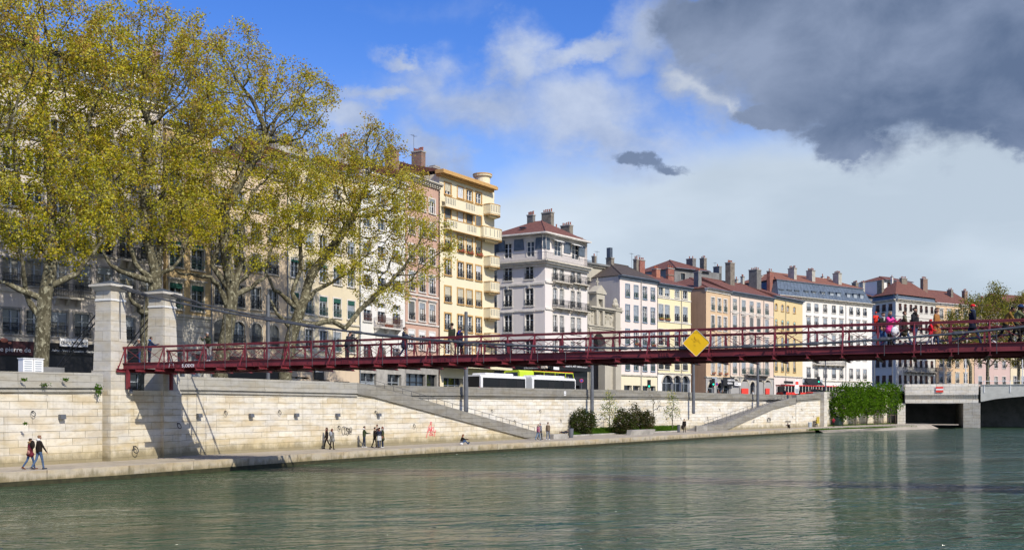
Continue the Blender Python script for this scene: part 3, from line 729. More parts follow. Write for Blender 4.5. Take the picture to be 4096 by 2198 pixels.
CACHE = {}
def cached(key, fn):
    if key not in CACHE: CACHE[key] = fn()
    return CACHE[key]
def arch_pts(w_, h, rise, n=8):
    """outline of an opening w x h whose top is an arc of the given rise, from bottom left, ccw seen from the front"""
    if rise <= 0: return [(-w_/2, 0), (w_/2, 0), (w_/2, h), (-w_/2, h)]
    r = (w_*w_/4+rise*rise)/(2*rise); cy = h-r; a0 = math.asin(min(1, w_/2/r))
    return [(-w_/2, 0), (w_/2, 0)] + [(r*math.sin(lerp(a0, -a0, i/n)), cy+r*math.cos(lerp(a0, -a0, i/n))) for i in range(n+1)]
def window(root, pos, rz, w_, h, trim='stone_trim', cas='white_paint', glass='glass', blind=None, bl_=0.0, rail=None, lintel=False, arch=0.0,
           tw=.14, sill=True, wall=None, balc=None, shut=None, awn=None, keystone=False, box=None):
    key = (round(w_, 2), round(h, 2), trim, lintel, round(arch, 2), tw, sill, wall, keystone)
    def mk():
        m = MB(); hw = w_/2
        if arch > 0:
            P = arch_pts(w_, h, arch); T = P[2:]            # right-hand spring to left-hand spring
            for (a, b) in zip(T, T[1:]):
                m.hexa([(b[0], -.03, b[1]), (a[0], -.03, a[1]), (a[0], .2, a[1]), (b[0], .2, b[1]), (b[0], -.03, h+.003), (a[0], -.03, h+.003), (a[0], .2, h+.003), (b[0], .2, h+.003)], 1)
                k_ = 1+tw/(w_/2); cc = h-arch
                m.hexa([(b[0], -.06, b[1]), (a[0], -.06, a[1]), (a[0], .02, a[1]), (b[0], .02, b[1]), (b[0]*k_, -.06, cc+(b[1]-cc)*1.0+tw), (a[0]*k_, -.06, cc+(a[1]-cc)*1.0+tw), (a[0]*k_, .02, a[1]+tw), (b[0]*k_, .02, b[1]+tw)])
        else:
            m.box(-hw-tw, hw+tw, -.05, .06, h, h+tw)
        m.box(-hw-tw, -hw+.0, -.05, .06, 0, h-(arch if arch else 0)-.001); m.box(hw, hw+tw, -.05, .06, 0, h-(arch if arch else 0)-.001)
        if sill: m.box(-hw-tw-.04, hw+tw+.04, -.14, .16, -.13, -.002)
        if lintel: m.box(-hw-tw-.12, hw+tw+.12, -.24, .03, h+tw+.16, h+tw+.30); m.box(-hw-tw-.03, hw+tw+.03, -.10, .03, h+tw+.003, h+tw+.157)
        if keystone: m.hexa([(-.10, -.16, h-.05), (.10, -.16, h-.05), (.10, .02, h-.05), (-.10, .02, h-.05), (-.17, -.22, h+.42), (.17, -.22, h+.42), (.17, .02, h+.42), (-.17, .02, h+.42)])
        return m.mesh('window', [trim, wall or trim])
    o = put('window', cached(('w',)+key, mk), root, pos, rz)
    def pane():
        m = MB(); m.face([(-w_/2, .19, 0), (w_/2, .19, 0), (w_/2, .19, h), (-w_/2, .19, h)]); return m.mesh('pane', glass)
    put('pane', cached(('p', round(w_, 2), round(h, 2), glass), pane), o)
    if cas:
        def casement():
            m = MB(); b = .065; y0, y1 = .12, .187; hw = w_/2
            m.box(-hw, -hw+b, y0, y1, 0, h); m.box(hw-b, hw, y0, y1, 0, h); m.box(-hw+b, hw-b, y0, y1, 0, b*1.3); m.box(-hw+b, hw-b, y0, y1, h-b, h)
            if w_ > .7: m.box(-.06, .06, y0-.02, y1, b*1.3, h-b)
            k = 3 if h > 1.7 else 2
            for i in range(1, k): z = b+(h-2*b)*i/k; m.box(-hw+b, hw-b, y0+.02, y1-.003, z-.022, z+.022)
            return m.mesh('casement', cas)
        put('casement', cached(('c', round(w_, 2), round(h, 2), cas), casement), o)
    if blind and bl_ > 0:
        def blindm():
            m = MB(); hw = w_/2-.01; hh = h*bl_; n = max(3, int(hh/.12))
            m.box(-hw, hw, .02, .11, h-.16, h-.002)
            for i in range(n):
                z = h-.16-(hh-.16)*(i+1)/n; m.box(-hw, hw, .055, .085, z, z+(hh-.16)/n*.84)
            return m.mesh('blind', blind)
        put('blind', cached(('b', round(w_, 2), round(h, 2), round(bl_, 2), blind), blindm), o)
    if awn:
        def awnm():
            m = MB(); hw = w_/2-.01; n = 8
            m.box(-hw, hw, -.02, .01, h-.34, h-.003)
            for i in range(n):
                a = -hw+2*hw*i/n; b = a+2*hw/n; m.prism([(a, -.339), (a+.01, -.42), ((a+b)/2, -.47), (b-.01, -.42), (b, -.339)], (1,0,0), (0,0,1), (0,-.02,h), (0,.03,0))
            return m.mesh('valance', awn)
        put('valance', cached(('a', round(w_, 2), awn), awnm), o)
    if rail:
        def railm():
            m = MB(); hw = w_/2+.02; y = -.10; t = rail[1] if isinstance(rail, tuple) else .85
            m.box(-hw, hw, y-.02, y+.02, t-.03, t+.01); m.box(-hw, hw, y-.015, y+.015, .06, .09); m.box(-hw, hw, y-.012, y+.012, t-.17, t-.15)
            k = max(5, int(w_/.11))
            for i in range(k+1):
                x = -hw+2*hw*i/k; m.box(x-.011, x+.011, y-.011, y+.011, .09, t-.03)
                if i < k: m.box(x+.03, x+2*hw/k-.03, y-.008, y+.008, .22, .34)
            return m.mesh('window_railing', rail[0] if isinstance(rail, tuple) else rail)
        put('window_railing', cached(('r', round(w_, 2), rail), railm), o)
    if shut:
        def shm():
            m = MB(); hw = w_/2; sw_ = w_/2-.02
            for s_ in (-1, 1):
                x0 = s_*(hw+.02); x1 = s_*(hw+sw_); a, b = min(x0, x1), max(x0, x1); m.box(a, b, -.10, -.055, 0, h)
                for i in range(int(h/.14)): m.box(a+.05, b-.05, -.115, -.10, .05+i*.14, .13+i*.14)
            return m.mesh('shutter', shut)
        put('shutter', cached(('s', round(w_, 2), round(h, 2), shut), shm), o)
    if box:
        def bxm():
            m = MB(); rnd = random.Random(3)
            m.box(-w_/2, w_/2, -.36, -.14, -.02, .14)
            for k in range(60):
                x, y, z = rnd.uniform(-w_/2, w_/2), rnd.uniform(-.42, -.12), rnd.uniform(.05, .38); a = rnd.uniform(.04, .09)
                m.face([(x-a, y, z-a), (x+a, y+rnd.uniform(-a, a), z-a*.3), (x+a*.4, y+rnd.uniform(-a, a), z+a)], 1 if rnd.random() < .6 else 2)
            return m.mesh('flower_box', ['pot_red', 'leaf_green', box])
        put('flower_box', cached(('bx', round(w_, 2), box), bxm), o)
    return o
pmat('leaf_green', (.07, .13, .02), .7); pmat('flower_red', (.5, .02, .03), .7); pmat('flower_yellow', (.45, .26, .02), .7)

def wall_with_openings(F_, wins, z0, z1, mat, root, base, u0=0.0, u1=None, t=.22, name='wall'):
    """wins: (u, z, w, h); rows must not overlap in height unless they share z and h"""
    u1 = F_.len if u1 is None else u1
    rows = {}
    for (u, z, w_, h) in wins: rows.setdefault((round(z, 3), round(z+h, 3)), []).append((u-w_/2, u+w_/2))
    m = MB(); z = z0
    def q(a, b, c, d):
        if b-a > .001 and d-c > .001: m.face([(a, 0, c), (b, 0, c), (b, 0, d), (a, 0, d)], 0, [(a, c), (b, c), (b, d), (a, d)])
    for (a, b) in sorted(rows):
        a_ = max(a, z)
        if b <= a_: continue
        q(u0, u1, z, a_)
        x = u0
        for (l, r) in sorted(rows[(a, b)]):
            l, r = max(l, u0), min(r, u1); q(x, l, a_, b)
            m.face([(l, 0, a_), (l, t, a_), (l, t, b), (l, 0, b)][::-1]); m.face([(r, 0, a_), (r, t, a_), (r, t, b), (r, 0, b)])
            m.face([(l, 0, a_), (r, 0, a_), (r, t, a_), (l, t, a_)]); m.face([(l, 0, b), (l, t, b), (r, t, b), (r, 0, b)]); x = r
        q(x, u1, a_, b); z = b
    q(u0, u1, z, z1)
    return m.build(name, mat, root, F_.A-base, F_.rz)

def make(label, name='apartment_building', base=(0, 0, 0), group=None, cat='building'):
    return thing(name, label, cat, base, 0, group)
def rowspec(F_, ref, yt, yb): z0, z1 = F_.z(ref, yb), F_.z(ref, yt); return z0, z1-z0
def facade(root, F_, cols, rows, ref, ztop, mat, wpx=None, w_=1.0, ground=None, gmat=None, gh=None, opt=None, base=None, u1=None, name='wall'):
    """cols: photo columns of the windows; rows: (ytop, ybottom, options) at photo column ref"""
    base = F_.A if base is None else base
    off = F_.A-base
    wins, specs = [], []
    us = [F_.u(c) for c in cols]
    for (yt, yb, o) in rows:
        z, h = rowspec(F_, ref, yt, yb); oo = dict(opt or {}); oo.update(o)
        ww = oo.pop('w', w_); skip = oo.pop('skip', ())
        for i, u in enumerate(us):
            if i in skip: continue
            o2 = dict(oo); per = o2.pop('per', {}); o2.update(per.get(i, {}))
            bl_ = o2.get('bl_', 0); 
            if isinstance(bl_, (tuple, list)): o2['bl_'] = random.choice(bl_)
            g = o2.get('glass', ('glass', 'glass', 'glass_curtain', 'glass_blue')); o2['glass'] = random.choice(g) if isinstance(g, (tuple, list)) else g
            if o2.get('arch'): o2['wall'] = mat
            wins.append((u, z, ww, h)); specs.append((u, z, ww, h, o2))
    gz = F_.z0
    if ground:
        gh_ = gh; gw = [(u, gz+a, ww, h) for (u, a, ww, h, *_r) in ground]
        wall_with_openings(F_, gw, gz, gh_, gmat or mat, root, base, name='ground_floor', t=.5)
        wall_with_openings(F_, wins, gh_, ztop, mat, root, base, u1=u1, name=name)
        MB().box(-.02, (u1 or F_.len)+.02, -.16, .3, gh_-.16, gh_+.06).build('string_course', 'stone_trim', root, off, F_.rz)
        for (u, a, ww, h, *r_) in ground:
            o2 = dict(r_[0]) if r_ else {}
            shopfront(root, off+F_.e*u+V3((0, 0, gz+a)), F_.rz, ww, h, wall=gmat or mat, **o2)
    else:
        wall_with_openings(F_, wins, gz, ztop, mat, root, base, u1=u1, name=name)
    for (u, z, ww, h, o2) in specs:
        window(root, off+F_.e*u+V3((0, 0, z)), F_.rz, ww, h, **o2)
    return us
def shopfront(root, pos, rz, w_, h, wall='stone_trim', frame='iron_black', arch=0.0, glass='glass', shutter=None, door=False, name='shop_window', ring='stone_trim'):
    m = MB(); hw = w_/2
    if arch:
        P = arch_pts(w_, h, arch, 12)[2:]
        for a, b in zip(P, P[1:]):
            m.hexa([(b[0], -.0, b[1]), (a[0], -.0, a[1]), (a[0], .4, a[1]), (b[0], .4, b[1]), (b[0], 0, h+.002), (a[0], 0, h+.002), (a[0], .4, h+.002), (b[0], .4, h+.002)], 1)
            k_ = 1+.22/hw
            m.hexa([(b[0], -.06, b[1]), (a[0], -.06, a[1]), (a[0], .01, a[1]), (b[0], .01, b[1]), (b[0]*k_, -.06, b[1]+.25), (a[0]*k_, -.06, a[1]+.25), (a[0]*k_, .01, a[1]+.25), (b[0]*k_, .01, b[1]+.25)], 2)
    m.box(-hw, -hw+.08, .36, .46, 0, h-arch); m.box(hw-.08, hw, .36, .46, 0, h-arch)
    k = max(1, int(w_/1.3))
    for i in range(1, k): x = -hw+w_*i/k; m.box(x-.04, x+.04, .36, .46, 0, h)
    m.box(-hw+.08, hw-.08, .37, .45, h*.72, h*.72+.08); m.box(-hw+.08, hw-.08, .35, .45, 0, .4)
    o = m.build(name, [frame, wall, ring], root, pos, rz)
    MB().face([(-hw, .465, 0), (hw, .465, 0), (hw, .465, h), (-hw, .465, h)]).build('pane', glass, o)
    if shutter:
        m = MB(); n = int(h*.72/.12)
        for i in range(n): m.box(-hw+.03, hw-.03, .28, .31, i*.12, i*.12+.105)
        m.build('roller_shutter', shutter, o)
    return o
def cornice(root, F_, z, mat='stone_trim', proj=.5, h=.45, dent=True, base=None, ext=.15, u0=None, u1=None):
    base = F_.A if base is None else base
    m = MB(); a, b = (-ext if u0 is None else u0), (F_.len+ext if u1 is None else u1)
    m.box(a, b, -proj, .2, z, z+.14); m.box(a+.04, b-.04, -proj*.72, .2, z-.14, z-.003); m.box(a+.08, b-.08, -proj*.3, .2, z-h, z-.143)
    if dent:
        n = int((b-a)/.5)
        for i in range(n): x = a+.2+(b-a-.4)*i/n; m.box(x, x+.2, -proj*.62, -proj*.3-.002, z-.34, z-.146)
    return m.build('cornice', mat, root, F_.A-base, F_.rz)
def course(root, F_, z, mat='stone_trim', proj=.12, h=.18, base=None, u1=None):
    base = F_.A if base is None else base
    return MB().box(0, u1 or F_.len, -proj, .1, z, z+h).build('string_course', mat, root, F_.A-base, F_.rz)
def roof(root, F_, z, depth=12, rise=3.2, mat='tile_red', over=.45, hip0=False, hip1=False, base=None, u0=0.0, u1=None, back_run=None, name='roof'):
    base = F_.A if base is None else base; u1 = F_.len if u1 is None else u1
    a, b = u0-.1, u1+.1; y0, y1 = -over, depth+over; ym = depth*.5
    ra, rb = (a+depth*.45 if hip0 else a), (b-depth*.45 if hip1 else b)
    if rb < ra: ra = rb = (a+b)/2
    m = MB(); sl = math.hypot(ym-y0, rise)
    P = [(a, y0, z), (b, y0, z), (rb, ym, z+rise), (ra, ym, z+rise)]
    m.face(P, 0, [(a, 0), (b, 0), (rb, sl), (ra, sl)])
    Q = [(b, y1, z), (a, y1, z), (ra, ym, z+rise), (rb, ym, z+rise)]; m.face(Q, 0, [(b, 0), (a, 0), (ra, sl), (rb, sl)])
    m.face([(a, y1, z), (a, y0, z), (ra, ym, z+rise)], 0, [(y1, 0), (y0, 0), (ym, sl)]); m.face([(b, y0, z), (b, y1, z), (rb, ym, z+rise)], 0, [(y0, 0), (y1, 0), (ym, sl)])
    m.face([(a, y0, z-.08), (a, y1, z-.08), (b, y1, z-.08), (b, y0, z-.08)], 1)
    m.face([(a, y0, z-.08), (b, y0, z-.08), (b, y0, z), (a, y0, z)], 1)
    m.tube([(a, y0-.07, z-.05), (b, y0-.07, z-.05)], .08, 6, 1)
    m.tube([(ra, ym, z+rise), (rb, ym, z+rise)], .13, 6, 0)
    if hip0: m.tube([(a, y0, z), (ra, ym, z+rise)], .11, 6, 0)
    if hip1: m.tube([(b, y0, z), (rb, ym, z+rise)], .11, 6, 0)
    return m.build(name, [mat, 'zinc'], root, F_.A-base, F_.rz)
def body(root, F_, z, depth=12, mat='render_grey', base=None, u0=.02, u1=None, side0=None):
    """side and rear walls"""
    base = F_.A if base is None else base; u1 = (F_.len if u1 is None else u1)-.02; m = MB()
    m.face([(u0, depth, F_.z0), (u0, 0, F_.z0), (u0, 0, z), (u0, depth, z)], 0); m.face([(u1, 0, F_.z0), (u1, depth, F_.z0), (u1, depth, z), (u1, 0, z)], 0)
    m.face([(u1, depth, F_.z0), (u0, depth, F_.z0), (u0, depth, z), (u1, depth, z)], 0)
    return m.build('side_wall', mat, root, F_.A-base, F_.rz)
potm = {}
def chimney(root, F_, px0, px1, ytop, back, mat='brick_dark', frac=.38, pots=4, zb=None, base=None, cap='stone_grey', pot='pot_red', low=3.5, mast=False):
    base = F_.A if base is None else base
    pm_ = px0+(px1-px0)*(1-frac)
    a, b = F_.u(pm_, back), F_.u(px1, back); C = F_.A+F_.e*a+F_.n*back; r = (px0-2048)/F
    L = (r*C.y-C.x)/(F_.n.x-r*F_.n.y); L = max(.5, min(L, 6)); zt = F_.z(pm_, ytop, back); w_ = max(.35, b-a)
    zb = zt-low if zb is None else zb
    m = MB(); m.box(0, w_, 0, L, zb, zt-.18); m.box(-.07, w_+.07, -.07, L+.07, zt-.18, zt, 1)
    o = m.build('chimney', [mat, cap], root, F_.A+F_.e*a+F_.n*back-base, F_.rz)
    for i in range(pots):
        key = pot
        if key not in potm:
            p = MB(); p.lathe([(.11, 0), (.09, .34), (.12, .36), (.12, .42), (.07, .42)], n=8); potm[key] = p.mesh('chimney_pot', key)
        x = w_/2; y = L*(i+.5)/pots
        if w_ > L: x, y = w_*(i+.5)/pots, L/2
        q = put('chimney_pot', potm[key], o, (x, y, zt)); q.scale.z = random.uniform(.8, 1.3)
    return o
def antenna(root, F_, px, ytop, back, h=2.5, base=None):
    base = F_.A if base is None else base
    p = F_.A+F_.e*F_.u(px, back)+F_.n*back-base; zt = F_.z(px, ytop, back)
    m = MB(); m.tube([(0, 0, zt-h), (0, 0, zt)], .025, 5); m.tube([(-.6, 0, zt-.15), (.6, .2, zt-.12)], .015, 4)
    for k in range(5): m.tube([(-.5+k*.25, -.22, zt-.14), (-.5+k*.25, .28, zt-.14)], .010, 4)
    return m.build('antenna', 'cable_grey', root, p, F_.rz)
def dormer(root, F_, px, yt, yb, w_, back=.9, base=None, ref=None, wall='slate_blue', cas='white_paint', deep=1.6, blind=None):
    base = F_.A if base is None else base; ref = ref or px
    u = F_.u(px, back); z0 = F_.z(ref, yb, back); z1 = F_.z(ref, yt, back); h = z1-z0
    m = MB(); hw = w_/2
    m.box(-hw-.14, -hw, 0, deep, -.1, h); m.box(hw, hw+.14, 0, deep, -.1, h); m.box(-hw-.22, hw+.22, -.14, deep, h+.001, h+.16); m.box(-hw-.16, hw+.16, -.06, .2, -.22, -.102)
    o = m.build('dormer', wall, root, F_.A+F_.e*u+F_.n*back+V3((0, 0, z0))-base, F_.rz)
    m = MB(); m.face([(-hw, .14, -.1), (hw, .14, -.1), (hw, .14, h), (-hw, .14, h)]); m.build('pane', random.choice(['glass', 'glass_blue', 'glass_curtain']), o)
    m = MB(); m.box(-hw, -hw+.07, .06, .13, 0, h); m.box(hw-.07, hw, .06, .13, 0, h); m.box(-.05, .05, .06, .13, 0, h); m.box(-hw+.07, hw-.07, .06, .13, h-.08, h); m.box(-hw+.07, hw-.07, .06, .13, 0, .1)
    for k in (1, 2): m.box(-hw+.07, hw-.07, .08, .12, h*k/3-.02, h*k/3+.02)
    m.build('casement', cas, o)
    if blind: MB().box(-hw+.02, hw-.02, .02, .05, h*.1, h-.02).build('blind', blind, o)
    return o
def mansard(root, F_, z0, z1, inset, mat='slate', depth=12, base=None, u0=0.0, u1=None, cap='zinc', ends=True):
    base = F_.A if base is None else base; u1 = F_.len if u1 is None else u1
    m = MB(); e = inset if ends else 0; d = depth
    lo = [(u0, -.1, z0), (u1, -.1, z0), (u1, d, z0), (u0, d, z0)]; hi = [(u0+e, inset, z1), (u1-e, inset, z1), (u1-e, d-inset, z1), (u0+e, d-inset, z1)]
    m.hexa(lo+hi, 0)
    m.box(u0+e-.1, u1-e+.1, inset-.12, inset+.1, z1-.1, z1+.12, 1)
    n = int((u1-u0)/1.1)
    for i in range(n+1):
        t = i/n; x0, x1 = lerp(u0, u1, t), lerp(u0+e, u1-e, t); m.bar((x0, -.12, z0), (x1, inset-.02, z1), .05, .05, (0, 1, 0), 1)
    return m.build('mansard', [mat, cap], root, F_.A-base, F_.rz)
def balcony(root, F_, pxa, pxb, ref, yfloor, mat='stone_trim', rail='iron_black', proj=.8, h=1.0, base=None, consoles=True):
    base = F_.A if base is None else base
    a, b = F_.u(pxa), F_.u(pxb); z = F_.z(ref, yfloor); L = b-a
    m = MB(); m.box(0, L, -proj, -.052, z-.16, z)
    if consoles:
        n = max(2, int(L/1.6))
        for i in range(n+1): x = .1+(L-.4)*i/n; m.hexa([(x, -.25, z-.62), (x+.2, -.25, z-.62), (x+.2, -.053, z-.62), (x, -.053, z-.62), (x, -proj*.8, z-.162), (x+.2, -proj*.8, z-.162), (x+.2, -.053, z-.162), (x, -.053, z-.162)])
    o = m.build('balcony', mat, root, F_.A+F_.e*a-base, F_.rz)
    r = MB(); y = -proj+.06
    for (p, q) in (((0.03, y), (L-.03, y)), ((.03, y), (.03, -.06)), ((L-.03, y), (L-.03, -.06))):
        r.bar((*p, z+h), (*q, z+h), .04, .04); r.bar((*p, z+.1), (*q, z+.1), .025, .025); r.bar((*p, z+h-.2), (*q, z+h-.2), .02, .02)
        k = max(2, int(math.dist(p, q)/.13))
        for i in range(k+1):
            x_, y_ = lerp(p[0], q[0], i/k), lerp(p[1], q[1], i/k); r.bar((x_, y_, z), (x_, y_, z+h), .02, .02, (1, 0, 0))
            if i % 2 == 0: r.bar((x_, y_, z+.3), (lerp(p[0], q[0], min(1, (i+1)/k)), lerp(p[1], q[1], min(1, (i+1)/k)), z+.5), .02, .02)
    r.build('balcony_railing', rail, o)
    return o
def downpipe(root, F_, px, z0, z1, mat='zinc', base=None):
    base = F_.A if base is None else base
    m = MB(); m.tube([(0, -.14, z0), (0, -.14, z1)], .055, 6); return m.build('downpipe', mat, root, F_.A+F_.e*F_.u(px)-base, F_.rz)
def sign_board(root, F_, pxa, pxb, yt, yb, ref, mat, proj=.18, base=None, th=.08):
    base = F_.A if base is None else base
    a, b = F_.u(pxa), F_.u(pxb); z0, z1 = F_.z(ref, yb), F_.z(ref, yt)
    o = MB().box(0, b-a, -th, 0, 0, z1-z0).build('shop_sign', mat, root, F_.A+F_.e*a-F_.n*proj+V3((0, 0, z0))-base, F_.rz)
    return o, b-a, z1-z0, th
def skin(o, h, s, size, x, z, mat='white_sign', ext=.012, **k):
    return text_mesh(s, size, mat, o, (x, -h-.012, z), 0, ext, **k)

# ---- A: mauve grey corner block, far left --------------------------------------------------
FA = Fac(-230, 71.5, 652, 84.3)
A = make('tall mauve grey apartment block with slate mansard and shop signs behind the leftmost plane trees', base=FA.A)
zA = FA.z(330, 356)
rowsA = [(1255, 1350, {'rail': 'iron_black'}), (1062, 1162, {'rail': 'iron_black', 'glass': 'glass_curtain'}), (915, 1010, {'rail': 'iron_black'}), (775, 865, {}), (640, 728, {}), (505, 590, {})]
optA = dict(trim='stone_grey', cas='grey_paint', blind='blind_grey', bl_=(0, 0, .25, .4), tw=.16)
ga = [(FA.u(x), .15, 3.0, 2.35, {'frame': 'grey_paint'}) for x in (-150, -40, 75, 200, 320, 440, 560)]
facade(A, FA, [-160, -60, 45, 139, 235, 330, 420, 507, 592], rowsA, 330, zA, 'st_mauve', w_=1.25, opt=optA, ground=ga, gmat='dark_shop', gh=FA.z(330, 1368))
cornice(A, FA, zA, 'stone_white', .6); course(A, FA, FA.z(330, 1190)); course(A, FA, FA.z(330, 1020)); body(A, FA, zA, mat='st_mauve')
mansard(A, FA, zA+.15, FA.z(330, 238, 1.2), 1.2, 'slate', 12); roof(A, FA, FA.z(330, 236, 1.2), 11, 1.8, 'tile_orange', base=FA.A-FA.n*.7, over=.1)
for px in (60, 160, 255, 350, 445, 540): dormer(A, FA, px, 270, 335, 1.1, .4)
balcony(A, FA, 208, 318, 260, 1190, rail='iron_black'); balcony(A, FA, 520, 600, 560, 1222); balcony(A, FA, 465, 550, 500, 1040)
chimney(A, FA, 265, 368, 150, 4, 'brick_orange', .45, 5, low=5); chimney(A, FA, 112, 158, 126, 4, 'brick_orange', .5, 3, low=5); chimney(A, FA, 560, 640, 190, 5, 'brick_brown', .4, 4, low=6)
s1, L, H, th = sign_board(A, FA, -120, 135, 1363, 1421, 60, 'maroon', .10)
skin(s1, th, 'lune pierre de', .50, L-3.15, .28)
m = MB(); m.ellip((L-2.25, -.11, .98+.12), (.28, .03, .17)); m.ellip((L-1.85, -.11, .93), (.14, .03, .10), m=0); pmat('logo_orange', (.62, .20, .12), .5); m.build('logo', 'logo_orange', s1)
s2, L, H, th = sign_board(A, FA, 190, 378, 1376, 1418, 300, 'black', .10)
skin(s2, th, 'Achat - Vente - Location - Gestion', .25, .25, .2)
s3 = MB().box(0, 1.78, -.06, 0, 0, .62).build('banner', 'white_sign', A, FA.A+FA.e*FA.u(226)-FA.n*.55+V3((0, 0, FA.z(260, 1386)))-FA.A, FA.rz)
skin(s3, .06, 'CHOUVSBO', .31, .05, .18, 'black', bold=.004)
s4 = MB().box(0, .55, -.06, 0, 0, .58).build('banner', 'white_sign', A, FA.A+FA.e*FA.u(310)-FA.n*.55+V3((0, 0, FA.z(320, 1387)))-FA.A, FA.rz)
skin(s4, .06, 'PSG', .26, .03, .16, 'black', bold=.004)

# ---- B: ochre yellow block --------------------------------------------------------------------
FB = Fac(664, 84.6, 847, 88.9)
B = make('narrow ochre yellow building with green scalloped awnings over a grey stone base', base=FB.A)
zB = FB.z(790, 528)
rowsB = [(1143, 1243, dict(lintel=True, awn='awning_green')), (998, 1080, dict(awn='awning_green')), (855, 935, dict(blind='blind_dark', bl_=(.3, .5))), (712, 790, {}), (585, 655, {})]
facade(B, FB, [704, 790], rowsB, 790, zB, 'st_yellow', w_=1.35, opt=dict(trim='stone_trim', rail='iron_green', cas='grey_paint'),
       ground=[(FB.u(704), 2.45, 1.3, 2.0, {'frame': 'grey_paint'}), (FB.u(790), 2.45, 1.3, 2.0, {'frame': 'grey_paint'})], gmat='rusticated', gh=FB.z(790, 1265))
cornice(B, FB, zB, 'stone_trim', .5, dent=False); body(B, FB, zB+.1, mat='st_yellow'); roof(B, FB, zB+.18, 11, 1.6, 'tile_red')
chimney(B, FB, 760, 822, 400, 5, 'brick_dark', .45, 4, low=6); downpipe(B, FB, 842, 5, zB)

# ---- C: peach block with arched first floor -----------------------------------------------------
FC = Fac(848, 89.2, 1150, 97.3)
C = make('peach coloured building with arched louvred first floor windows behind the third plane tree', base=FC.A)
zC = FC.z(956, 660)
rowsC = [(1285, 1375, dict(arch=.42, blind='blind_dark', rail='iron_black', per={0: {'bl_': .9}, 1: {'bl_': 0, 'blind': None}, 2: {'bl_': .85}, 3: {'bl_': .95}}, w=1.45)), (1140, 1229, dict(rail='iron_black')),
         (1005, 1075, dict(blind='blind_dark', bl_=.6, rail='iron_black')), (880, 950, dict(rail='iron_black')), (765, 830, {})]
facade(C, FC, [880, 956, 1024, 1092], rowsC, 956, zC, 'st_peach', w_=1.25, opt=dict(trim='stone_trim', cas='grey_paint'),
       ground=[(FC.u(x), .2, 2.6, 2.3, {}) for x in (895, 975, 1050, 1118)], gmat='dark_shop', gh=FC.z(956, 1450))
cornice(C, FC, zC, 'stone_trim', .5); body(C, FC, zC+.1, mat='st_peach'); roof(C, FC, zC+.2, 12, 2.6, 'tile_red'); course(C, FC, FC.z(956, 1252)); downpipe(C, FC, 1147, 5, zC)
for px, y in ((930, 560), (1090, 600)): chimney(C, FC, px, px+50, y, 6, 'brick_grey', .4, 3, low=6)
MB().hexa([(0, -1.4, 0), (9.0, -1.4, 0), (9.0, -.05, .5), (0, -.05, .5), (0, -1.4, .06), (9.0, -1.4, .06), (9.0, -.05, .6), (0, -.05, .6)]).build('awning', 'maroon', C, FC.e*FC.u(905)+V3((0, 0, FC.z(956, 1452))), FC.rz)

# ---- D: cream building ---------------------------------------------------------------------------
FD = Fac(1151, 97.5, 1440, 107.6)
D = make('cream yellow building with green valances, pale shopfront and blue scrawl on its garage shutter', base=FD.A)
zD = FD.z(1293, 672)
rowsD = [(1322, 1400, dict(rail='iron_green')), (1186, 1262, dict(rail='iron_green', awn='awning_green')), (1060, 1128, dict(awn='awning_green')), (942, 1006, {}), (830, 890, {}), (730, 782, {})]
facade(D, FD, [1179, 1237, 1293, 1348, 1404], rowsD, 1293, zD, 'st_cream', w_=1.2, opt=dict(trim='stone_white', cas='grey_paint', glass=('glass', 'glass_blue'), blind='blind_grey', bl_=(0, 0, .3, .6)),
       ground=[(FD.u(1200), .2, 2.8, 2.6, {}), (FD.u(1295), .2, 1.6, 2.4, {'frame': 'iron_green', 'glass': 'glass'}), (FD.u(1368), .2, 2.6, 2.3, {'shutter': 'white_paint'})], gmat='st_peach', gh=FD.z(1293, 1425))
cornice(D, FD, zD, 'stone_trim', .5); body(D, FD, zD+.1, mat='render_pale'); roof(D, FD, zD+.2, 12, 2.4, 'tile_red'); course(D, FD, FD.z(1293, 1290)); downpipe(D, FD, 1437, 5, zD, 'zinc')
m = MB(); u0 = 0; m.hexa([(2.0, 3, zD), (6.5, 3, zD), (6.5, 8, zD), (2.0, 8, zD), (2.0, 3, zD+2.4), (6.5, 3, zD+2.4), (6.5, 8, zD+2.4), (2.0, 8, zD+2.4)])
m.prism([(2.8, 0), (8.2, 0), (5.5, 1.9)], (0, 1, 0), (0, 0, 1), (1.9, 0, zD+2.403), (4.7, 0, 0), 1); m.build('attic', ['render_pale', 'zinc'], D, (0, 0, 0), FD.rz)
for px, y in ((1185, 610), (1350, 545), (1405, 600)): chimney(D, FD, px, px+48, y, 6, 'render_pale' if px == 1350 else 'brick_grey', .4, 3, low=5)
text_mesh('MOK', .75, 'tag_blue' if 'tag_blue' in M else 'blue_grey', D, FD.e*(FD.u(1335))-FD.n*.0+V3((0, 0, 5.35))+FD.n*.26, FD.rz, .012, shear=.3, name='lettering')
sg = MB().box(0, 1.5, -.05, 0, 0, 2.1).build('letting_sign', 'black', D, FD.e*FD.u(1252)-FD.n*.14+V3((0, 0, FD.z(1260, 1516))), FD.rz)
pmat('sign_red', (.75, .06, .04), .5); MB().box(.02, 1.48, -.07, -.052, 1.1, 2.08).build('sign_panel', 'sign_red', sg)
text_mesh('LOCAL', .40, 'black', sg, (.12, -.085, 1.62), 0, .01, bold=.01); text_mesh('A LOUER', .32, 'black', sg, (.06, -.085, 1.2), 0, .01, bold=.01); text_mesh('OMNIUM', .30, 'white_sign', sg, (.08, -.062, .72), 0, .01)

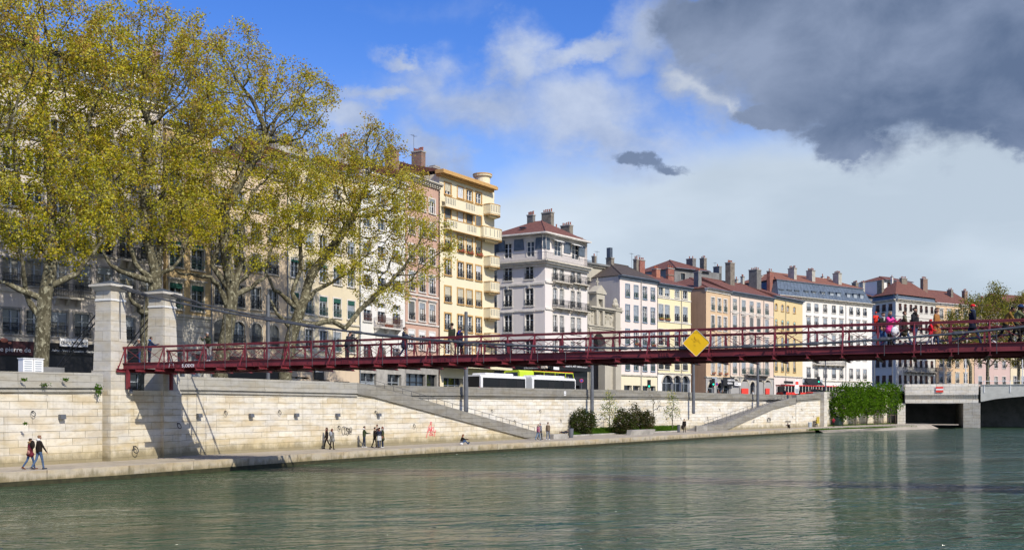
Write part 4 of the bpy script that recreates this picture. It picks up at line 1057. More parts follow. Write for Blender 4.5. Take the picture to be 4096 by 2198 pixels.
# ---- E: white narrow building --------------------------------------------------------------------
FE = Fac(1441, 107.8, 1620, 114.9)
E = make('narrow bright white building with a small flower balcony, between the cream and the salmon facades', base=FE.A)
zE = FE.z(1523, 712)
rowsE = [(1372, 1432, dict(rail='brown_rail')), (1213, 1290, dict(rail='brown_rail')), (1085, 1155, dict(rail='iron_black')), (965, 1030, {}), (860, 920, {}), (765, 820, {})]
M['brown_rail'] = M['brown_paint']
facade(E, FE, [1469, 1525, 1584], rowsE, 1525, zE, 'st_white', w_=1.35, opt=dict(trim='stone_white', cas='grey_paint', awn='awning_white', glass=('glass_blue', 'glass')),
       ground=[(FE.u(1474), .1, 2.8, 3.4, {'frame': 'grey_paint', 'shutter': 'blind_grey'}), (FE.u(1578), .1, 2.6, 3.4, {'frame': 'grey_paint'})], gmat='concrete', gh=FE.z(1525, 1455))
cornice(E, FE, zE, 'stone_white', .6); body(E, FE, zE+.1, mat='render_pale'); roof(E, FE, zE+.2, 12, 2.2, 'tile_red'); balcony(E, FE, 1494, 1586, 1540, 1311, 'stone_white', 'brown_paint', .95)
chimney(E, FE, 1538, 1596, 590, 5, 'brick_brown', .45, 4, low=7); chimney(E, FE, 1452, 1492, 640, 5, 'brick_grey', .45, 3, low=7)
for k in range(3): MB().lathe([(.14, 0), (.20, .34), (.21, .36), (.17, .36)], n=10).build('flower_pot', 'pot_red', E, FE.e*(FE.u(1530)+k*.5)-FE.n*.55+V3((0, 0, FE.z(1540, 1311))), FE.rz)

# ---- F: salmon building ------------------------------------------------------------------------------
FF = Fac(1621, 115.0, 1757, 121.2)
Fb = make('salmon pink building with white moulded window surrounds left of the cream balcony block', base=FF.A)
zF = FF.z(1690, 722)
rowsF = [(1325, 1398, dict(awn='awning_white')), (1212, 1284, dict(rail='iron_black', per={0: {'blind': 'blind_dark', 'bl_': .75}}, lintel=True)), (1095, 1168, dict(rail='iron_black')), (988, 1052, dict(rail='iron_black')), (885, 945, dict(rail='iron_black')), (785, 842, {})]
facade(Fb, FF, [1646, 1688, 1728], rowsF, 1690, zF, 'st_salmon', w_=1.15, opt=dict(trim='stone_white', cas='white_paint', blind='blind_grey', bl_=(0, .2, .3), tw=.18),
       ground=[(FF.u(1664), .1, 4.0, 3.6, {'glass': 'glass_blue'}), (FF.u(1727), .1, 2.2, 3.6, {})], gmat='stone_grey', gh=FF.z(1690, 1452))
cornice(Fb, FF, zF, 'stone_trim', .6); body(Fb, FF, zF+.1, mat='render_pale'); roof(Fb, FF, zF+.2, 12, 2.0, 'tile_red'); course(Fb, FF, FF.z(1690, 1300), 'stone_white'); course(Fb, FF, FF.z(1690, 1185), 'stone_white'); downpipe(Fb, FF, 1754, 5, zF, 'brown_paint')
chimney(Fb, FF, 1646, 1702, 600, 4.5, 'brick_brown', .30, 6, low=8); chimney(Fb, FF, 1706, 1760, 664, 2.0, 'render_pale', .5, 0, low=6); antenna(Fb, FF, 1655, 538, 5, 4)

# ---- G: cream thirties block with rounded corner balconies -----------------------------------------------
FG = Fac(1758, 121.6, 1962, 130.8)
G = make('cream art deco block with ochre window frames and rounded corner balconies', base=FG.A)
zG = FG.z(1789, 706)
vb = dict(trim='ochre_trim', cas='white_paint', tw=.16, glass=('glass', 'glass', 'glass_blue'))
RG = [(771, 814), (863, 912), (961, 1022), (1063, 1122), (1166, 1226), (1269, 1332), (1370, 1425)]
rowsG = []
for i, (a, b) in enumerate(RG):
    o = {}
    if i == 0: o = dict(per={0: dict(blind='blind_cream', bl_=.7), 1: dict(blind='blind_white', bl_=.95)})
    if i == 1: o = dict(blind='blind_dark', bl_=.9, per={1: dict(blind='blind_white')})
    if i == 2: o = dict(blind='blind_cream', bl_=.45, rail='iron_black', box='flower_red')
    if i == 3: o = dict(rail='iron_black', per={3: dict(blind='blind_white', bl_=.4)})
    if i == 4: o = dict(blind='blind_cream', bl_=.68, rail='iron_black')
    if i == 5: o = dict(rail='iron_black')
    rowsG.append((a, b, o))
facade(G, FG, [1791, 1842, 1877, 1914], rowsG, 1914, zG, 'st_vanilla', w_=1.25, opt=vb, ground=[(FG.u(1815), .1, 4.2, 3.3, {'frame': 'grey_paint'}), (FG.u(1880), .1, 3.6, 3.3, {'frame': 'grey_paint'})], gmat='st_vanilla', gh=FG.z(1880, 1470))
body(G, FG, zG+.1, mat='st_vanilla')
m = MB(); m.box(-.5, FG.len+.3, -1.0, .3, zG, zG+.35); m.box(-.45, FG.len+.25, -.9, .3, zG+.353, zG+.47); m.box(-.3, FG.len+.2, -.45, .3, zG-.25, zG-.003); m.build('eaves', 'ochre_trim', G, (0, 0, 0), FG.rz)
roof(G, FG, zG+.48, 12, 1.7, 'tile_red', hip1=True, over=.3)
# right end: rounded tower of balconies
mr = MB(); rr = 1.15; uC = FG.len
mr.box(uC-.05, uC+.9, .02, 3.0, FG.z0, zG+.5); mr.box(uC+.9, uC+1.05, .4, 1.0, FG.z0, zG-.6)
mr.build('corner_bay', 'st_vanilla', G, (0, 0, 0), FG.rz)
MB().box(uC+.903, uC+.99, .06, .36, FG.z0, zG-3).build('corner_strip', 'ochre_trim', G, (0, 0, 0), FG.rz)
m = MB(); m.lathe([(1.0, 0), (1.0, 1.5), (1.25, 1.7), (1.25, 2.0), (1.0, 2.02)], (uC-.1, 1.2, zG+.2), 20); m.build('corner_drum', 'st_vanilla', G, (0, 0, 0), FG.rz)
m = MB(); m.lathe([(1.29, 0), (1.29, .16), (1.2, .18)], (uC-.1, 1.2, zG+2.06), 20); m.build('drum_cap', 'ochre_trim', G, (0, 0, 0), FG.rz)
def curved_balcony(z, h, u0, r_, y0=0.0, straight=0.0, slots=7):
    """parapet of a half round balcony; straight part runs along the facade to the left"""
    o = None; c = (uC-.2, y0+.2)
    pts = [(c[0]-straight-r_*.9, y0-.05)] + [(c[0]-straight-r_*.9, y0-r_*.72)] + [(c[0]+r_*math.sin(a), c[1]-r_*math.cos(a)) for a in np.linspace(-.35, R(120), 12)]
    m = MB()
    for a, b in zip(pts, pts[1:]):
        m.bar((*a, z+h/2), (*b, z+h/2), .12, h)
    m.prism([(p[0], p[1]) for p in pts]+[(c[0], c[1]+.6)], (1,0,0), (0,1,0), (0,0,z-.12), (0,0,.14))
    sm = [(c[0]+(p[0]-c[0])*.75, c[1]+(p[1]-c[1])*.75) for p in pts[1:]]
    m.prism([(p[0], p[1]) for p in sm]+[(c[0], c[1]+.5)], (1,0,0), (0,1,0), (0,0,z-.36), (0,0,.238))
    o = m.build('balcony', 'st_vanilla', G, (0, 0, 0), FG.rz)
    m = MB()
    for a, b in zip(pts, pts[1:]): m.bar((*a, z+h+.05), (*b, z+h+.05), .2, .09)
    for a, b in zip(pts, pts[1:]): m.bar((*a, z-.16), (*b, z-.16), .18, .06)
    m.build('balcony_coping', 'ochre_trim', o)
    m = MB()
    for i, (a, b) in enumerate(zip(pts[1:], pts[2:])):
        for k in (.15, .5, .85) if math.dist(a, b) > .5 else (.5,):
            x, y = lerp(a[0], b[0], k), lerp(a[1], b[1], k); nx, ny = (b[1]-a[1]), -(b[0]-a[0]); l = math.hypot(nx, ny); nx, ny = nx/l, ny/l
            m.bar((x+nx*.062, y+ny*.062, z+.2), (x+nx*.062, y+ny*.062, z+h-.12), .10, .012, (nx, ny, 0))
    m.build('balcony_slots', 'render_grey', o)
zz = lambda y: FG.z(1962, y)
curved_balcony(zz(862), 1.15, 0, 1.5); curved_balcony(zz(962), 1.25, 0, 1.7, straight=1.6)
for y in (1068, 1168, 1272, 1372): curved_balcony(zz(y), 1.15, 0, 1.45)
for yb, (pa, pb) in ((826, (1763, 1895)), (905, (1770, 1960))):        # long balustrades on the front
    a, b = FG.u(pa), FG.u(pb); z = FG.z((pa+pb)/2, yb+(14 if yb < 850 else 30)); m = MB(); m.box(a, b, -.75, -.63, z, z+1.05); m.box(a, b, -.75, -.01, z-.14, z-.003)
    o = m.build('balcony', 'st_vanilla', G, (0, 0, 0), FG.rz); m = MB(); m.box(a-.04, b+.04, -.79, -.59, z+1.053, z+1.14); m.box(a-.02, b+.02, -.78, -.3, z-.2, z-.143); m.build('balcony_coping', 'ochre_trim', o)
    m = MB(); n = int((b-a)/.34)
    for i in range(n):
        if (i//6) % 2 == 0: m.box(a+.15+i*.34, a+.27+i*.34, -.765, -.752, z+.2, z+.92)
    m.build('balcony_slots', 'render_grey', o)
m = MB(); a, b = FG.u(1771), FG.len; m.box(-.2, b+2.2, -2.0, -.05, FG.z(1880, 1475), FG.z(1880, 1452)); m.build('canopy', 'st_vanilla', G, (0, 0, 0), FG.rz)
chimney(G, FG, 1720, 1758, 660, 3.5, 'render_pale', .5, 0, low=5)

# ---- H: lilac white corner house -----------------------------------------------------------------
FH = Fac(2180, 141.2, 2349, 149.6); FHs = Fac(1950, 145.6, 2180, 141.2)
H = make('big pale lilac corner house with wrap around iron balcony under a red hipped roof', base=FH.A)
zH = FH.z(2180, 1040)    # balcony floor level
zT = FH.z(2180, 934)
optH = dict(trim='stone_white', cas='white_paint', rail='iron_black', tw=.15, glass=('glass', 'glass', 'glass_blue'))
RH = [(1062, 1123), (1155, 1222), (1262, 1330), (1362, 1425)]
facade(H, FH, [2220, 2247, 2291, 2315], [(a, b, dict(keystone=(i == 1))) for i, (a, b) in enumerate(RH)], 2246, zH-.5, 'st_lilac', w_=1.0, opt=optH, base=FH.A,
       ground=[(FH.u(2225), .1, 3.0, 2.9, {}), (FH.u(2295), .1, 3.0, 2.9, {})], gmat='dark_shop', gh=FH.z(2246, 1470))
facade(H, FHs, [1972, 2032, 2117], [(a, b, dict(keystone=(i == 1), lintel=(i == 2), per={1: dict(blind='blind_dark', bl_=(.0, .3))})) for i, (a, b) in enumerate([(1056, 1117), (1152, 1222), (1255, 1325), (1360, 1425)])],
       2117, zH-.5, 'st_lilac', w_=1.3, opt=optH, base=FH.A, ground=[(FHs.u(2030), .1, 3.6, 2.9, {}), (FHs.u(2120), .1, 3.2, 2.9, {})], gmat='dark_shop', gh=FHs.z(2117, 1470), name='wall')
for f, ref in ((FH, 2246), (FHs, 2117)):
    course(H, f, f.z(ref, 1140), 'stone_white', .2, .3, base=FH.A); course(H, f, f.z(ref, 1245), 'stone_white', .15, .25, base=FH.A)
# attic storey, slightly set back, and the long balcony
def attic(f, cols, ref, ins, w_):
    A2 = Fac(2048, 100, 2100, 100); A2.A = f.A+f.n*ins; A2.B = f.B+f.n*ins; A2.e = f.e; A2.n = f.n; A2.rz = f.rz; A2.len = f.len; A2.z0 = zH
    facade(H, A2, cols, [(966, 1026, {'sill': False, 'rail': None, 'keystone': False})], ref, zT, 'st_lilac', w_=w_, opt=optH, base=FH.A, name='attic_wall')
    m = MB(); n = len(cols)
    us = [A2.u(c) for c in cols]; mids = [0.9]+[(a+b)/2 for a, b in zip(us, us[1:])]+[f.len-.9]
    for u in mids: m.hexa([(u-.85, -.10, zT-2.0), (u+.85, -.10, zT-2.0), (u+.85, -.01, zT-2.0), (u-.85, -.01, zT-2.0), (u-.7, -.22, zT-.4), (u+.7, -.22, zT-.4), (u+.7, -.01, zT-.4), (u-.7, -.01, zT-.4)])
    m.build('slate_panel', 'slate_blue', H, A2.A-FH.A, f.rz)
attic(FH, [2232, 2302], 2246, .5, 1.9); attic(FHs, [1972, 2032, 2122], 2117, .5, 1.2)
cr = MB()
for f in (FHs, FH):
    O = f.A-FH.A
    for (p, h0, h1, mi) in ((.95, -.2, 0, 0), (.7, -.45, -.203, 0), (.3, -.8, -.453, 0)):
        a = 0 if f is FH else 0; m = MB(); m.box(-p if f is FH else 0, f.len+(.0 if f is FH else p), -p, .5, zH+h0, zH+h1)
        m.build('balcony_slab' if p > .9 else 'cornice', 'stone_white' if p < .9 else 'stone_trim', H, O+V3((0, 0, .004 if f is FH else 0)), f.rz)
    r = MB(); L = f.len+(.8 if f is FHs else 0); x0 = -.8 if f is FH else 0
    r.box(x0, L, -.86, -.82, zH+1.0, zH+1.05); r.box(x0, L, -.85, -.83, zH+.12, zH+.15)
    for i in range(int((L-x0)/.16)): x = x0+i*.16; r.box(x, x+.022, -.85, -.83, zH+.0, zH+1.0)
    r.build('balcony_railing', 'cable_grey', H, O, f.rz)
mm = MB(); e1, n1_ = FH.e, FH.n; 
c0, c1, c2 = V3((0, 0, 0)), FH.B-FH.A, FHs.A-FH.A
ov = .5
P0 = c0-FH.n*ov-FH.e*ov; P1 = c1-FH.n*ov+FH.e*.3; P2 = c2-FHs.n*ov-FHs.e*.4; back = c2+(c1-c0)
Pb = P2+(P1-P0); ctr = (P0+P1+P2+Pb)/4; rz_ = zT+2.55+.4
ra = ctr+(P2-P0)*.06; rb = ctr-(P2-P0)*.06; up = lambda p, z: V3((p.x, p.y, z))
zt = zT+.15
def fc(pts):
    p = [V3(q) for q in pts]; h = (p[1]-p[0]); h.z = 0; h.normalize(); nn = (p[1]-p[0]).cross(p[2]-p[0]).normalized(); v = nn.cross(h)
    mm.face(pts, 0, [((q-p[0]).dot(h), (q-p[0]).dot(v)) for q in p])
fc([up(P0, zt), up(P1, zt), up(rb, rz_)]); fc([up(P2, zt), up(P0, zt), up(rb, rz_), up(ra, rz_)]); fc([up(Pb, zt), up(P2, zt), up(ra, rz_)]); fc([up(P1, zt), up(Pb, zt), up(ra, rz_), up(rb, rz_)])
mm.face([up(P0, zt-.1), up(P2, zt-.1), up(Pb, zt-.1), up(P1, zt-.1)], 1)
for a, b in ((P0, P1), (P2, P0)): mm.bar(up(a, zt-.02), up(b, zt-.02), .2, .22, (0, 0, 1), 1)
mm.tube([up(P0, zt), up(rb, rz_)], .12, 6, 0); mm.build('roof', ['tile_red', 'stone_white'], H)
m = MB(); D1 = FH.n*12; Cn = c2+FH.n*.2
for a, b in ((c1, c1+(c2-c0)), (c1+(c2-c0), c2)): m.face([up(a, 4), up(b, 4), up(b, zT+.1), up(a, zT+.1)])
m.build('side_wall', 'st_lilac', H)
balcony(H, FH, 2206, 2274, 2240, 1129, 'stone_trim', 'iron_black', .8, 1.1, base=FH.A); balcony(H, FH, 2279, 2342, 2310, 1136, 'stone_trim', 'iron_black', .8, 1.1, base=FH.A)
balcony(H, FH, 2208, 2274, 2240, 1232, 'stone_trim', 'iron_black', .8, 1.1, base=FH.A); balcony(H, FH, 2280, 2342, 2310, 1242, 'stone_trim', 'iron_black', .8, 1.1, base=FH.A)
for (a, b, y, bk, mt, fr, pt) in ((2108, 2141, 856, 5, 'brick_grey', .3, 4), (2166, 2216, 845, 6, 'brick_dark', .25, 5), (2242, 2292, 897, 5.5, 'brick_dark', .28, 5), (2215, 2236, 908, 8, 'render_pale', .5, 1), (2288, 2330, 945, 2, 'render_pale', .5, 0)):
    chimney(H, FH, a, b, y, bk, mt, fr, pt, low=4.5, base=FH.A)
MB().box(-.45, .45, -.3, .3, 0, .12).build('skylight', 'glass_blue', H, up(P0*.35+P2*.30+ra*.35, zT+1.35), FHs.rz)
for px in (2232, 2302):
    MB().hexa([(-1.1, -1.1, -.35), (1.1, -1.1, -.35), (1.1, -1.04, -.30), (-1.1, -1.04, -.30), (-1.1, -.02, .12), (1.1, -.02, .12), (1.1, .04, .16), (-1.1, .04, .16)]).build('awning', 'awning_white', H, FH.e*FH.u(px)+FH.n*.5+V3((0, 0, zT-.45)), FH.rz)
s5, L, Hh, th = sign_board(H, FH, 2186, 2346, 1435, 1482, 2246, 'black', .55, base=FH.A, th=.3)
skin(s5, th, 'Galerie Art Génération', .60, L*.33, .55)
s7, L, Hh, th = sign_board(H, FHs, 1992, 2168, 1440, 1484, 2117, 'black', .30, base=FH.A, th=.3)
skin(s7, th, 'Galerie Art Génération', .55, L*.12, .95)
skin(s7, th, "L'Art accessible", .36, L*.64, .35)
s6 = MB().box(0, 1.3, -.1, 0, 0, 1.5).build('shop_sign', 'white_sign', H, FH.e*(FH.u(2190))-FH.n*1.0+V3((0, 0, FH.z(2200, 1478))), FH.rz); text_mesh('art', .6, 'black', s6, (.2, -.115, .4), 0, .01, bold=.01)

# ---- I: church portal and the church behind it -----------------------------------------------------
FI = Fac(2350, 149.9, 2479, 157.4)
I = make('carved stone church portal with niche, cross and big round arch between lilac and pink houses', 'church_portal', FI.A, cat='church')
zI = FI.z(2393, 1235)
uc, ow = FI.u(2393), 3.9; zo = FI.z(2393, 1332)
wall_with_openings(FI, [(uc, 4.3, ow, zo-4.3)], 4.2, zI, 'st_church', I, FI.A, t=1.2)
m = MB(); P = arch_pts(ow, zo-4.3, ow/2, 14)[2:]
for a, b in zip(P, P[1:]):
    h = zo-4.3
    m.hexa([(b[0], 0, b[1]), (a[0], 0, a[1]), (a[0], 1.2, a[1]), (b[0], 1.2, b[1]), (b[0], 0, h+.01), (a[0], 0, h+.01), (a[0], 1.2, h+.01), (b[0], 1.2, h+.01)])
    k = 1.28; cz_ = h-ow/2
    m.hexa([(b[0], -.16, b[1]), (a[0], -.16, a[1]), (a[0], -.01, a[1]), (b[0], -.01, b[1]), (b[0]*k, -.16, cz_+(b[1]-cz_)*k), (a[0]*k, -.16, cz_+(a[1]-cz_)*k), (a[0]*k, -.01, cz_+(a[1]-cz_)*k), (b[0]*k, -.01, cz_+(b[1]-cz_)*k)])
m.build('arch', 'st_church', I, FI.e*uc+V3((0, 0, 4.3)), FI.rz)
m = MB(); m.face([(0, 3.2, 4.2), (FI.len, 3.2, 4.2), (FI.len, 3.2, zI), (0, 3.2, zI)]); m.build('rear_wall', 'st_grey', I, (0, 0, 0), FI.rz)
for (h0, h1, p) in ((0, .25, .7), (-.25, -.003, .45), (-2.7, -2.5, .3), (-3.0, -2.703, .15)):
    MB().box(.02, FI.len-.02, -p, 1.4, zI+h0, zI+h1).build('entablature', 'st_church', I, (0, 0, 0), FI.rz)
n_c = MB(); 
for x in (.25, FI.len-1.7, FI.len-.55): n_c.box(x, x+.5, -.3, -.005, 4.2, zI-3.0)
n_c.build('pilaster', 'st_church', I, (0, 0, 0), FI.rz)
u0 = FI.u(2393); zc = zI+.25
m = MB(); m.box(u0-1.15, u0-.62, -.45, .9, zI-2.4, zc+2.0); m.box(u0+.62, u0+1.15, -.45, .9, zI-2.4, zc+2.0); m.box(u0-.62, u0+.62, .3, .9, zI-2.4, zc+1.2); m.box(u0-.62, u0+.62, -.45, .9, zc+1.2, zc+2.0)
m.box(u0-1.45, u0+1.45, -.6, .95, zc+2.003, zc+2.25); m.prism([(u0-1.5, 0), (u0+1.5, 0), (u0, 1.1)], (1, 0, 0), (0, 0, 1), (0, -.6, zc+2.253), (0, 1.5, 0)); m.build('niche', 'st_church', I, (0, 0, 0), FI.rz)
m = MB(); m.box(u0-.08, u0+.08, .1, .25, zc+3.3, zc+4.5); m.box(u0-.42, u0+.42, .1, .25, zc+3.85, zc+4.02); m.build('cross', 'st_church', I, (0, 0, 0), FI.rz)
m = MB(); m.ellip((u0, 0, zI-.2), (.32, .28, 1.3)); m.ellip((u0, 0, zI+1.15), (.17, .17, .22)); m.ellip((u0+.2, -.15, zI+.35), (.14, .14, .3)); m.build('statue', 'st_church', I, (0, 0, 0), FI.rz)
rnd = random.Random(5); m = MB()
for k in range(26):
    x = .3+rnd.random()*(FI.len-2.3)
    if abs(x-u0) < 1.3: continue
    z = zI-2.3+rnd.random()*.9; m.ellip((x, -.02, z+.5), (.16, .14, .55)); m.ellip((x, -.1, z+1.15), (.11, .11, .13))
m.build('relief', 'st_church', I, (0, 0, 0), FI.rz)
ux = FI.u(2462); m = MB(); m.box(ux-.85, ux+.6, -.55, .9, 4.2, zI+.3); m.box(ux-1.05, ux+.75, -.8, 1.1, zI+.303, zI+.6); m.build('end_pier', 'st_church', I, (0, 0, 0), FI.rz)
m = MB(); m.ellip((ux-.1, 0, zI+1.0), (.75, .5, .45)); m.ellip((ux-.1, 0, zI+1.6), (.42, .35, .5)); m.ellip((ux-.45, 0, zI+1.4), (.25, .2, .45)); m.ellip((ux+.3, 0, zI+1.35), (.22, .2, .4)); m.build('trophy', 'st_church', I, (0, 0, 0), FI.rz)
m = MB(); m.lathe([(.36, 0), (.36, .3), (.28, .4), (.26, 5.6), (.36, 5.75), (.36, 6.0)], (FI.u(2434), .6, 4.3), 14); m.build('column', 'stone_white', I, (0, 0, 0), FI.rz)
FI2 = Fac(2332, 160, 2424, 164)
I2 = make('tall plain stone church front with dark cornice rising behind the carved portal', 'church', FI2.A, cat='church')
z2 = FI2.z(2385, 1062); body(I2, FI2, z2, 9, 'st_church'); 
wall_with_openings(FI2, [(2.0, z2-6.0, 2.6, 3.4)], 4.2, z2, 'st_church', I2, FI2.A, t=.5); MB().face([(.6, .5, z2-6.1), (3.4, .5, z2-6.1), (3.4, .5, z2-2.4), (.6, .5, z2-2.4)]).build('niche', 'st_grey', I2, (0, 0, 0), FI2.rz)
MB().box(-.4, FI2.len+.5, -.6, 9.5, z2, z2+.3).build('cornice', 'render_grey', I2, (0, 0, 0), FI2.rz); MB().box(-.2, FI2.len+.25, -.3, 9.2, z2-.3, z2-.003).build('frieze', 'st_church', I2, (0, 0, 0), FI2.rz)
chimney(I2, FI2, 2367, 2386, 1022, 3, 'brick_dark', .4, 1, low=4); antenna(I2, FI2, 2388, 1003, 4, 3.2)
fe = thing('iron_fence', 'black spiked iron fence in front of the church portal', 'fence', FI.A-FI.n*1.2+V3((0, 0, 4.4)), FI.rz)
m = MB()
for i in range(44): x = i*.2; m.box(x, x+.03, 0, .03, 0, 2.0+.18*(i % 4 == 0)); 
m.build('bars', 'iron_black', fe); MB().box(0, 8.8, -.01, .04, 1.6, 1.66).build('rail', 'iron_black', fe)

def block(px0, d0, px1, d1, label, colr, cols, rows, ref, ytop, ycol, w_=1.05, opt=None, ground=(), gmat=None, ygr=1500, side=None, sidemat=None, rf='tile_red', rise=2.6, crn=('stone_trim', .45, False), z0=4.4, depth=12, hip0=False, hip1=False, bodymat='render_grey', name='apartment_building', frame='iron_black', garch=0.0):
    opt = dict(opt or {}); opt.setdefault('blind', 'blind_grey'); opt.setdefault('bl_', (0, 0, 0, 0, .22, .4, .65))
    f = Fac(px0, d0, px1, d1, z0); r = make(label, name, f.A); z = f.z(ycol, ytop)
    gh = f.z(ref, ygr); g = [(f.u(x), .1, ww, min(hh, gh-z0-.45), {**dict(frame=frame, arch=garch), **(ex[0] if ex else {})}) for (x, ww, hh, *ex) in ground]
    facade(r, f, cols, rows, ref, z, colr, w_=w_, opt=opt, ground=g, gmat=gmat or colr, gh=gh)
    if crn: cornice(r, f, z, crn[0], crn[1], dent=crn[2])
    body(r, f, z+.1, depth, bodymat)
    if rf: roof(r, f, z+.16, depth, rise, rf, hip0=hip0, hip1=hip1)
    return f, r, z
# ---- J pale pink --------------------------------------------------------------------------------------
FJ, J, zJ = block(2479, 157.6, 2629, 165.2, 'pale pink house with blue lintels, four windows wide, right of the church portal', 'st_palepink',
    [2510, 2544, 2579, 2611], [(1136, 1186, {}), (1218, 1281, dict(per={1: dict(blind='blind_grey', bl_=.85), 0: dict(blind='blind_grey', bl_=.35)})), (1315, 1376, dict(box='flower_red', per={0: dict(box=None), 2: dict(box=None)})), (1440, 1479, dict(per={0: dict(blind='blind_dark', bl_=.8), 3: dict(blind='blind_dark', bl_=.9)}))], 2510, 1108, 2510, 1.1,
    dict(trim='blue_grey', cas='white_paint', rail='iron_green', tw=.10, glass=('glass', 'glass_blue')), [(2512, 2.1, 3.0), (2547, 2.1, 3.0), (2585, 2.1, 3.0), (2612, 1.5, 3.0, dict(frame='grey_paint'))], 'st_vanilla', 1497, rf='tile_brown', rise=3.0, crn=('zinc', .5, False), bodymat='st_mauve', hip0=True, frame='stone_white')
downpipe(J, FJ, 2563, 4.5, zJ, 'stone_grey')
chimney(J, FJ, 2424, 2457, 1028, 5, 'brick_dark', .35, 0, low=5); m = MB(); m.box(0, .7, 0, .7, 0, 1.6); m.build('chimney_cowl', 'slate', J, FJ.e*FJ.u(2440, 5)+FJ.n*5+V3((0, 0, FJ.z(2440, 1028, 5))), FJ.rz)
chimney(J, FJ, 2533, 2555, 1034, 4, 'brick_dark', .4, 2, low=5); chimney(J, FJ, 2555, 2580, 1036, 6, 'brick_red', .8, 3, low=5)
antenna(J, FJ, 2527, 1011, 5, 3.5); antenna(J, FJ, 2556, 1018, 6, 1.5)
# ---- K lemon -------------------------------------------------------------------------------------------
FK, K, zK = block(2631, 165.3, 2763, 172.2, 'lemon yellow house with flower boxes over a white arcaded ground floor', 'st_lemon',
    [2643, 2668, 2708, 2740], [(1158, 1190, dict(rail=None, w=1.3)), (1224, 1284, dict(blind='blind_grey', bl_=(.5, .6), per={0: dict(box='flower_yellow'), 1: dict(box='flower_yellow')})), (1321, 1384, dict(blind='blind_grey', bl_=(.0, .3))), (1446, 1478, dict(blind='blind_dark', bl_=.9))], 2708, 1147, 2708, 1.35,
    dict(trim='stone_white', cas='grey_paint', rail='iron_black', tw=.12), [(2671, 3.2, 5.2, dict(arch=1.5)), (2709, 2.6, 5.2, dict(arch=1.25)), (2742, 2.6, 5.2, dict(arch=1.25))], 'st_white', 1492, crn=('zinc', .5, False), rise=2.4, frame='grey_paint')
course(K, FK, FK.z(2708, 1200), 'stone_white', .1); course(K, FK, FK.z(2708, 1292), 'stone_white', .1); downpipe(K, FK, 2724, 4.5, zK, 'stone_grey')
chimney(K, FK, 2607, 2641, 1072, 5, 'brick_orange', .45, 4, low=6); chimney(K, FK, 2665, 2697, 1069, 5, 'brick_red', .75, 3, low=2.4); chimney(K, FK, 2666, 2696.5, 1096, 5.01, 'brick_dark', .75, 0, low=5, cap='brick_dark')
# ---- grey house rising behind K and L -------------------------------------------------------------------
FX = Fac(2698, 192, 2885, 200)
Xh = make('grey rendered house with red hipped roof rising behind the lemon and orange houses', base=FX.A)
zX = FX.z(2760, 1078); facade(Xh, FX, [2731], [(1092, 1118, {})], 2731, zX, 'render_grey', w_=1.2, opt=dict(trim='stone_grey', cas=None, sill=False)); body(Xh, FX, zX, 10)
roof(Xh, FX, zX+.02, 12, 2.6, 'tile_red', hip0=True, hip1=True, u1=FX.len*.72, u0=0)
chimney(Xh, FX, 2745, 2784, 1031, 2.5, 'brick_grey', .35, 2, low=6); chimney(Xh, FX, 2799, 2827, 1030, 7, 'brick_dark', .4, 3, low=3); chimney(Xh, FX, 2853, 2887, 1063, 0, 'render_grey', .3, 1, low=10); chimney(Xh, FX, 2775, 2806, 1083, -14, 'render_grey', .4, 3, low=5)
antenna(Xh, FX, 2860, 1048, 6, 1.5)
# ---- L orange -------------------------------------------------------------------------------------------
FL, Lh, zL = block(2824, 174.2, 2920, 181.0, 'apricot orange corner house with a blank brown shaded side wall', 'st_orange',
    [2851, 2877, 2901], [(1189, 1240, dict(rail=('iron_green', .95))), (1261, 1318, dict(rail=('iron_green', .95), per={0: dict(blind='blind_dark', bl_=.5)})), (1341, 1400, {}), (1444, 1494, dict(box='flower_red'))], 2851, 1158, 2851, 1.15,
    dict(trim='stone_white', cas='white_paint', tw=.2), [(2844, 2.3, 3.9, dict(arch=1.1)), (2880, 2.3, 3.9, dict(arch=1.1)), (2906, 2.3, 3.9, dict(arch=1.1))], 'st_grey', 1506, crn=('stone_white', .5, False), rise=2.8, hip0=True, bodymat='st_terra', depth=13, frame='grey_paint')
# ---- M rose ---------------------------------------------------------------------------------------------
FM, Mh, zM = block(2922, 181.2, 3094, 192.8, 'rose pink house with pale balcony over five stone arcades', 'st_rose',
    [2939, 2974, 3006, 3034, 3067], [(1205, 1250, dict(per={2: dict(blind='blind_grey', bl_=.3)})), (1270, 1325, dict(lintel=True, per={2: dict(blind='blind_dark', bl_=.9), 3: dict(blind='blind_dark', bl_=.9)})), (1350, 1398, dict(lintel=True, blind='blind_grey', bl_=(0, .5, .8))), (1443, 1496, dict(per={0: dict(blind='blind_grey', bl_=.5), 1: dict(blind='blind_grey', bl_=.6)}))], 3006, 1181, 3006, 1.3,
    dict(trim='stone_white', cas='white_paint', rail='iron_green', tw=.14), [(2942, 2.6, 4.3, dict(arch=1.2)), (2979, 2.9, 4.3, dict(arch=1.3)), (3010, 1.6, 3.9, dict(arch=.8)), (3041, 2.9, 4.3, dict(arch=1.3)), (3071, 2.9, 4.3, dict(arch=1.3))], 'st_grey', 1506, crn=('zinc', .55, True), rise=3.0, z0=4.8)
course(Mh, FM, FM.z(3006, 1258), 'stone_white', .08); downpipe(Mh, FM, 2957, 4.5, zM, 'stone_grey'); downpipe(Mh, FM, 3053, 4.5, zM, 'stone_grey'); balcony(Mh, FM, 2974, 3061, 3010, 1498, 'stone_grey', 'iron_green', 1.0, 1.2)
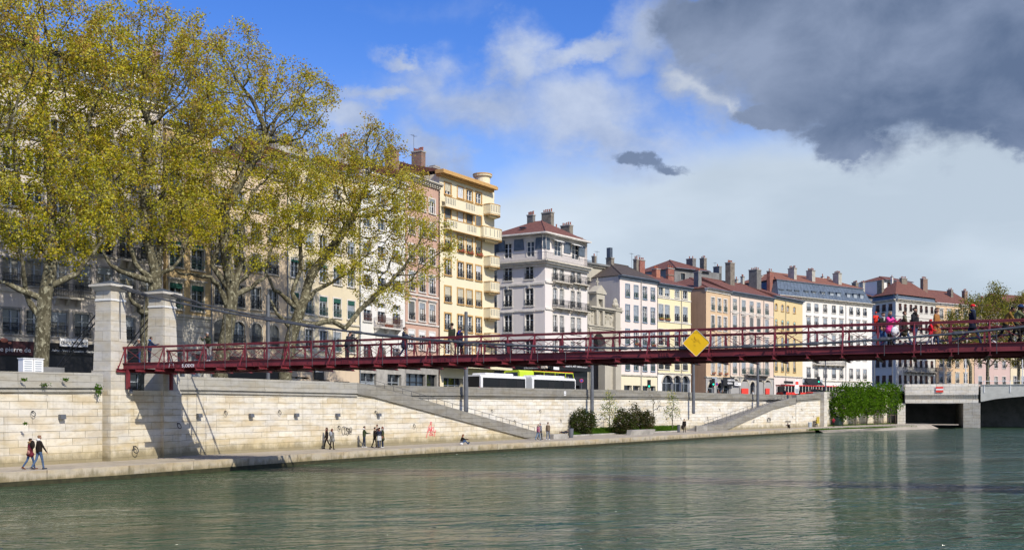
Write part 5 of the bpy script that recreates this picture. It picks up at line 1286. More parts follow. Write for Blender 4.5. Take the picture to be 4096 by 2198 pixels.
chimney(Mh, FM, 2901, 2939, 1047, 4, 'brick_dark', .45, 4, low=9); chimney(Mh, FM, 2995, 3045, 1075, 4, 'brick_grey', .35, 5, low=8); chimney(Mh, FM, 2938, 2953, 1115, 9, 'render_pale', .4, 1, low=4); chimney(Mh, FM, 2964, 2978, 1104, 9, 'render_pale', .5, 2, low=4); chimney(Mh, FM, 3042, 3068, 1100, 9, 'stone_white', .8, 0, low=6)
pmat('mint', (.35, .50, .45), .7)
# ---- N sun yellow -----------------------------------------------------------------------------------------
FN, Nh, zN = block(3096, 193, 3210, 203.4, 'sun yellow house with small arched windows beside the white mansard block', 'st_sun',
    [3104, 3129, 3151, 3177], [(1222, 1247, dict(arch=.35, rail=None)), (1282, 1322, dict(arch=.35, blind='blind_dark', bl_=(.2, .4), awn='mint')), (1350, 1394, dict(arch=.35)), (1440, 1486, {})], 3151, 1195, 3151, 1.05,
    dict(trim='ochre_trim', cas='white_paint', rail='iron_green', tw=.10), [(3114, 3.0, 3.3, dict(shutter='brown_paint')), (3143, 1.6, 3.2), (3178, 3.0, 3.3, dict(shutter='brown_paint'))], 'st_palepink', 1504, crn=('zinc', .6, False), rise=2.4, z0=5.0)
downpipe(Nh, FN, 3141, 5, zN, 'stone_grey'); chimney(Nh, FN, 3067, 3095, 1082, 4, 'brick_red', .55, 2, low=9)
# ---- O ivory mansard block --------------------------------------------------------------------------------
FO, Oh, zO = block(3111, 199.5, 3488, 217.5, 'long ivory block with slate blue mansard, eleven dormers and tall chimney slabs', 'st_ivory',
    [3234, 3265, 3300, 3335, 3365, 3404, 3432, 3459], [(1221, 1252, dict(blind='blind_grey', per={0: dict(bl_=.9), 1: dict(bl_=.9)})), (1276, 1312, dict(lintel=True, per={4: dict(blind='blind_grey', bl_=.4)})), (1340, 1382, dict(lintel=True, per={3: dict(blind='blind_grey', bl_=.9), 0: dict(blind='blind_grey', bl_=.3)})), (1400, 1436, {}), (1471, 1512, dict(per={3: dict(blind='blind_grey', bl_=.9)}))], 3335, 1203, 3335, 1.2,
    dict(trim='stone_white', cas='white_paint', rail='iron_black', tw=.10), [(3240, 3.6, 3.0), (3275, 2.6, 3.0), (3345, 4.4, 3.0), (3400, 4.4, 3.0), (3455, 3.6, 3.0)], 'st_white', 1522, rf=None, crn=('stone_trim', .7, True), z0=5.2, depth=14, bodymat='st_bone', frame='grey_paint')
z1 = FO.z(3300, 1139, 1.0); mansard(Oh, FO, zO+.15, z1, 1.4, 'slate_blue', 14); roof(Oh, FO, z1+.12, 11.6, 2.4, 'tile_orange', base=FO.A-FO.n*1.3, over=.0, hip0=True, hip1=True, u0=1.2, u1=FO.len-1.2)
for i, px in enumerate([3126, 3158, 3188, 3226, 3257, 3292, 3328, 3356, 3395, 3422, 3448]):
    dormer(Oh, FO, px, 1158+ (px-3126)*.06, 1184+(px-3126)*.066, 1.15, .35, blind='blind_grey' if i in (6, 7, 8, 9, 10) else None)
chimney(Oh, FO, 3152, 3187, 1070, 3, 'render_pale', .3, 5, low=6); chimney(Oh, FO, 3225, 3261, 1079, 3, 'render_pale', .35, 5, low=6); chimney(Oh, FO, 3331, 3367, 1090, 3, 'render_pale', .35, 5, low=6)
chimney(Oh, FO, 3190, 3224, 1105, 9, 'render_pale', .1, 0, low=4); chimney(Oh, FO, 3287, 3296, 1104, 7, 'stone_white', .5, 1, low=3); chimney(Oh, FO, 3302, 3326, 1112, 8, 'brick_dark', .5, 3, low=3)
chimney(Oh, FO, 3407, 3434, 1128, 10, 'brick_dark', .4, 4, low=5); chimney(Oh, FO, 3440, 3460, 1128, 8, 'render_pale', .4, 2, low=5)
balcony(Oh, FO, 3250, 3372, 3310, 1458, 'stone_trim', 'iron_black', .9, 1.1); downpipe(Oh, FO, 3382, 5, zO, 'stone_grey')
for (a, b) in ((3205, 3250), (3255, 3285)): MB().box(0, FO.u(b)-FO.u(a), -.12, 0, 0, .7).build('shop_sign', 'blind_grey', Oh, FO.e*FO.u(a)-FO.n*.2+V3((0, 0, FO.z(3240, 1530))), FO.rz)
# ---- P stone corner block with slate band ------------------------------------------------------------------
FP = Fac(3583, 240, 3741, 250, 6.0); FPs = Fac(3489, 247, 3583, 240, 6.0)
P_ = make('cream stone corner block with brown shutters, slate attic band and terracotta hipped roof', base=FP.A)
zP = FP.z(3583, 1196)
optP = dict(trim='stone_white', cas='brown_paint', rail='iron_black', tw=.12, glass='glass')
rP = [(1217, 1246, dict(cas='brown_paint', shut=None, glass='brown_paint')), (1278, 1330, {}), (1362, 1400, {}), (1438, 1468, dict(glass='brown_paint')), (1500, 1535, dict(glass='brown_paint'))]
facade(P_, FP, [3600, 3621, 3643, 3663, 3684, 3705, 3727], rP, 3643, zP, 'st_bone', w_=1.15, opt=optP, base=FP.A)
facade(P_, FPs, [3511, 3536, 3562], rP, 3536, zP, 'st_bone', w_=1.3, opt=optP, base=FP.A)
for f in (FP, FPs):
    cornice(P_, f, zP, 'stone_trim', .6, base=FP.A, ext=.0 if f is FPs else .0); course(P_, f, f.z(3583, 1262), 'stone_white', .12, .2, base=FP.A); course(P_, f, f.z(3583, 1420), 'stone_white', .2, .3, base=FP.A)
    m = MB(); m.hexa([(0, -.1, zP+.15), (f.len, -.1, zP+.15), (f.len, .6, zP+.15), (0, .6, zP+.15), (0, .35, FP.z(3583, 1175)), (f.len, .35, FP.z(3583, 1175)), (f.len, .8, FP.z(3583, 1175)), (0, .8, FP.z(3583, 1175))]); m.build('slate_band', 'slate_blue', P_, f.A-FP.A+V3((0, 0, .003 if f is FP else 0)), f.rz)
balcony(P_, FP, 3612, 3735, 3680, 1486, 'stone_trim', 'iron_black', 1.0, 1.1, base=FP.A)
zr = FP.z(3583, 1175)+.02; c0, c1, c2 = V3((0, 0, 0)), FP.B-FP.A, FPs.A-FP.A; c3 = c1+c2; ct = (c1+c2)/2
mm = MB(); g0, g1, g2, g3 = [ct+(c-ct)*1.03 for c in (c0, c1, c2, c3)]; ra, rb = ct+(c1-c0)*.18, ct-(c1-c0)*.18
fc([up(g0, zr), up(g1, zr), up(ra, zr+4.0), up(rb, zr+4.0)]); fc([up(g2, zr), up(g0, zr), up(rb, zr+4.0)]); fc([up(g3, zr), up(g2, zr), up(rb, zr+4.0), up(ra, zr+4.0)]); fc([up(g1, zr), up(g3, zr), up(ra, zr+4.0)])
mm.build('roof', 'tile_red', P_)
MB().face([up(c1, 6), up(c3, 6), up(c3, zr), up(c1, zr)]).build('side_wall', 'render_pale', P_)
chimney(P_, FP, 3508, 3536, 1119, 5, 'brick_dark', .3, 3, low=6, base=FP.A); chimney(P_, FP, 3598, 3629, 1110, 3, 'brick_dark', .7, 4, low=7, base=FP.A); chimney(P_, FP, 3681, 3711, 1112, 3, 'brick_brown', .6, 4, low=8, base=FP.A); chimney(P_, FP, 3560, 3600, 1141, 8, 'render_pale', .1, 0, low=4, base=FP.A); chimney(P_, FP, 3640, 3680, 1150, 8, 'render_pale', .1, 0, low=4, base=FP.A)
FT = Fac(3534, 262, 3645, 268); T_ = make('small white rooftop pavilion with red hipped roof behind the chimneys of the stone block', 'rooftop_house', FT.A)
zt_ = FT.z(3590, 1124); facade(T_, FT, [3556, 3630], [(1132, 1160, dict(glass='brown_paint', rail=None))], 3590, zt_, 'st_white', w_=1.4, opt=dict(trim='stone_white', cas='brown_paint')); body(T_, FT, zt_, 8, 'st_white'); roof(T_, FT, zt_+.02, 8, 1.5, 'tile_red', hip0=True, hip1=True, over=.6); chimney(T_, FT, 3564, 3573, 1105, -1.5, 'stone_white', .5, 1, low=4)
# ---- Q, R, S behind the far trees -----------------------------------------------------------------------------
FQ, Qh, zQ = block(3743, 250.2, 3896, 258, 'orange stuccoed house with white window surrounds behind the far plane trees', 'st_orange',
    [3765, 3796, 3829, 3862], [(1240, 1275, {}), (1302, 1338, {}), (1362, 1398, {}), (1440, 1468, {}), (1492, 1530, {})], 3796, 1216, 3796, 1.4, dict(trim='stone_white', cas='white_paint', rail='iron_black', lintel=True), (), None, 1560, crn=('stone_white', .6, False), rise=4.0, z0=7)
chimney(Qh, FQ, 3788, 3813, 1157, 3, 'brick_dark', .35, 3, low=6); chimney(Qh, FQ, 3847, 3871, 1161, 3, 'brick_brown', .5, 3, low=6)
FR_, Rh, zR = block(3898, 258.2, 4040, 266, 'faded pink house behind the far plane trees', 'st_pinkold',
    [3920, 3952, 3984, 4016], [(1280, 1310, {}), (1345, 1378, {}), (1440, 1470, {}), (1504, 1538, {})], 3952, 1250, 3952, 1.4, dict(trim='stone_white', cas='white_paint', rail='iron_black'), (), None, 1560, crn=('stone_white', .6, False), rise=3.4, z0=7)
chimney(Rh, FR_, 3918, 3937, 1190, 3, 'stone_trim', .5, 3, low=6); chimney(Rh, FR_, 3990, 4014, 1183, 3, 'brick_orange', .5, 3, low=7)
FS_, Sh, zS = block(4042, 266.2, 4330, 282, 'cream house at the right edge behind the far plane trees', 'st_cream',
    [4060, 4092, 4124, 4156, 4188, 4220], [(1280, 1310, {}), (1345, 1378, {}), (1440, 1470, {}), (1504, 1538, {})], 4092, 1222, 4092, 1.4, dict(trim='stone_white', cas='white_paint', rail='iron_black'), (), None, 1560, crn=('stone_white', .6, False), rise=3.4, z0=7)
# block closing the side street behind L and the street between O and P
for (a, da, b, db, y, mt, lb) in ((2760, 200, 2860, 205, 1180, 'render_pale', 'pale rear house glimpsed between the lemon and the orange house'), (3478, 262, 3545, 268, 1190, 'render_grey', 'grey house closing the side street beside the ivory mansard block'), (1960, 168, 2190, 160, 1180, 'render_pale', 'pale house closing the street behind the art deco block')):
    f = Fac(a, da, b, db); r = make(lb, 'rear_house', f.A); z = f.z((a+b)/2, y); cs = [a+(b-a)*k for k in (.2, .5, .8)]
    facade(r, f, cs, [(y+25, y+60, {}), (y+90, y+130, {}), (y+160, y+200, {})], (a+b)/2, z, mt, w_=1.2, opt=dict(trim='stone_trim')); body(r, f, z, 10, mt); roof(r, f, z, 10, 2, 'tile_red')
# shop signs and shop fronts on the far quay
def sgn(root, f, a, b, yt, yb, mat, proj=.25, name='shop_sign'):
    o, L, H, th = sign_board(root, f, a, b, yt, yb, (a+b)/2, mat, proj); o.name = name; return o, L, H, th
o, L, H, th = sgn(Lh, FL, 2882, 2926, 1508, 1542, 'dark_shop', .5); skin(o, th, 'ALIMENTATION', .40, L*.36, H*.58, bold=.01); skin(o, th, 'GÉNÉRALE', .40, L*.36, H*.22, bold=.01)
o, L, H, th = sgn(Mh, FM, 2930, 2955, 1529, 1541, 'white_sign', .35); skin(o, th, 'TUTTETI', .28, .15, .2, 'black')
o, L, H, th = sgn(Lh, FL, 2836, 2856, 1507, 1527, 'blind_grey', .5); skin(o, th, 'M U', .4, .15, .3, 'black')
for (a, b) in ((2963, 2990), (3059, 3075)): 
    o, L, H, th = sgn(Mh, FM, a, b, 1552, 1575, 'sign_red', .12)
o, L, H, th = sgn(Nh, FN, 3122, 3158, 1523, 1533, 'black', .7); o, L, H, th = sgn(Nh, FN, 3122, 3157, 1537, 1548, 'black', .7)
MB().hexa([(0, -1.8, 0), (4.5, -1.8, 0), (4.5, -.05, 1.4), (0, -.05, 1.4), (0, -1.8, .05), (4.5, -1.8, .05), (4.5, -.05, 1.45), (0, -.05, 1.45)]).build('awning', 'black', Oh, FO.e*FO.u(3212)+V3((0, 0, FO.z(3220, 1540))), FO.rz)

# ================================================================== stone road bridge at the far right
pmat('bridge_paint', (.52, .52, .47), .6, 0, .15, 1)
QB0, QB1 = at(3622, 201), at(3912, 196.5); QD = (QB1-QB0).normalized(); QN = V3((-QD.y, QD.x, 0)); QZ = math.atan2(QD.y, QD.x); QL = (QB1-QB0).length
rb_ = thing('road_bridge', 'stone and pale steel road bridge crossing the river at the right edge', 'bridge', (QB0.x, QB0.y, 0), QZ)
m = MB(); m.box(0, QL, 0, 20, 4.85, 8.25); m.box(-.1, QL+.1, -.15, 20, 8.253, 8.65); m.build('abutment', 'block_stone', rb_)
m = MB(); n = 30
for i in range(n): x = QL*i/n; m.hexa([(x, -.28, 5.62), (x+QL/n-.06, -.28, 5.62), (x+QL/n-.06, -.005, 5.62), (x, -.005, 5.62), (x, -.75, 6.45), (x+QL/n-.06, -.75, 6.45), (x+QL/n-.06, -.005, 6.55), (x, -.005, 6.55)])
m.build('corbels', 'block_stone', rb_); m = MB(); m.box(-.05, QL+.05, -.5, -.006, 6.553, 8.25); m.build('parapet_wall', 'block_stone', rb_)
m = MB(); m.box(-.05, QL+.05, -.35, -.006, 4.86, 5.615); m.build('lintel_course', 'block_stone', rb_)
xp = QL*.80; m = MB(); m.box(xp, QL+.4, -.3, 20, -1.5, 4.847); m.build('pier', 'block_shaded', rb_)
m = MB(); m.box(-1.5, .0, -.1, 22, -1, 4.8); m.build('abutment_wall', 'block_stone', rb_)
m = MB(); m.box(0, xp, 19.5, 20.5, -1, 4.84); m.box(QL+.4, 75, 19.0, 20, -1, 7.5); m.build('far_quay', 'render_grey', rb_)
m = MB(); m.box(0, QL*.32, -1.5, 19, -1, WZ+.05); m.build('ledge', 'concrete', rb_)
# steel span
m = MB(); n = 24; L2 = 62
for i in range(n):
    a, b = i/n, (i+1)/n; za = 5.1+1.25*min(1, a*6)**.6; zb_ = 5.1+1.25*min(1, b*6)**.6
    xa, xb = QL+.45+L2*a, QL+.45+L2*b
    m.hexa([(xa, -.4, za), (xb, -.4, zb_), (xb, -.2, zb_), (xa, -.2, za), (xa, -.4, 8.35), (xb, -.4, 8.35), (xb, -.2, 8.35), (xa, -.2, 8.35)])
m.build('edge_girder', 'bridge_paint', rb_)
m = MB(); m.box(QL+.45, QL+L2, -.55, -.15, 8.353, 8.5); m.build('coping', 'bridge_paint', rb_)
m = MB(); m.box(QL+.45, QL+L2, -.19, 20, 7.6, 8.2)
for k in range(9): m.box(QL+.45, QL+L2, 1+k*2.2, 1.3+k*2.2, 6.5, 7.597)
m.build('deck', 'render_grey', rb_)
m = MB(); m.box(QL+.45, QL+L2, -.42, -.34, 9.1, 9.2)
m.build('handrail', 'white_paint', rb_)
for i in range(14): MB().box(QL+1+i*4.6, QL+1.14+i*4.6, -.48, -.34, 6.9, 9.22).build('railing_post', 'white_paint', rb_)
o = MB().box(0, 1.35, -.08, 0, 0, 1.1).build('navigation_sign', 'sign_red', None, QB0+QD*5.6+V3((0, 0, 7.0))-QN*.6, QZ, label='small red and white navigation board on the stone abutment of the road bridge', cat='sign')
MB().box(.0, 1.35, -.10, -.083, .42, .72).build('white_bar', 'white_sign', o)

# ================================================================== trees and plants
def leafmat(name, col, tr, mixf=.45):
    m = bpy.data.materials.new(name); m.use_nodes = True; t = m.node_tree; t.nodes.clear()
    d = node(t, 'ShaderNodeBsdfDiffuse'); d.inputs[0].default_value = (*col, 1)
    g = node(t, 'ShaderNodeBsdfTranslucent'); g.inputs[0].default_value = (*tr, 1)
    mx = node(t, 'ShaderNodeMixShader'); mx.inputs[0].default_value = mixf; link(t, d.outputs[0], mx.inputs[1]); link(t, g.outputs[0], mx.inputs[2])
    o = node(t, 'ShaderNodeOutputMaterial'); link(t, mx.outputs[0], o.inputs[0]); M[name] = m
leafmat('plane_leaf_a', (.56, .48, .04), (.66, .56, .02)); leafmat('plane_leaf_b', (.38, .39, .045), (.46, .47, .03)); leafmat('plane_leaf_c', (.42, .29, .07), (.46, .30, .04)); leafmat('plane_leaf_d', (.60, .56, .13), (.64, .56, .07))
leafmat('maple_leaf_a', (.075, .155, .012), (.12, .26, .01)); leafmat('maple_leaf_b', (.11, .20, .018), (.16, .32, .01)); leafmat('maple_leaf_c', (.05, .11, .012), (.08, .18, .01))
leafmat('shrub_a', (.045, .06, .018), (.05, .08, .01), .3); leafmat('shrub_b', (.085, .07, .035), (.08, .07, .02), .3); leafmat('shrub_c', (.06, .085, .022), (.07, .10, .01), .3)
leafmat('grass_a', (.07, .16, .015), (.08, .2, .01)); leafmat('grass_b', (.12, .20, .03), (.12, .2, .01)); leafmat('dry_a', (.16, .11, .07), (.16, .11, .05))
leafmat('far_leaf_a', (.27, .26, .05), (.32, .3, .03)); leafmat('far_leaf_b', (.18, .20, .04), (.22, .24, .03)); leafmat('far_leaf_c', (.19, .145, .045), (.22, .16, .03))
def barkmat(name, a, b, c):
    m = bpy.data.materials.new(name); m.use_nodes = True; t = m.node_tree
    p = t.nodes['Principled BSDF']; p.inputs['Roughness'].default_value = .95; p.inputs['Specular IOR Level'].default_value = .1
    g = node(t, 'ShaderNodeTexCoord').outputs['Object']
    f = noise(t, mapping(t, g, scale=(1, 1, .55)), 3.2, 5, .65); h = noise(t, mapping(t, g, scale=(1, 1, .7), loc=(5, 1, 2)), 5.5, 4, .6)
    cc = mixc(t, f.step(.47, .53), a, b); link(t, mixc(t, h.step(.55, .62), cc, c), p.inputs['Base Color'])
    bn = node(t, 'ShaderNodeBump'); bn.inputs['Strength'].default_value = .5; bn.inputs['Distance'].default_value = .05; link(t, noise(t, g, 9, 5, .6), bn.inputs['Height']); link(t, bn.outputs[0], p.inputs['Normal']); M[name] = m
barkmat('plane_bark', (.145, .132, .088), (.080, .072, .046), (.30, .285, .20)); barkmat('thin_bark', (.13, .115, .09), (.09, .08, .06), (.17, .15, .12))

def grow(roots, attr, step=.5, kill=.8, infl=5.0, iters=140, rng=None, jit=.18, bias=(0, 0, .12)):
    """space colonisation: roots = list of polylines (start limbs) as (points, parent index or -1)"""
    P, par = [], []
    for pts, pi in roots:
        prev = pi
        for p in pts: P.append(np.array(p, float)); par.append(prev); prev = len(P)-1
    A = attr.copy(); alive = np.ones(len(A), bool)
    Pn = np.array(P); D = np.linalg.norm(A[:, None, :]-Pn[None], axis=2); near = D.argmin(1); dist = D.min(1); kids = {}
    bias = np.array(bias)
    for it in range(iters):
        act = alive & (dist < infl)
        if not act.any():
            if not alive.any(): break
            infl *= 1.5; continue
        idx = near[act]; vec = A[act]-Pn[idx]; vec /= np.maximum(np.linalg.norm(vec, axis=1, keepdims=True), 1e-6)
        S_ = np.zeros_like(Pn); np.add.at(S_, idx, vec); u = np.unique(idx); new, np_ = [], []
        for i in u:
            d = S_[i]; d = d/max(np.linalg.norm(d), 1e-6)+rng.normal(0, jit, 3)+bias; d /= np.linalg.norm(d)
            q = Pn[i]+d*step
            if kids.get(i, 0) > 3: continue
            kids[i] = kids.get(i, 0)+1; new.append(q); np_.append(i)
        if not new: break
        new = np.array(new); base = len(Pn); Pn = np.vstack([Pn, new]); par += np_
        D = np.linalg.norm(A[:, None, :]-new[None], axis=2); k = D.argmin(1); dm = D.min(1); better = dm < dist
        near = np.where(better, base+k, near); dist = np.where(better, dm, dist); alive &= dist > kill
        if len(Pn) > 9000: break
    return Pn, np.array(par)
def radii(Pn, par, tip=.013, e=2.35, cap=None):
    n = len(Pn); r = np.zeros(n)
    for i in range(n-1, -1, -1):
        if r[i] == 0: r[i] = tip**e
        if par[i] >= 0: r[par[i]] += r[i]
    # every node got the sum of its children, tips got tip**e
    return np.maximum(r, tip**e)**(1/e)
def branch_mesh(name, Pn, par, r, mat, nmin=4, scale_r=1.0, rmin=0.0):
    n = len(Pn); kids = [[] for _ in range(n)]
    for i, p in enumerate(par):
        if p >= 0: kids[p].append(i)
    m = MB(); stack = [(i, None) for i in range(n) if par[i] < 0]
    while stack:
        i, start = stack.pop(); chain = [i] if start is None else [start, i]; 
        cur = i
        while kids[cur]:
            ks = sorted(kids[cur], key=lambda k: -r[k]); 
            for k in ks[1:]:
                if r[k] >= rmin: stack.append((k, cur))
            cur = ks[0]
            if r[cur] < rmin: break
            chain.append(cur)
        if len(chain) < 2: continue
        rr = [r[c]*scale_r for c in chain]
        if start is not None: rr[0] = min(rr[0], rr[1]*1.25)
        big = max(rr); m.tube([V3(Pn[c]) for c in chain], rr, 10 if big > .12 else (6 if big > .04 else nmin), cap=big > .04)
    return m.mesh(name, mat, smooth=True)
def leaf_mesh(name, centers, spread, per, size, mats, weights, rng, flat=.0, drop=None):
    """little bent leaf sprays: two triangles each, scattered round the twig ends"""
    C_ = np.repeat(centers, per, axis=0); n = len(C_)
    C_ = C_+rng.normal(0, 1, (n, 3))*spread*np.array([1, 1, .85])
    if drop is not None: C_[:, 2] -= np.abs(rng.normal(0, drop, n))
    a = rng.normal(0, 1, (n, 3)); a /= np.linalg.norm(a, axis=1, keepdims=True); b = np.cross(a, rng.normal(0, 1, (n, 3))); b /= np.linalg.norm(b, axis=1, keepdims=True)
    s_ = size*rng.uniform(.55, 1.35, (n, 1)); a *= s_; b *= s_*.75; c = np.cross(a, b); c /= np.maximum(np.linalg.norm(c, axis=1, keepdims=True), 1e-6); c *= s_*.3
    v = np.stack([C_-a*.5, C_+b*.5+c, C_+a*.5, C_-b*.5+c], axis=1).reshape(-1, 3)
    me = bpy.data.meshes.new(name); me.vertices.add(len(v)); me.vertices.foreach_set('co', v.ravel().astype('f'))
    me.loops.add(4*n); me.polygons.add(n); me.loops.foreach_set('vertex_index', np.arange(4*n, dtype='i')); me.polygons.foreach_set('loop_start', np.arange(0, 4*n, 4, dtype='i'))
    for x in mats: me.materials.append(M[x])
    # leaves of one clump share a tint, with a few strays
    k = len(centers); w_ = np.array(weights, float)
    if w_.ndim == 1: w_ = np.repeat(w_[None], k, axis=0)
    cum = np.cumsum(w_/w_.sum(1, keepdims=True), axis=1); cl = (rng.random((k, 1)) > cum).sum(1)
    idx = np.repeat(cl, per); stray = rng.random(n) < .45; cumr = np.repeat(cum, per, axis=0); alt = (rng.random((n, 1)) > cumr).sum(1)
    idx = np.where(stray, alt, idx).clip(0, len(mats)-1)
    me.polygons.foreach_set('material_index', idx.astype('i')); me.update(); me.validate()
    return me
def ell_pts(rng, ells, n):
    """ells: (centre, radii) ; points spread through the outer two thirds"""
    vol = np.array([e[1][0]*e[1][1]*e[1][2]*(e[2] if len(e) > 2 else 1) for e in ells]); pick = rng.choice(len(ells), n, p=vol/vol.sum()); out_ = []
    for i in pick:
        c, r_ = ells[i][0], ells[i][1]; d = rng.normal(0, 1, 3); d /= np.linalg.norm(d); q = rng.random()**(1/2.4)
        out_.append(np.array(c)+d*q*np.array(r_))
    return np.array(out_)
def pxell(px, py, rx, ry, d, rd=4.2, w_=1.0):
    """ellipsoid seen at photo pixel px,py at distance d"""
    k = d/F; return (((px-2048)*k, d, zat(py, d)), (rx*k, rd, ry*k), w_)
def plane_tree(label, base_px, d, limbs, ells, seed, n=1000, r0=.42, per=17, zb=4.5, spread=.28, size=.155, trunk=None):
    rng = np.random.default_rng(seed); base = at(base_px, d, zb)
    root = thing('plane_tree', label, 'tree', base, 0, 'plane trees along the quay'); B_ = np.array(base)
    w3 = lambda q: np.array(((q[0]-2048)*(q[2])/F, q[2], zat(q[1], q[2])))-B_
    tr = [w3(q) for q in trunk]; roots = []; tp = [np.zeros(3)-[0, 0, .3]]
    for a, b in zip(tr, tr[1:]):
        for k in range(3): tp.append(a*(1-k/3)+b*(k/3))
    tp.append(tr[-1]); roots.append((tp, -1)); fork = len(tp)-1; cnt = len(tp)
    lim_idx = []
    for lm in limbs:
        q = [w3(x) for x in lm[1:]]; start = tp[int(fork*lm[0])] if lm[0] < 1 else tp[-1]; pts = []; prev = start
        for x in q:
            for k in (1/3, 2/3, 1):
                pts.append(prev*(1-k)+x*k+rng.normal(0, .05, 3))
            prev = x
        roots.append((pts, int(fork*lm[0]) if lm[0] < 1 else fork)); cnt += len(pts)
    A = ell_pts(rng, [((np.array(c)-B_), r_, w_) for c, r_, w_ in ells], n)
    Pn, par = grow(roots, A, .48, .62, 4.5, 150, rng)
    r = radii(Pn, par, .012, 1.86); r *= r0/r[1]
    # stout pollarded limbs: keep the first limbs thick
    for i in range(len(roots[0][0])): r[i] = r0*(1.18-.30*i/len(roots[0][0]))*(1.25 if i == 0 else 1)
    k = len(roots[0][0])
    for pts, _ in roots[1:]:
        for j in range(len(pts)): r[k+j] = max(r[k+j], r0*lerp(.45, .15, j/max(1, len(pts)-1))*(1+.18*math.sin(j*2.1)))
        k += len(pts)
    r = np.minimum(r, r0*1.5); r = np.maximum(r, .009)
    put('trunk', branch_mesh('trunk', Pn, par, r, 'plane_bark'), root)
    haschild = np.zeros(len(Pn), bool); haschild[par[par >= 0]] = True
    thin = np.where((r < .030))[0]; C_ = Pn[thin]; zz_ = C_[:, 2]; f = ((zz_-zz_.min())/max(1, zz_.max()-zz_.min())).clip(0, 1)
    W = np.stack([.42-.08*f, .34-.20*f, .07+.36*f, .17-.03*f], 1)
    put('crown', leaf_mesh('crown', C_, spread, int(per*2.25), size, ['plane_leaf_a', 'plane_leaf_b', 'plane_leaf_c', 'plane_leaf_d'], W, rng), root)
    return root
E_ = pxell
plane_tree('leftmost plane tree, its crown running out of the left and top edge of the photo', -330, 57, [(1, (-420, 900, 55), (-450, 700, 55)), (1, (-250, 850, 58), (-180, 650, 58))],
    [E_(-120, 250, 330, 420, 57, 4, 1.2), E_(-60, 700, 200, 260, 57, 3.5), E_(-350, 500, 300, 500, 57, 4)], 1, 800, trunk=[(-330, 1480, 57), (-330, 1150, 57)])
plane_tree('tall mottled plane tree before the shop signs, left of the front pylon', 160, 63.5,
    [(.55, (105, 1180, 63), (92, 1060, 62), (70, 930, 62)), (.8, (300, 1100, 64), (345, 1050, 64), (420, 960, 64)), (1, (150, 960, 63), (90, 820, 63), (60, 600, 62)), (1, (235, 940, 64), (280, 760, 65), (330, 560, 65)), (1, (205, 860, 65), (190, 600, 66), (170, 400, 66)), (.6, (20, 1130, 62), (-40, 1110, 62))],
    [E_(80, 120, 300, 260, 63, 4.5), E_(320, 260, 260, 280, 65, 4.5, 1.2), E_(130, 560, 320, 270, 64, 5), E_(330, 720, 190, 220, 64, 4), E_(60, 860, 180, 150, 62, 3.5), E_(265, 930, 190, 120, 64, 3.5, 1.3), E_(180, 1000, 150, 60, 63, 3, 1)], 2, 1500, .43, 17, trunk=[(162, 1480, 63.5), (178, 1200, 63.5), (205, 1050, 63.5)])
plane_tree('dark trunked plane tree rising behind the rear pylon', 585, 72,
    [(.62, (560, 1240, 71), (520, 1190, 70), (505, 1120, 70)), (1, (560, 1080, 71), (520, 980, 71), (495, 800, 70)), (1, (650, 1090, 72), (700, 1060, 72), (740, 1010, 72)), (1, (640, 1010, 73), (650, 860, 74), (665, 600, 74)), (1, (590, 960, 72), (575, 800, 72), (600, 500, 72)), (1, (500, 1090, 70), (440, 1060, 69), (400, 960, 69))],
    [E_(600, 170, 270, 180, 72, 4.5, 1.3), E_(470, 480, 230, 270, 71, 5), E_(720, 430, 230, 260, 73, 5), E_(600, 720, 260, 230, 72, 5), E_(440, 880, 170, 130, 70, 3.5), E_(740, 880, 170, 130, 73, 4), E_(620, 960, 200, 70, 72, 3.5, .8)], 3, 1500, .46, 16, trunk=[(585, 1480, 72), (590, 1260, 72), (625, 1130, 72)])
plane_tree('plane tree with pale knotted trunk before the peach building, with the widest crown reaching right', 905, 78.5,
    [(.85, (880, 1150, 78), (840, 1110, 77), (760, 1095, 77), (700, 1085, 76)), (1, (850, 1060, 78), (870, 980, 78), (865, 800, 78)), (1, (955, 1130, 79), (1000, 1090, 79), (1060, 1060, 80)), (1, (965, 1050, 79), (960, 960, 79), (1010, 760, 80)), (1, (1000, 1150, 79), (1060, 1110, 80), (1090, 960, 81)), (1, (900, 1000, 78), (900, 830, 78), (1060, 560, 79))],
    [E_(880, 330, 260, 250, 79, 5, 1.1), E_(1130, 400, 235, 175, 80, 5, 1.2), E_(1240, 350, 115, 75, 80, 2.6, .8), E_(960, 640, 300, 200, 79, 5.5), E_(1190, 690, 190, 120, 80, 4.5), E_(860, 850, 200, 150, 78, 4.5), E_(1090, 880, 200, 140, 80, 4.5), E_(990, 1010, 160, 70, 79, 3.5, .7)], 4, 1750, .50, 15, trunk=[(878, 1490, 78.5), (915, 1290, 78.5), (930, 1180, 78.5)])
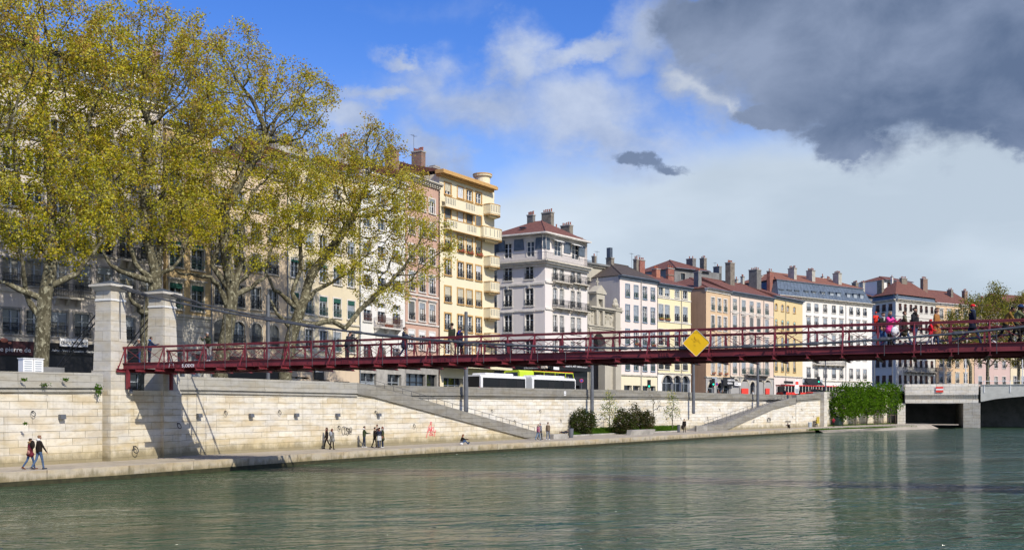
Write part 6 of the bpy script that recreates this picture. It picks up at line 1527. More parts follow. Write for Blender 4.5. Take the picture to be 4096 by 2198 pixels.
plane_tree('rightmost big plane tree, with a long low limb before the white building', 1140, 86,
    [(.8, (1150, 1300, 86), (1110, 1250, 85), (1075, 1185, 85)), (1, (1170, 1170, 86), (1205, 1080, 86), (1200, 920, 86)), (1, (1260, 1160, 87), (1330, 1130, 88), (1390, 1090, 88)), (.9, (1235, 1300, 86), (1330, 1280, 87), (1375, 1310, 88), (1440, 1240, 89), (1500, 1180, 89), (1560, 1130, 90)), (1, (1240, 1110, 87), (1320, 1000, 88), (1420, 860, 89)), (1, (1130, 1180, 86), (1090, 1150, 85), (1060, 1080, 85))],
    [E_(1510, 570, 120, 110, 88, 3.8, 1.0), E_(1370, 640, 150, 110, 88, 4.5), E_(1470, 800, 240, 190, 88, 5.5, 1.2), E_(1250, 850, 190, 170, 87, 5), E_(1620, 800, 110, 160, 89, 4), E_(1660, 1000, 140, 130, 90, 4, .8), E_(1400, 1050, 220, 110, 88, 4.5), E_(1560, 1160, 140, 90, 90, 3.2, .7), E_(1770, 960, 85, 55, 90, 2, .8), E_(1640, 1120, 120, 60, 90, 2.5, .8), E_(1700, 860, 80, 80, 90, 2.5, .8), E_(1815, 1000, 60, 45, 90, 1.8, 1.0), E_(1740, 1060, 80, 60, 90, 2.2, .9)], 5, 1750, .50, 15, trunk=[(1140, 1500, 86), (1165, 1350, 86), (1200, 1240, 86)])

def small_tree(name, label, px, d, zb, h, ells, seed, n, mats, weights, r0=.07, per=14, spread=.2, size=.13, step=.25, kill=.35, bark='thin_bark', group=None, cat='tree', trunk_h=.35, leaf_r=.02, lean=0.0, drop=None):
    rng = np.random.default_rng(seed); base = at(px, d, zb); root = thing(name, label, cat, base, 0, group)
    tp = [np.array([lean*k/6, 0, h*trunk_h*k/6-.05]) for k in range(7)]
    A = ell_pts(rng, [((np.array(c)-np.array(base)), r_, w_) for c, r_, w_ in ells], n)
    Pn, par = grow([(tp, -1)], A, step, kill, 3.0, 120, rng, .16)
    r = radii(Pn, par, .008, 2.3); r = r*(r0/r[0]); r = np.maximum(r, .006)
    put('trunk', branch_mesh('trunk', Pn, par, r, bark), root)
    if mats:
        C_ = Pn[r < leaf_r]
        if len(C_): put('crown', leaf_mesh('crown', C_, spread, per, size, mats, weights, rng, drop=drop), root)
    return root
# green maples on the far quay
MA = ['maple_leaf_a', 'maple_leaf_b', 'maple_leaf_c']
for i, (px, d, rx, yc, ry, lab) in enumerate([(3372, 179, 62, 1604, 78, 'leftmost of the green maples, partly olive, beside the stone pier'), (3421, 184, 50, 1598, 76, 'second green maple from the stone pier'), (3468, 189, 50, 1598, 74, 'third green maple from the stone pier'),
                                              (3512, 193, 48, 1600, 72, 'fourth green maple, with a wooden stake frame'), (3562, 198, 56, 1596, 68, 'rightmost, lone standing green maple with wooden stakes near the bridge')]):
    small_tree('maple_tree', lab, px, d, .67, 9, [E_(px-8, yc+12, rx, ry*.8, d, 2.6), E_(px+4, yc-30, rx*.7, ry*.55, d, 2)], 20+i, 360, MA, (.5, .35, .15) if i else (.35, .35, .30), .10, 21, .38, .34, .5, .6, group='green maples along the far wall', trunk_h=.33)
for i, (px, d) in enumerate([(3512, 192), (3562, 197)]):
    s_ = thing('tree_stakes', ['wooden stake frame round the fourth maple', 'wooden stake frame round the rightmost maple'][i], 'stakes', at(px, d, .67))
    for x in (-.8, .8): MB().tube([(x, -.5, 0), (x, -.5, 1.9)], .06, 6).build('stake', 'wood_deck', s_)
    MB().bar((-.9, -.5, 1.8), (.9, -.5, 1.8), .06, .12).build('cross_bar', 'wood_deck', s_)
# shrubs in front of the middle wall
SHM = ['shrub_a', 'shrub_b', 'shrub_c']
def shrub(label, px, yb, d, ells, seed, n, wts, dens=21, cat='shrub', size=.17):
    small_tree('shrub', label, px, d, .67, 2.0, ells, seed, n, SHM, wts, .07, dens, .22, size, .28, .34, group='dark shrubs by the quay wall', cat=cat, trunk_h=.12, leaf_r=.03)
shrub('dark rounded evergreen shrub, leftmost, beside the stone bench with the sleeper', 2335, 1735, 118.5, [E_(2335, 1690, 55, 55, 118.5, 1.6), E_(2325, 1655, 26, 32, 118.5, .8), E_(2300, 1675, 30, 26, 118.5, .8), E_(2368, 1680, 24, 28, 118.5, .8), E_(2335, 1722, 45, 20, 118.5, 1.3)], 31, 420, (.55, .15, .30))
shrub('brownish green shrub between two young trees, with the low left mass', 2500, 1735, 127, [E_(2500, 1688, 50, 52, 124, 1.7), E_(2480, 1650, 22, 24, 124, .8), E_(2470, 1715, 34, 24, 124, 1.2), E_(2525, 1675, 24, 36, 124, .9)], 32, 420, (.35, .45, .2))
shrub('tall brown topped shrub right of the other shrubs', 2560, 1720, 134, [E_(2580, 1680, 42, 42, 128, 1.5), E_(2545, 1640, 18, 36, 128, .7), E_(2550, 1690, 30, 30, 128, 1), E_(2595, 1655, 16, 20, 128, .6)], 33, 380, (.35, .50, .15))
YG = ['grass_b', 'plane_leaf_d', 'grass_a']
small_tree('young_tree', 'young yellow green tree with slender stem left of the shrubs', 2438, 126, .67, 6.5, [E_(2438, 1640, 36, 60, 122, 1.0), E_(2434, 1585, 20, 34, 122, .7), E_(2412, 1640, 18, 40, 122, .7)], 41, 240, YG, (.5, .35, .15), .06, 9, .20, .13, trunk_h=.45, group='young trees by the quay wall')
small_tree('young_tree', 'sparse young tree with yellow green leaves low on its left, before the quay wall', 2690, 139, .67, 7, [E_(2690, 1615, 30, 60, 133, 1.0), E_(2672, 1650, 20, 36, 133, .8), E_(2700, 1640, 26, 40, 133, .8)], 42, 230, YG, (.5, .35, .15), .06, 7, .20, .13, trunk_h=.35, group='young trees by the quay wall')
small_tree('young_tree', 'bare weeping young tree beside the right shrub', 2613, 137, .67, 6, [E_(2612, 1600, 42, 18, 129, 1.1), E_(2640, 1630, 22, 28, 129, .6)], 43, 120, ['dry_a'], (1,), .06, 2, .2, .07, trunk_h=.75, group='young trees by the quay wall', bark='plane_bark')
# far plane trees beyond the road bridge
FM_ = ['far_leaf_a', 'far_leaf_b', 'far_leaf_c']
for i, (px, d, ells, lab) in enumerate([(3882, 228, [E_(3850, 1330, 90, 110, 228, 5), E_(3900, 1230, 60, 60, 228, 4), E_(3800, 1400, 60, 60, 228, 4)], 'leftmost plane tree beyond the road bridge, with a crooked bare trunk'),
                                   (3950, 232, [E_(3975, 1260, 75, 90, 232, 5), E_(3990, 1170, 40, 40, 232, 3), E_(3960, 1380, 80, 90, 232, 5)], 'middle and highest plane tree beyond the road bridge'),
                                   (4075, 236, [E_(4070, 1300, 70, 110, 236, 5), E_(4100, 1210, 50, 50, 236, 4), E_(4090, 1420, 80, 60, 236, 5)], 'plane tree beyond the road bridge, cut by the right edge')]):
    small_tree('plane_tree', lab, px, d, 7.7, 14, ells, 50+i, 620, FM_, (.45, .3, .25), .34, 36, .6, .32, .7, .9, 'plane_bark', 'plane trees beyond the road bridge', trunk_h=.4, leaf_r=.05)
# grass bed and planting edge
rng = np.random.default_rng(9)
def tufts(name, label, poly_fn, n, h, mats, seed, w_=.03):
    rng = np.random.default_rng(seed); v, f, mi = [], [], []
    for i in range(n):
        x, y, z = poly_fn(rng); a = rng.uniform(0, 6.28); hh = h*rng.uniform(.4, 1.2); ww = w_*rng.uniform(.6, 1.6); lx, ly = rng.normal(0, .35*hh, 2)
        k = len(v); v += [(x-ww*math.cos(a), y-ww*math.sin(a), z), (x+ww*math.cos(a), y+ww*math.sin(a), z), (x+lx, y+ly, z+hh)]; f.append((k, k+1, k+2)); mi.append(rng.integers(0, len(mats)))
    me = bpy.data.meshes.new(name); me.from_pydata(v, [], f)
    for x in mats: me.materials.append(M[x])
    me.polygons.foreach_set('material_index', mi); me.update()
    return put(name, me, label=label, cat='grass', kind='stuff')
def bed(px0, px1, d0a, d0b, da, db):
    def fn(r):
        t = r.random(); s_ = r.random(); px = lerp(px0, px1, t); d = lerp(lerp(d0a, d0b, t), lerp(da, db, t), s_)
        return (px-2048)*d/F, d, .67+.6*s_
    return fn
mb_ = MB(); K = 14
for i in range(K):
    q = []
    for t, s_ in ((i/K, 0), ((i+1)/K, 0), ((i+1)/K, 1), (i/K, 1)):
        px = lerp(2285, 2705, t); d = lerp(lerp(115, 137.5, t), lerp(120, 143, t), s_); q.append(((px-2048)*d/F, d, .675+.6*s_))
    mb_.face(q)
pmat('soil', (.10, .11, .04), .95, 0, .4, 2); mb_.build('planting_bed', 'soil', kind='structure')
tufts('grass', 'tall green grass in the planting bed under the shrubs', bed(2285, 2710, 115.5, 138, 120, 143), 26000, .30, ['grass_a', 'grass_b', 'grass_a'], 3)
tufts('weeds', 'green weeds on the low bank below the maples', lambda r: (lambda t: (lerp(46.0, 74, t)+r.normal(0, .3), lerp(154.6, 184.8, t)+r.normal(0, .35), .45))(r.random()), 5000, .28, ['grass_a', 'grass_b'], 4)
tufts('grass_tuft', 'weeds at the foot of the maples along the wall', lambda r: (lambda t: (lerp(56, 79, t)+r.normal(0, .2), lerp(177, 205, t)+r.normal(0, .3), .66))(r.random()), 2500, .25, ['grass_a', 'grass_b'], 5)
for i, (px, py, d, s_, lb) in enumerate([(94, 1517, 56.0, .22, 'small round weed on the parapet ledge, leftmost'), (178, 1540, 57.2, .40, 'largest green weed on the ledge left of the pylon'), (262, 1517, 58.3, .25, 'green weed hanging from the parapet joint left of the pylon'), (395, 1560, 60.3, .30, 'tall narrow weed in the corner between wall and pylon base'), (101, 1692, 55.8, .16, 'weed sprouting from a joint above the walking couple')]):
    tall = 2.2 if i == 3 else .8
    me = leaf_mesh('weed', np.array([[0, 0, 0]]), s_*.30, 110, .08, ['maple_leaf_a', 'shrub_c', 'grass_a'], (.5, .3, .2), np.random.default_rng(60+i)); o = put('weed', me, None, at(px, d-.12, zat(py, d)), label=lb, cat='weed', group='weeds growing on the quay wall'); o.scale = (1.2, .35, tall)
# planting kerb, stone bench, low walls
m = MB(); pts = [(lambda px, d: (((px-2048)*d/F), d))(lerp(2290, 2712, t), lerp(114.6, 137.2, t)) for t in (0, .25, .5, .75, 1)]; band(m, pts, -.1, .1, .6, .83); m.build('bed_kerb', 'concrete', kind='structure')

# ================================================================== people
CLOTH = {}
def cloth(col):
    k = 'cloth_%02d_%02d_%02d' % tuple(int(c*99) for c in col)
    if k not in M: pmat(k, col, .9, 0, .30, 6, spec=.2)
    return k
SKIN = (.42, .25, .18); SKIN_D = (.09, .045, .03); BLACK = (.014, .014, .017); NAVY = (.016, .022, .045); JEANS = (.055, .10, .20); DJEANS = (.028, .042, .085)
GREYC = (.20, .20, .19); OLIVE = (.055, .065, .03); WHITE = (.75, .75, .75); BROWN = (.10, .05, .03); HAIR_B = (.045, .026, .016); HAIR_K = (.012, .010, .009); HAIR_BL = (.40, .28, .14); HAIR_G = (.35, .34, .33)
PCOUNT = [0]
def person(label, loc, face, h=1.72, top=NAVY, bottom=DJEANS, shoes=BLACK, hair=HAIR_B, skin=SKIN, pose='stand', stride=.0, lean=0.0, arms=((0, .1, 10), (0, .1, 10)),
           coat=0.0, longhair=False, hat=None, scarf=None, hood=None, look=0.0, group=None, wide=1.0, head_tilt=0.0, bald=False, glasses=False):
    """face: heading in degrees (0 = +x). arms: per side (swing forward deg, abduct deg/rad-ish, elbow flex deg)"""
    root = thing('person', label, 'person', loc, R(face), group); s = h/1.75
    prim = []       # (p0, r0, p1, r1, material)
    def cap(p0, r0, p1, r1, m): prim.append((np.array(p0, float)*s, r0*s*1.0, np.array(p1, float)*s, r1*s*1.0, m))
    mats = ['skin', 'top', 'bottom', 'shoes']; 
    hz = .93; kneeL = .43; shin = .42
    if pose == 'sit': hz = .16
    if pose == 'sitseat': hz = .50
    if pose == 'squat': hz = .30
    if pose == 'lie': hz = .12
    la = R(lean)
    hip = np.array([0, 0, hz]); up_ = np.array([math.sin(la), 0, math.cos(la)])
    if pose == 'lie': up_ = np.array([-1, 0, .12]); up_ /= np.linalg.norm(up_)
    fwd = np.array([up_[2], 0, -up_[0]]) if pose != 'lie' else np.array([0, 0, 1.0])
    chest = hip+up_*.36; sh = hip+up_*.50; neck = hip+up_*.57; head = neck+up_*.15+fwd*(.02+.05*head_tilt)+up_*(-.02*head_tilt)
    W_ = wide
    cap(hip+up_*.02, .135*W_, chest, .145*W_, 1); 
    for sd in (-1, 1):
        Y_ = np.array([0, sd, 0])
        cap(hip+Y_*.075, .115*W_, chest+Y_*.07, .115*W_, 1); cap(chest+Y_*.06, .12*W_, sh+Y_*.135*W_-up_*.02, .075*W_, 1)
        cap(hip+Y_*.085-up_*.02, .105*W_, hip+Y_*.08+up_*.06, .10*W_, 2)
        # legs
        hp = hip+Y_*.09; 
        if pose == 'stand':
            a = R(stride)*(-sd); k_ = hp+np.array([math.sin(a)*kneeL, 0, -math.cos(a)*kneeL]); b = a-(R(abs(stride)*.9) if a < 0 else R(abs(stride)*.15))-R(3)
            an = k_+np.array([math.sin(b)*shin, 0, -math.cos(b)*shin]); lift = max(0, .085-an[2]); an[2] += lift
            if an[2] > .09 and a >= 0: an[2] = .09
            ft = b if a < 0 else 0; toe = an+np.array([.16*math.cos(ft), 0, -.045+.16*math.sin(ft)]); heel = an+np.array([-.045, 0, -.045])
        elif pose == 'sit': k_ = hp+np.array([.36, sd*.02, .22+.05*sd]); an = k_+np.array([.30, 0, -.27-.05*sd]); toe = an+np.array([.10, 0, .12]); heel = an+np.array([.0, 0, -.04])
        elif pose == 'sitseat': k_ = hp+np.array([.42, sd*.03, .02]); an = k_+np.array([.05, 0, -.40]); toe = an+np.array([.16, 0, -.045]); heel = an+np.array([-.04, 0, -.045])
        elif pose == 'squat': k_ = hp+np.array([.33, sd*.05, .22]); an = k_+np.array([-.22, 0, -.42]); toe = an+np.array([.16, 0, -.045]); heel = an+np.array([-.04, 0, -.045])
        else: k_ = hp+np.array([.42, sd*.01, .06]); an = k_+np.array([.40, 0, -.07]); toe = an+np.array([.04, 0, .14]); heel = an+np.array([.04, 0, -.05])
        cap(hp, .090, k_, .060, 2); cap(k_, .060, k_*.55+an*.45, .056, 2); cap(k_*.55+an*.45, .056, an, .046, 2)
        cap(heel, .040, toe, .034, 3); cap(an, .042, heel, .042, 3)
        # arms
        sw_, ab, el = arms[0 if sd < 0 else 1]; sp_ = sh+Y_*.165*W_-up_*.03; a = R(sw_)+la; A_ = R(ab if abs(ab) > 1.5 else ab*60)
        if pose == 'lie': a = R(70)
        d1 = np.array([math.sin(a)*math.cos(A_), sd*math.sin(A_), -math.cos(a)*math.cos(A_)]); e_ = sp_+d1*.29
        a2 = a+R(el); inn = -sd*min(1, el/90)*.45; d2 = np.array([math.sin(a2), inn+sd*math.sin(A_)*.3, -math.cos(a2)]); d2 /= np.linalg.norm(d2); w_ = e_+d2*.25
        cap(sp_, .062*W_, e_, .050, 1); cap(e_, .050, w_, .036, 1)
        cap(w_, .027, w_+d2*.07, .030, 0); side = np.cross(d2, np.array([0, sd, 0])); side /= max(np.linalg.norm(side), 1e-6); pl = np.cross(d2, side)
        for f in range(4):
            q = w_+d2*.075+side*(.024-.016*f); l_ = (.034, .040, .037, .028)[f]; q2 = q+d2*l_; cap(q, .0085, q2, .008, 0); cap(q2, .008, q2+(d2*.75-np.array([0, sd, 0])*.6)*l_*.7, .007, 0)
        t0 = w_+d2*.03+side*.03; cap(t0, .010, t0+(d2*.7+side*.6)*.045, .008, 0)
    if coat:
        for k in range(4):
            z0 = hip-up_*coat*k/4; z1 = hip-up_*coat*(k+1)/4
            for sd in (-1, 1): cap(z0+np.array([0, sd*(.085+.01*k), 0]), .125+.008*k, z1+np.array([0, sd*(.095+.01*k), 0]), .13+.008*k, 1)
    cap(neck-up_*.03, .055, neck+up_*.06, .050, 0)
    lk = R(look); hf = np.array([math.cos(lk)*fwd[0]-0, math.sin(lk), fwd[2]*math.cos(lk)]); hf /= np.linalg.norm(hf); hs_ = np.cross(up_, hf)
    cap(head-hf*.012+up_*.018, .088, head+hf*.012-up_*.01, .080, 0); cap(head+hf*.035-up_*.075, .040, head+hf*.02-up_*.03, .062, 0)
    cap(head+hf*.092-up_*.002, .010, head+hf*.108-up_*.028, .013, 0)
    for sd in (-1, 1): cap(head+hs_*sd*.086-up_*.02, .014, head+hs_*sd*.088+up_*.015, .016, 0)
    # union of the tapered limbs, then one skin over all of them
    m = MB()
    for p0, r0, p1, r1, mi in prim:
        p0_, p1_ = V3(p0), V3(p1); d = p1_-p0_; L = d.length
        if L < 1e-4: d = V3((0, 0, 1)); L = .001
        d = d/L; ring, rr = [], []
        for k in range(4): t = -math.cos(math.pi/2*k/3); ring.append(p0_+d*r0*t); rr.append(max(r0*math.sqrt(max(0, 1-t*t)), r0*.02))
        for k in range(4): t = math.sin(math.pi/2*k/3); ring.append(p1_+d*r1*t); rr.append(max(r1*math.sqrt(max(0, 1-t*t)), r1*.02))
        m.tube(ring, rr, 10 if r0 > .02 else 6)
    me = m.mesh('body_src', 'black'); o = bpy.data.objects.new('tmp', me); COL.objects.link(o)
    md = o.modifiers.new('r', 'REMESH'); md.mode = 'VOXEL'; md.voxel_size = .014*s; md.use_smooth_shade = True
    ms = o.modifiers.new('s', 'SMOOTH'); ms.factor = .5; ms.iterations = 2
    dg = bpy.context.evaluated_depsgraph_get(); body = bpy.data.meshes.new_from_object(o.evaluated_get(dg)); bpy.data.objects.remove(o); bpy.data.meshes.remove(me)
    n = len(body.polygons); C_ = np.empty(n*3); body.polygons.foreach_get('center', C_); C_ = C_.reshape(-1, 3); best = np.full(n, 9.0); mi_ = np.zeros(n, 'i')
    for p0, r0, p1, r1, mi in prim:
        d = p1-p0; L2 = max(float(d@d), 1e-8); t = (((C_-p0)@d)/L2).clip(0, 1); q = p0+t[:, None]*d; dist = np.linalg.norm(C_-q, axis=1)-(r0+(r1-r0)*t)-(.012 if (coat and mi == 1) else .0)
        b = dist < best; best = np.where(b, dist, best); mi_ = np.where(b, mi, mi_)
    body.materials.clear()
    for c in (skin, top, bottom, shoes): body.materials.append(M[cloth(c)])
    body.polygons.foreach_set('material_index', mi_.astype('i')); body.name = 'body'; put('body', body, root)
    fr = Matrix((tuple(hf), tuple(hs_), tuple(up_))).transposed().to_4x4(); fr.translation = V3(head*s)
    def headpart(name, mb_, col): me_ = mb_.mesh(name, cloth(col), smooth=True); me_.transform(fr); return put(name, me_, root)
    for sd in (-1, 1):
        e = MB(); e.ellip((.083*s, sd*.032*s, .012*s), (.009*s, .010*s, .006*s), 8, 4); headpart('eye', e, (.02, .015, .012) if skin != SKIN_D else (.3, .3, .3))
    e = MB(); e.ellip((.078*s, 0, -.052*s), (.012*s, .024*s, .006*s), 8, 4); headpart('mouth', e, (.30, .10, .09))
    if glasses: e = MB(); e.box(.09*s, .10*s, -.06*s, .06*s, .0, .03*s); headpart('glasses', e, BLACK)
    if hood:
        e = MB(); e.ellip((-.07*s, 0, -.12*s), (.10*s, .13*s, .07*s)); headpart('hood', e, hood)
    if not bald:
        e = MB(); e.ellip((-.022*s, 0, .035*s), (.094*s, .092*s, .088*s)); e.ellip((.045*s, 0, .085*s), (.045*s, .06*s, .028*s), 8, 4)
        if longhair: e.ellip((-.065*s, 0, -.06*s), (.055*s, .10*s, .13*s)); e.ellip((-.06*s, 0, -.17*s), (.05*s, .09*s, .10*s))
        hm = headpart('hair', e, hair)
    if hat:
        e = MB(); e.lathe([(.104*s, .03*s), (.104*s, .075*s), (.085*s, .115*s), (.04*s, .13*s)], (-.01*s, 0, 0), 14)
        if hat[1] == 'cap': e.hexa([(.06*s, -.06*s, .03*s), (.18*s, -.05*s, .025*s), (.18*s, .05*s, .025*s), (.06*s, .06*s, .03*s), (.06*s, -.06*s, .045*s), (.18*s, -.05*s, .035*s), (.18*s, .05*s, .035*s), (.06*s, .06*s, .045*s)])
        elif hat[1] == 'bucket': e.lathe([(.15*s, .005*s), (.11*s, .045*s), (.10*s, .05*s)], (-.01*s, 0, 0), 14)
        headpart('hat', e, hat[0])
        if hat[1] == 'cap':
            e = MB(); e.lathe([(.0225*s, 0), (.0225*s, .006*s)], n=12); me_ = e.mesh('cap_badge', cloth(WHITE)); me_.transform(fr @ Matrix.Translation((.094*s, 0, .075*s)) @ Matrix.Rotation(R(90), 4, 'Y')); put('cap_badge', me_, root)
    if scarf:
        e = MB(); e.lathe([(.075*s, -.175*s), (.10*s, -.155*s), (.095*s, -.115*s), (.07*s, -.10*s)], (-.01*s, 0, 0), 14); e.box(.06*s, .10*s, -.05*s, .02*s, -.42*s, -.15*s); headpart('scarf', e, scarf)
    return root
def qp(px, yfeet, z=WZ): p = gp(px, yfeet, z+.003); return (p.x, p.y, z+.003)
def brp(px, y=1.9):
    r = (px-2048)/F; O = BP+BQ*y; t = (r*O.y-O.x)/(BD.x-r*BD.y); p = bl(t, y); return (p.x, p.y, cam_z(t)-.015)
def bag(name, label, loc, col, size=(.3, .14, .3), face=0, round_=True, strap=True, group=None, cat='bag'):
    r = thing(name, label, cat, loc, R(face), group); m = MB(); a, b, c = size
    m.ellip((0, 0, -c*.05), (a/2, b/2, c/2), 12, 8) if round_ else m.hexa([(-a/2, -b/2, -c/2), (a/2, -b/2, -c/2), (a/2, b/2, -c/2), (-a/2, b/2, -c/2), (-a*.42, -b*.3, c/2), (a*.42, -b*.3, c/2), (a*.42, b*.3, c/2), (-a*.42, b*.3, c/2)])
    m.build('pouch', cloth(col), r, smooth=round_)
    if strap: MB().tube([(-a*.35, 0, c*.3), (-a*.2, 0, c*.3+.16), (a*.2, 0, c*.3+.16), (a*.35, 0, c*.3)], .010, 5).build('handle', cloth(tuple(x*.6 for x in col)), r)
    return r
RT = math.degrees(math.atan2(-.384, .923)); LF = RT+180       # headings along the bridge
QR, QL_ = 52, 232                                             # headings along the quay
# --- on the quay
person('woman in maroon fur hooded jacket and jeans walking beside the man with the backpack', qp(121, 1876), QR, 1.64, (.13, .018, .03), JEANS, (.16, .05, .02), HAIR_B, stride=17, arms=((-15, .1, 12), (18, .1, 20)), hood=(.30, .19, .09), coat=.08)
person('man in black jacket and jeans with backpack, walking right at far left', qp(157, 1876), QR, 1.80, BLACK, (.075, .125, .22), (.05, .06, .08), (.25, .14, .08), stride=15, arms=((22, .25, 12), (-10, .1, 10)), hood=WHITE)
p = qp(148, 1876); bag('backpack', 'black backpack on the man at far left', (p[0]-.16, p[1]-.16, 2.02), BLACK, (.22, .34, .46), QR, strap=False)
p = qp(118, 1876); bag('handbag', 'dusty pink round shoulder bag of the woman in maroon', (p[0]+.05, p[1]-.22, 1.60), (.42, .20, .17), (.26, .12, .24), QR+90)
person('woman all in black with long dark hair, strolling beside the grey coated one', qp(1307, 1794), 200, 1.70, BLACK, BLACK, BLACK, HAIR_B, stride=16, arms=((12, .1, 10), (-10, .1, 15)), longhair=True, scarf=(.15, .02, .02))
person('woman in light grey coat with grey backpack, strolling away', qp(1328, 1796), 60, 1.62, GREYC, BLACK, BLACK, (.12, .04, .025), stride=8, coat=.16, longhair=True)
p = qp(1325, 1796); bag('backpack', 'pale grey backpack on the woman in the grey coat', (p[0]-.02, p[1]-.20, 1.92), (.30, .32, .36), (.20, .30, .42), 60, strap=False)
person('man in dark green hoodie and jeans with white shoes leaning by the wall', qp(1457, 1788), 20, 1.74, (.045, .065, .03), DJEANS, WHITE, HAIR_K, stride=5, arms=((35, .2, 60), (35, .2, 60)), hood=WHITE)
person('woman in black jacket hugging the tall man, back to the river', qp(1499, 1788), 30, 1.66, BLACK, BLACK, BLACK, HAIR_K, stride=10, arms=((60, .3, 60), (60, .3, 60)))
person('tall dark haired man in the middle of the hugging group', qp(1508, 1783), 250, 1.84, (.05, .04, .035), (.12, .13, .15), BLACK, HAIR_K, arms=((45, .5, 50), (45, .5, 50)))
person('woman in navy jacket with a white tote, back turned, in the hugging group', qp(1517, 1790), 110, 1.66, NAVY, DJEANS, BLACK, HAIR_B, stride=8, arms=((50, .3, 60), (50, .3, 60)), scarf=(.2, .02, .02))
p = qp(1519, 1791); bag('tote_bag', 'white and black tote bag on the navy jacketed woman', (p[0], p[1]-.2, 1.50), (.6, .6, .58), (.34, .08, .36), 10, False)
person('woman in olive parka with long red brown hair, right of the hugging group', qp(1530, 1789), 205, 1.72, OLIVE, DJEANS, WHITE, (.16, .05, .025), arms=((30, .2, 100), (20, .2, 60)), longhair=True, coat=.22, scarf=(.5, .5, .48))
p = qp(1531, 1790); bag('handbag', 'brown bag of the woman in the olive parka', (p[0]-.02, p[1]-.22, 1.55), (.22, .11, .07), (.24, .1, .22), 10)
person('woman in black top and jeans sitting on the quay edge, legs stretched to the right', qp(1845, 1777), 20, 1.68, BLACK, JEANS, NAVY, (.22, .09, .04), pose='sit', lean=14, arms=((45, .2, 40), (40, .2, 50)), longhair=True)
x_ = brp(4094, 2.4); person('person in dark coat cut by the right edge of the photo, behind the blue hat', x_, RT, 1.74, (.05, .03, .02), BLACK, BLACK, HAIR_K, stride=12, coat=.1)
p = qp(1842, 1779); bag('plastic_bag', 'small white plastic bag beside the sitting woman', (p[0]+.1, p[1]-.35, .82), WHITE, (.3, .2, .24), 0)
person('woman in pink jacket and jeans walking at the foot of the first stairs', qp(2153, 1759), 40, 1.64, (.48, .20, .24), (.10, .18, .30), (.1, .15, .2), (.42, .33, .22), stride=16, hood=(.5, .42, .33))
p = qp(2152, 1760); bag('backpack', 'small purple backpack of the woman in pink', (p[0]-.05, p[1]-.2, 1.72), (.22, .05, .12), (.18, .26, .34), 40, strap=False)
person('grey dressed man half hidden behind the woman in pink', qp(2161, 1756), 40, 1.72, (.25, .25, .28), (.08, .09, .11), BLACK, HAIR_G, stride=12)
person('man in brown jacket and sunglasses walking toward us near the stairs', qp(2192, 1757), 250, 1.78, (.20, .15, .10), (.10, .14, .22), WHITE, HAIR_B, stride=10, glasses=True)
person('person in dark clothes asleep on the stone bench', (*qp(2258, 1752)[:2], 1.20), 178+60, 1.70, (.02, .02, .025), (.02, .025, .04), (.10, .03, .02), HAIR_K, pose='lie')
person('man in black t-shirt and trousers walking past the shrubs with a black bag', qp(2737, 1728), 250, 1.78, BLACK, BLACK, BLACK, (.18, .07, .03), stride=10, arms=((-5, .2, 15), (10, .2, 10)))
p = qp(2730, 1728); bag('bag', 'black bag carried by the man in the black t-shirt', (p[0], p[1]-.1, 1.42), BLACK, (.44, .18, .62), 0, strap=True)
person('dark figure crouching on the quay edge below the far stairs', (*qp(3157, 1714)[:2], WZ), 230, 1.70, BLACK, BLACK, BLACK, HAIR_K, pose='squat', lean=40, arms=((30, .2, 40), (30, .2, 40)))
SEAT = []
for i, (px, lb, tp_, bt_) in enumerate([(3243, 'leftmost of the three people sitting against the far wall', BLACK, (.05, .055, .07)), (3251, 'middle one of the three people sitting against the far wall', (.03, .03, .04), (.25, .26, .3)), (3262, 'rightmost of the three sitting people, leaning forward', (.02, .02, .02), (.10, .11, .13))]):
    a = gp(px, 1706); person(lb, (a.x, a.y, WZ), 250+i*15, 1.74, tp_, bt_, WHITE, HAIR_B, pose='sitseat', lean=20, arms=((40, .2, 50), (40, .2, 50)))
a = gp(3252, 1705.5); MB().hexa([(-1.1, -.2, 0), (1.1, -.2, 0), (1.1, .2, 0), (-1.1, .2, 0), (-1.1, -.2, .38), (1.1, -.2, .38), (1.1, .2, .38), (-1.1, .2, .38)]).build('seat_block', 'concrete', None, (a.x+.05, a.y+.25, WZ), R(52), label='low concrete block the three people sit on', cat='bench')
a = gp(3233, 1707); m = MB(); m.taper(0, 0, 0, .85, .48, .42, .55, .45); m.build('crate', 'grey_paint', None, (a.x, a.y, WZ), R(50), label='pale grey crate left of the three sitting people', cat='crate')
pmat('yellow_board', (.55, .42, .06), .8, 0, .6, 6)
MB().box(0, 1.15, -.06, 0, 0, 1.1).build('painted_board', 'yellow_board', None, at(3266, 168.6, zat(1692, 168.6)), math.atan2(7.9, 6.5), label='yellow painted board fixed to the wall beside the sitting people', cat='board')
person('person in dark red jacket standing under the maples beside the green bin', qp(3334, 1707), 260, 1.66, (.30, .02, .035), BLACK, BLACK, HAIR_K, arms=((30, .3, 70), (30, .3, 70)))
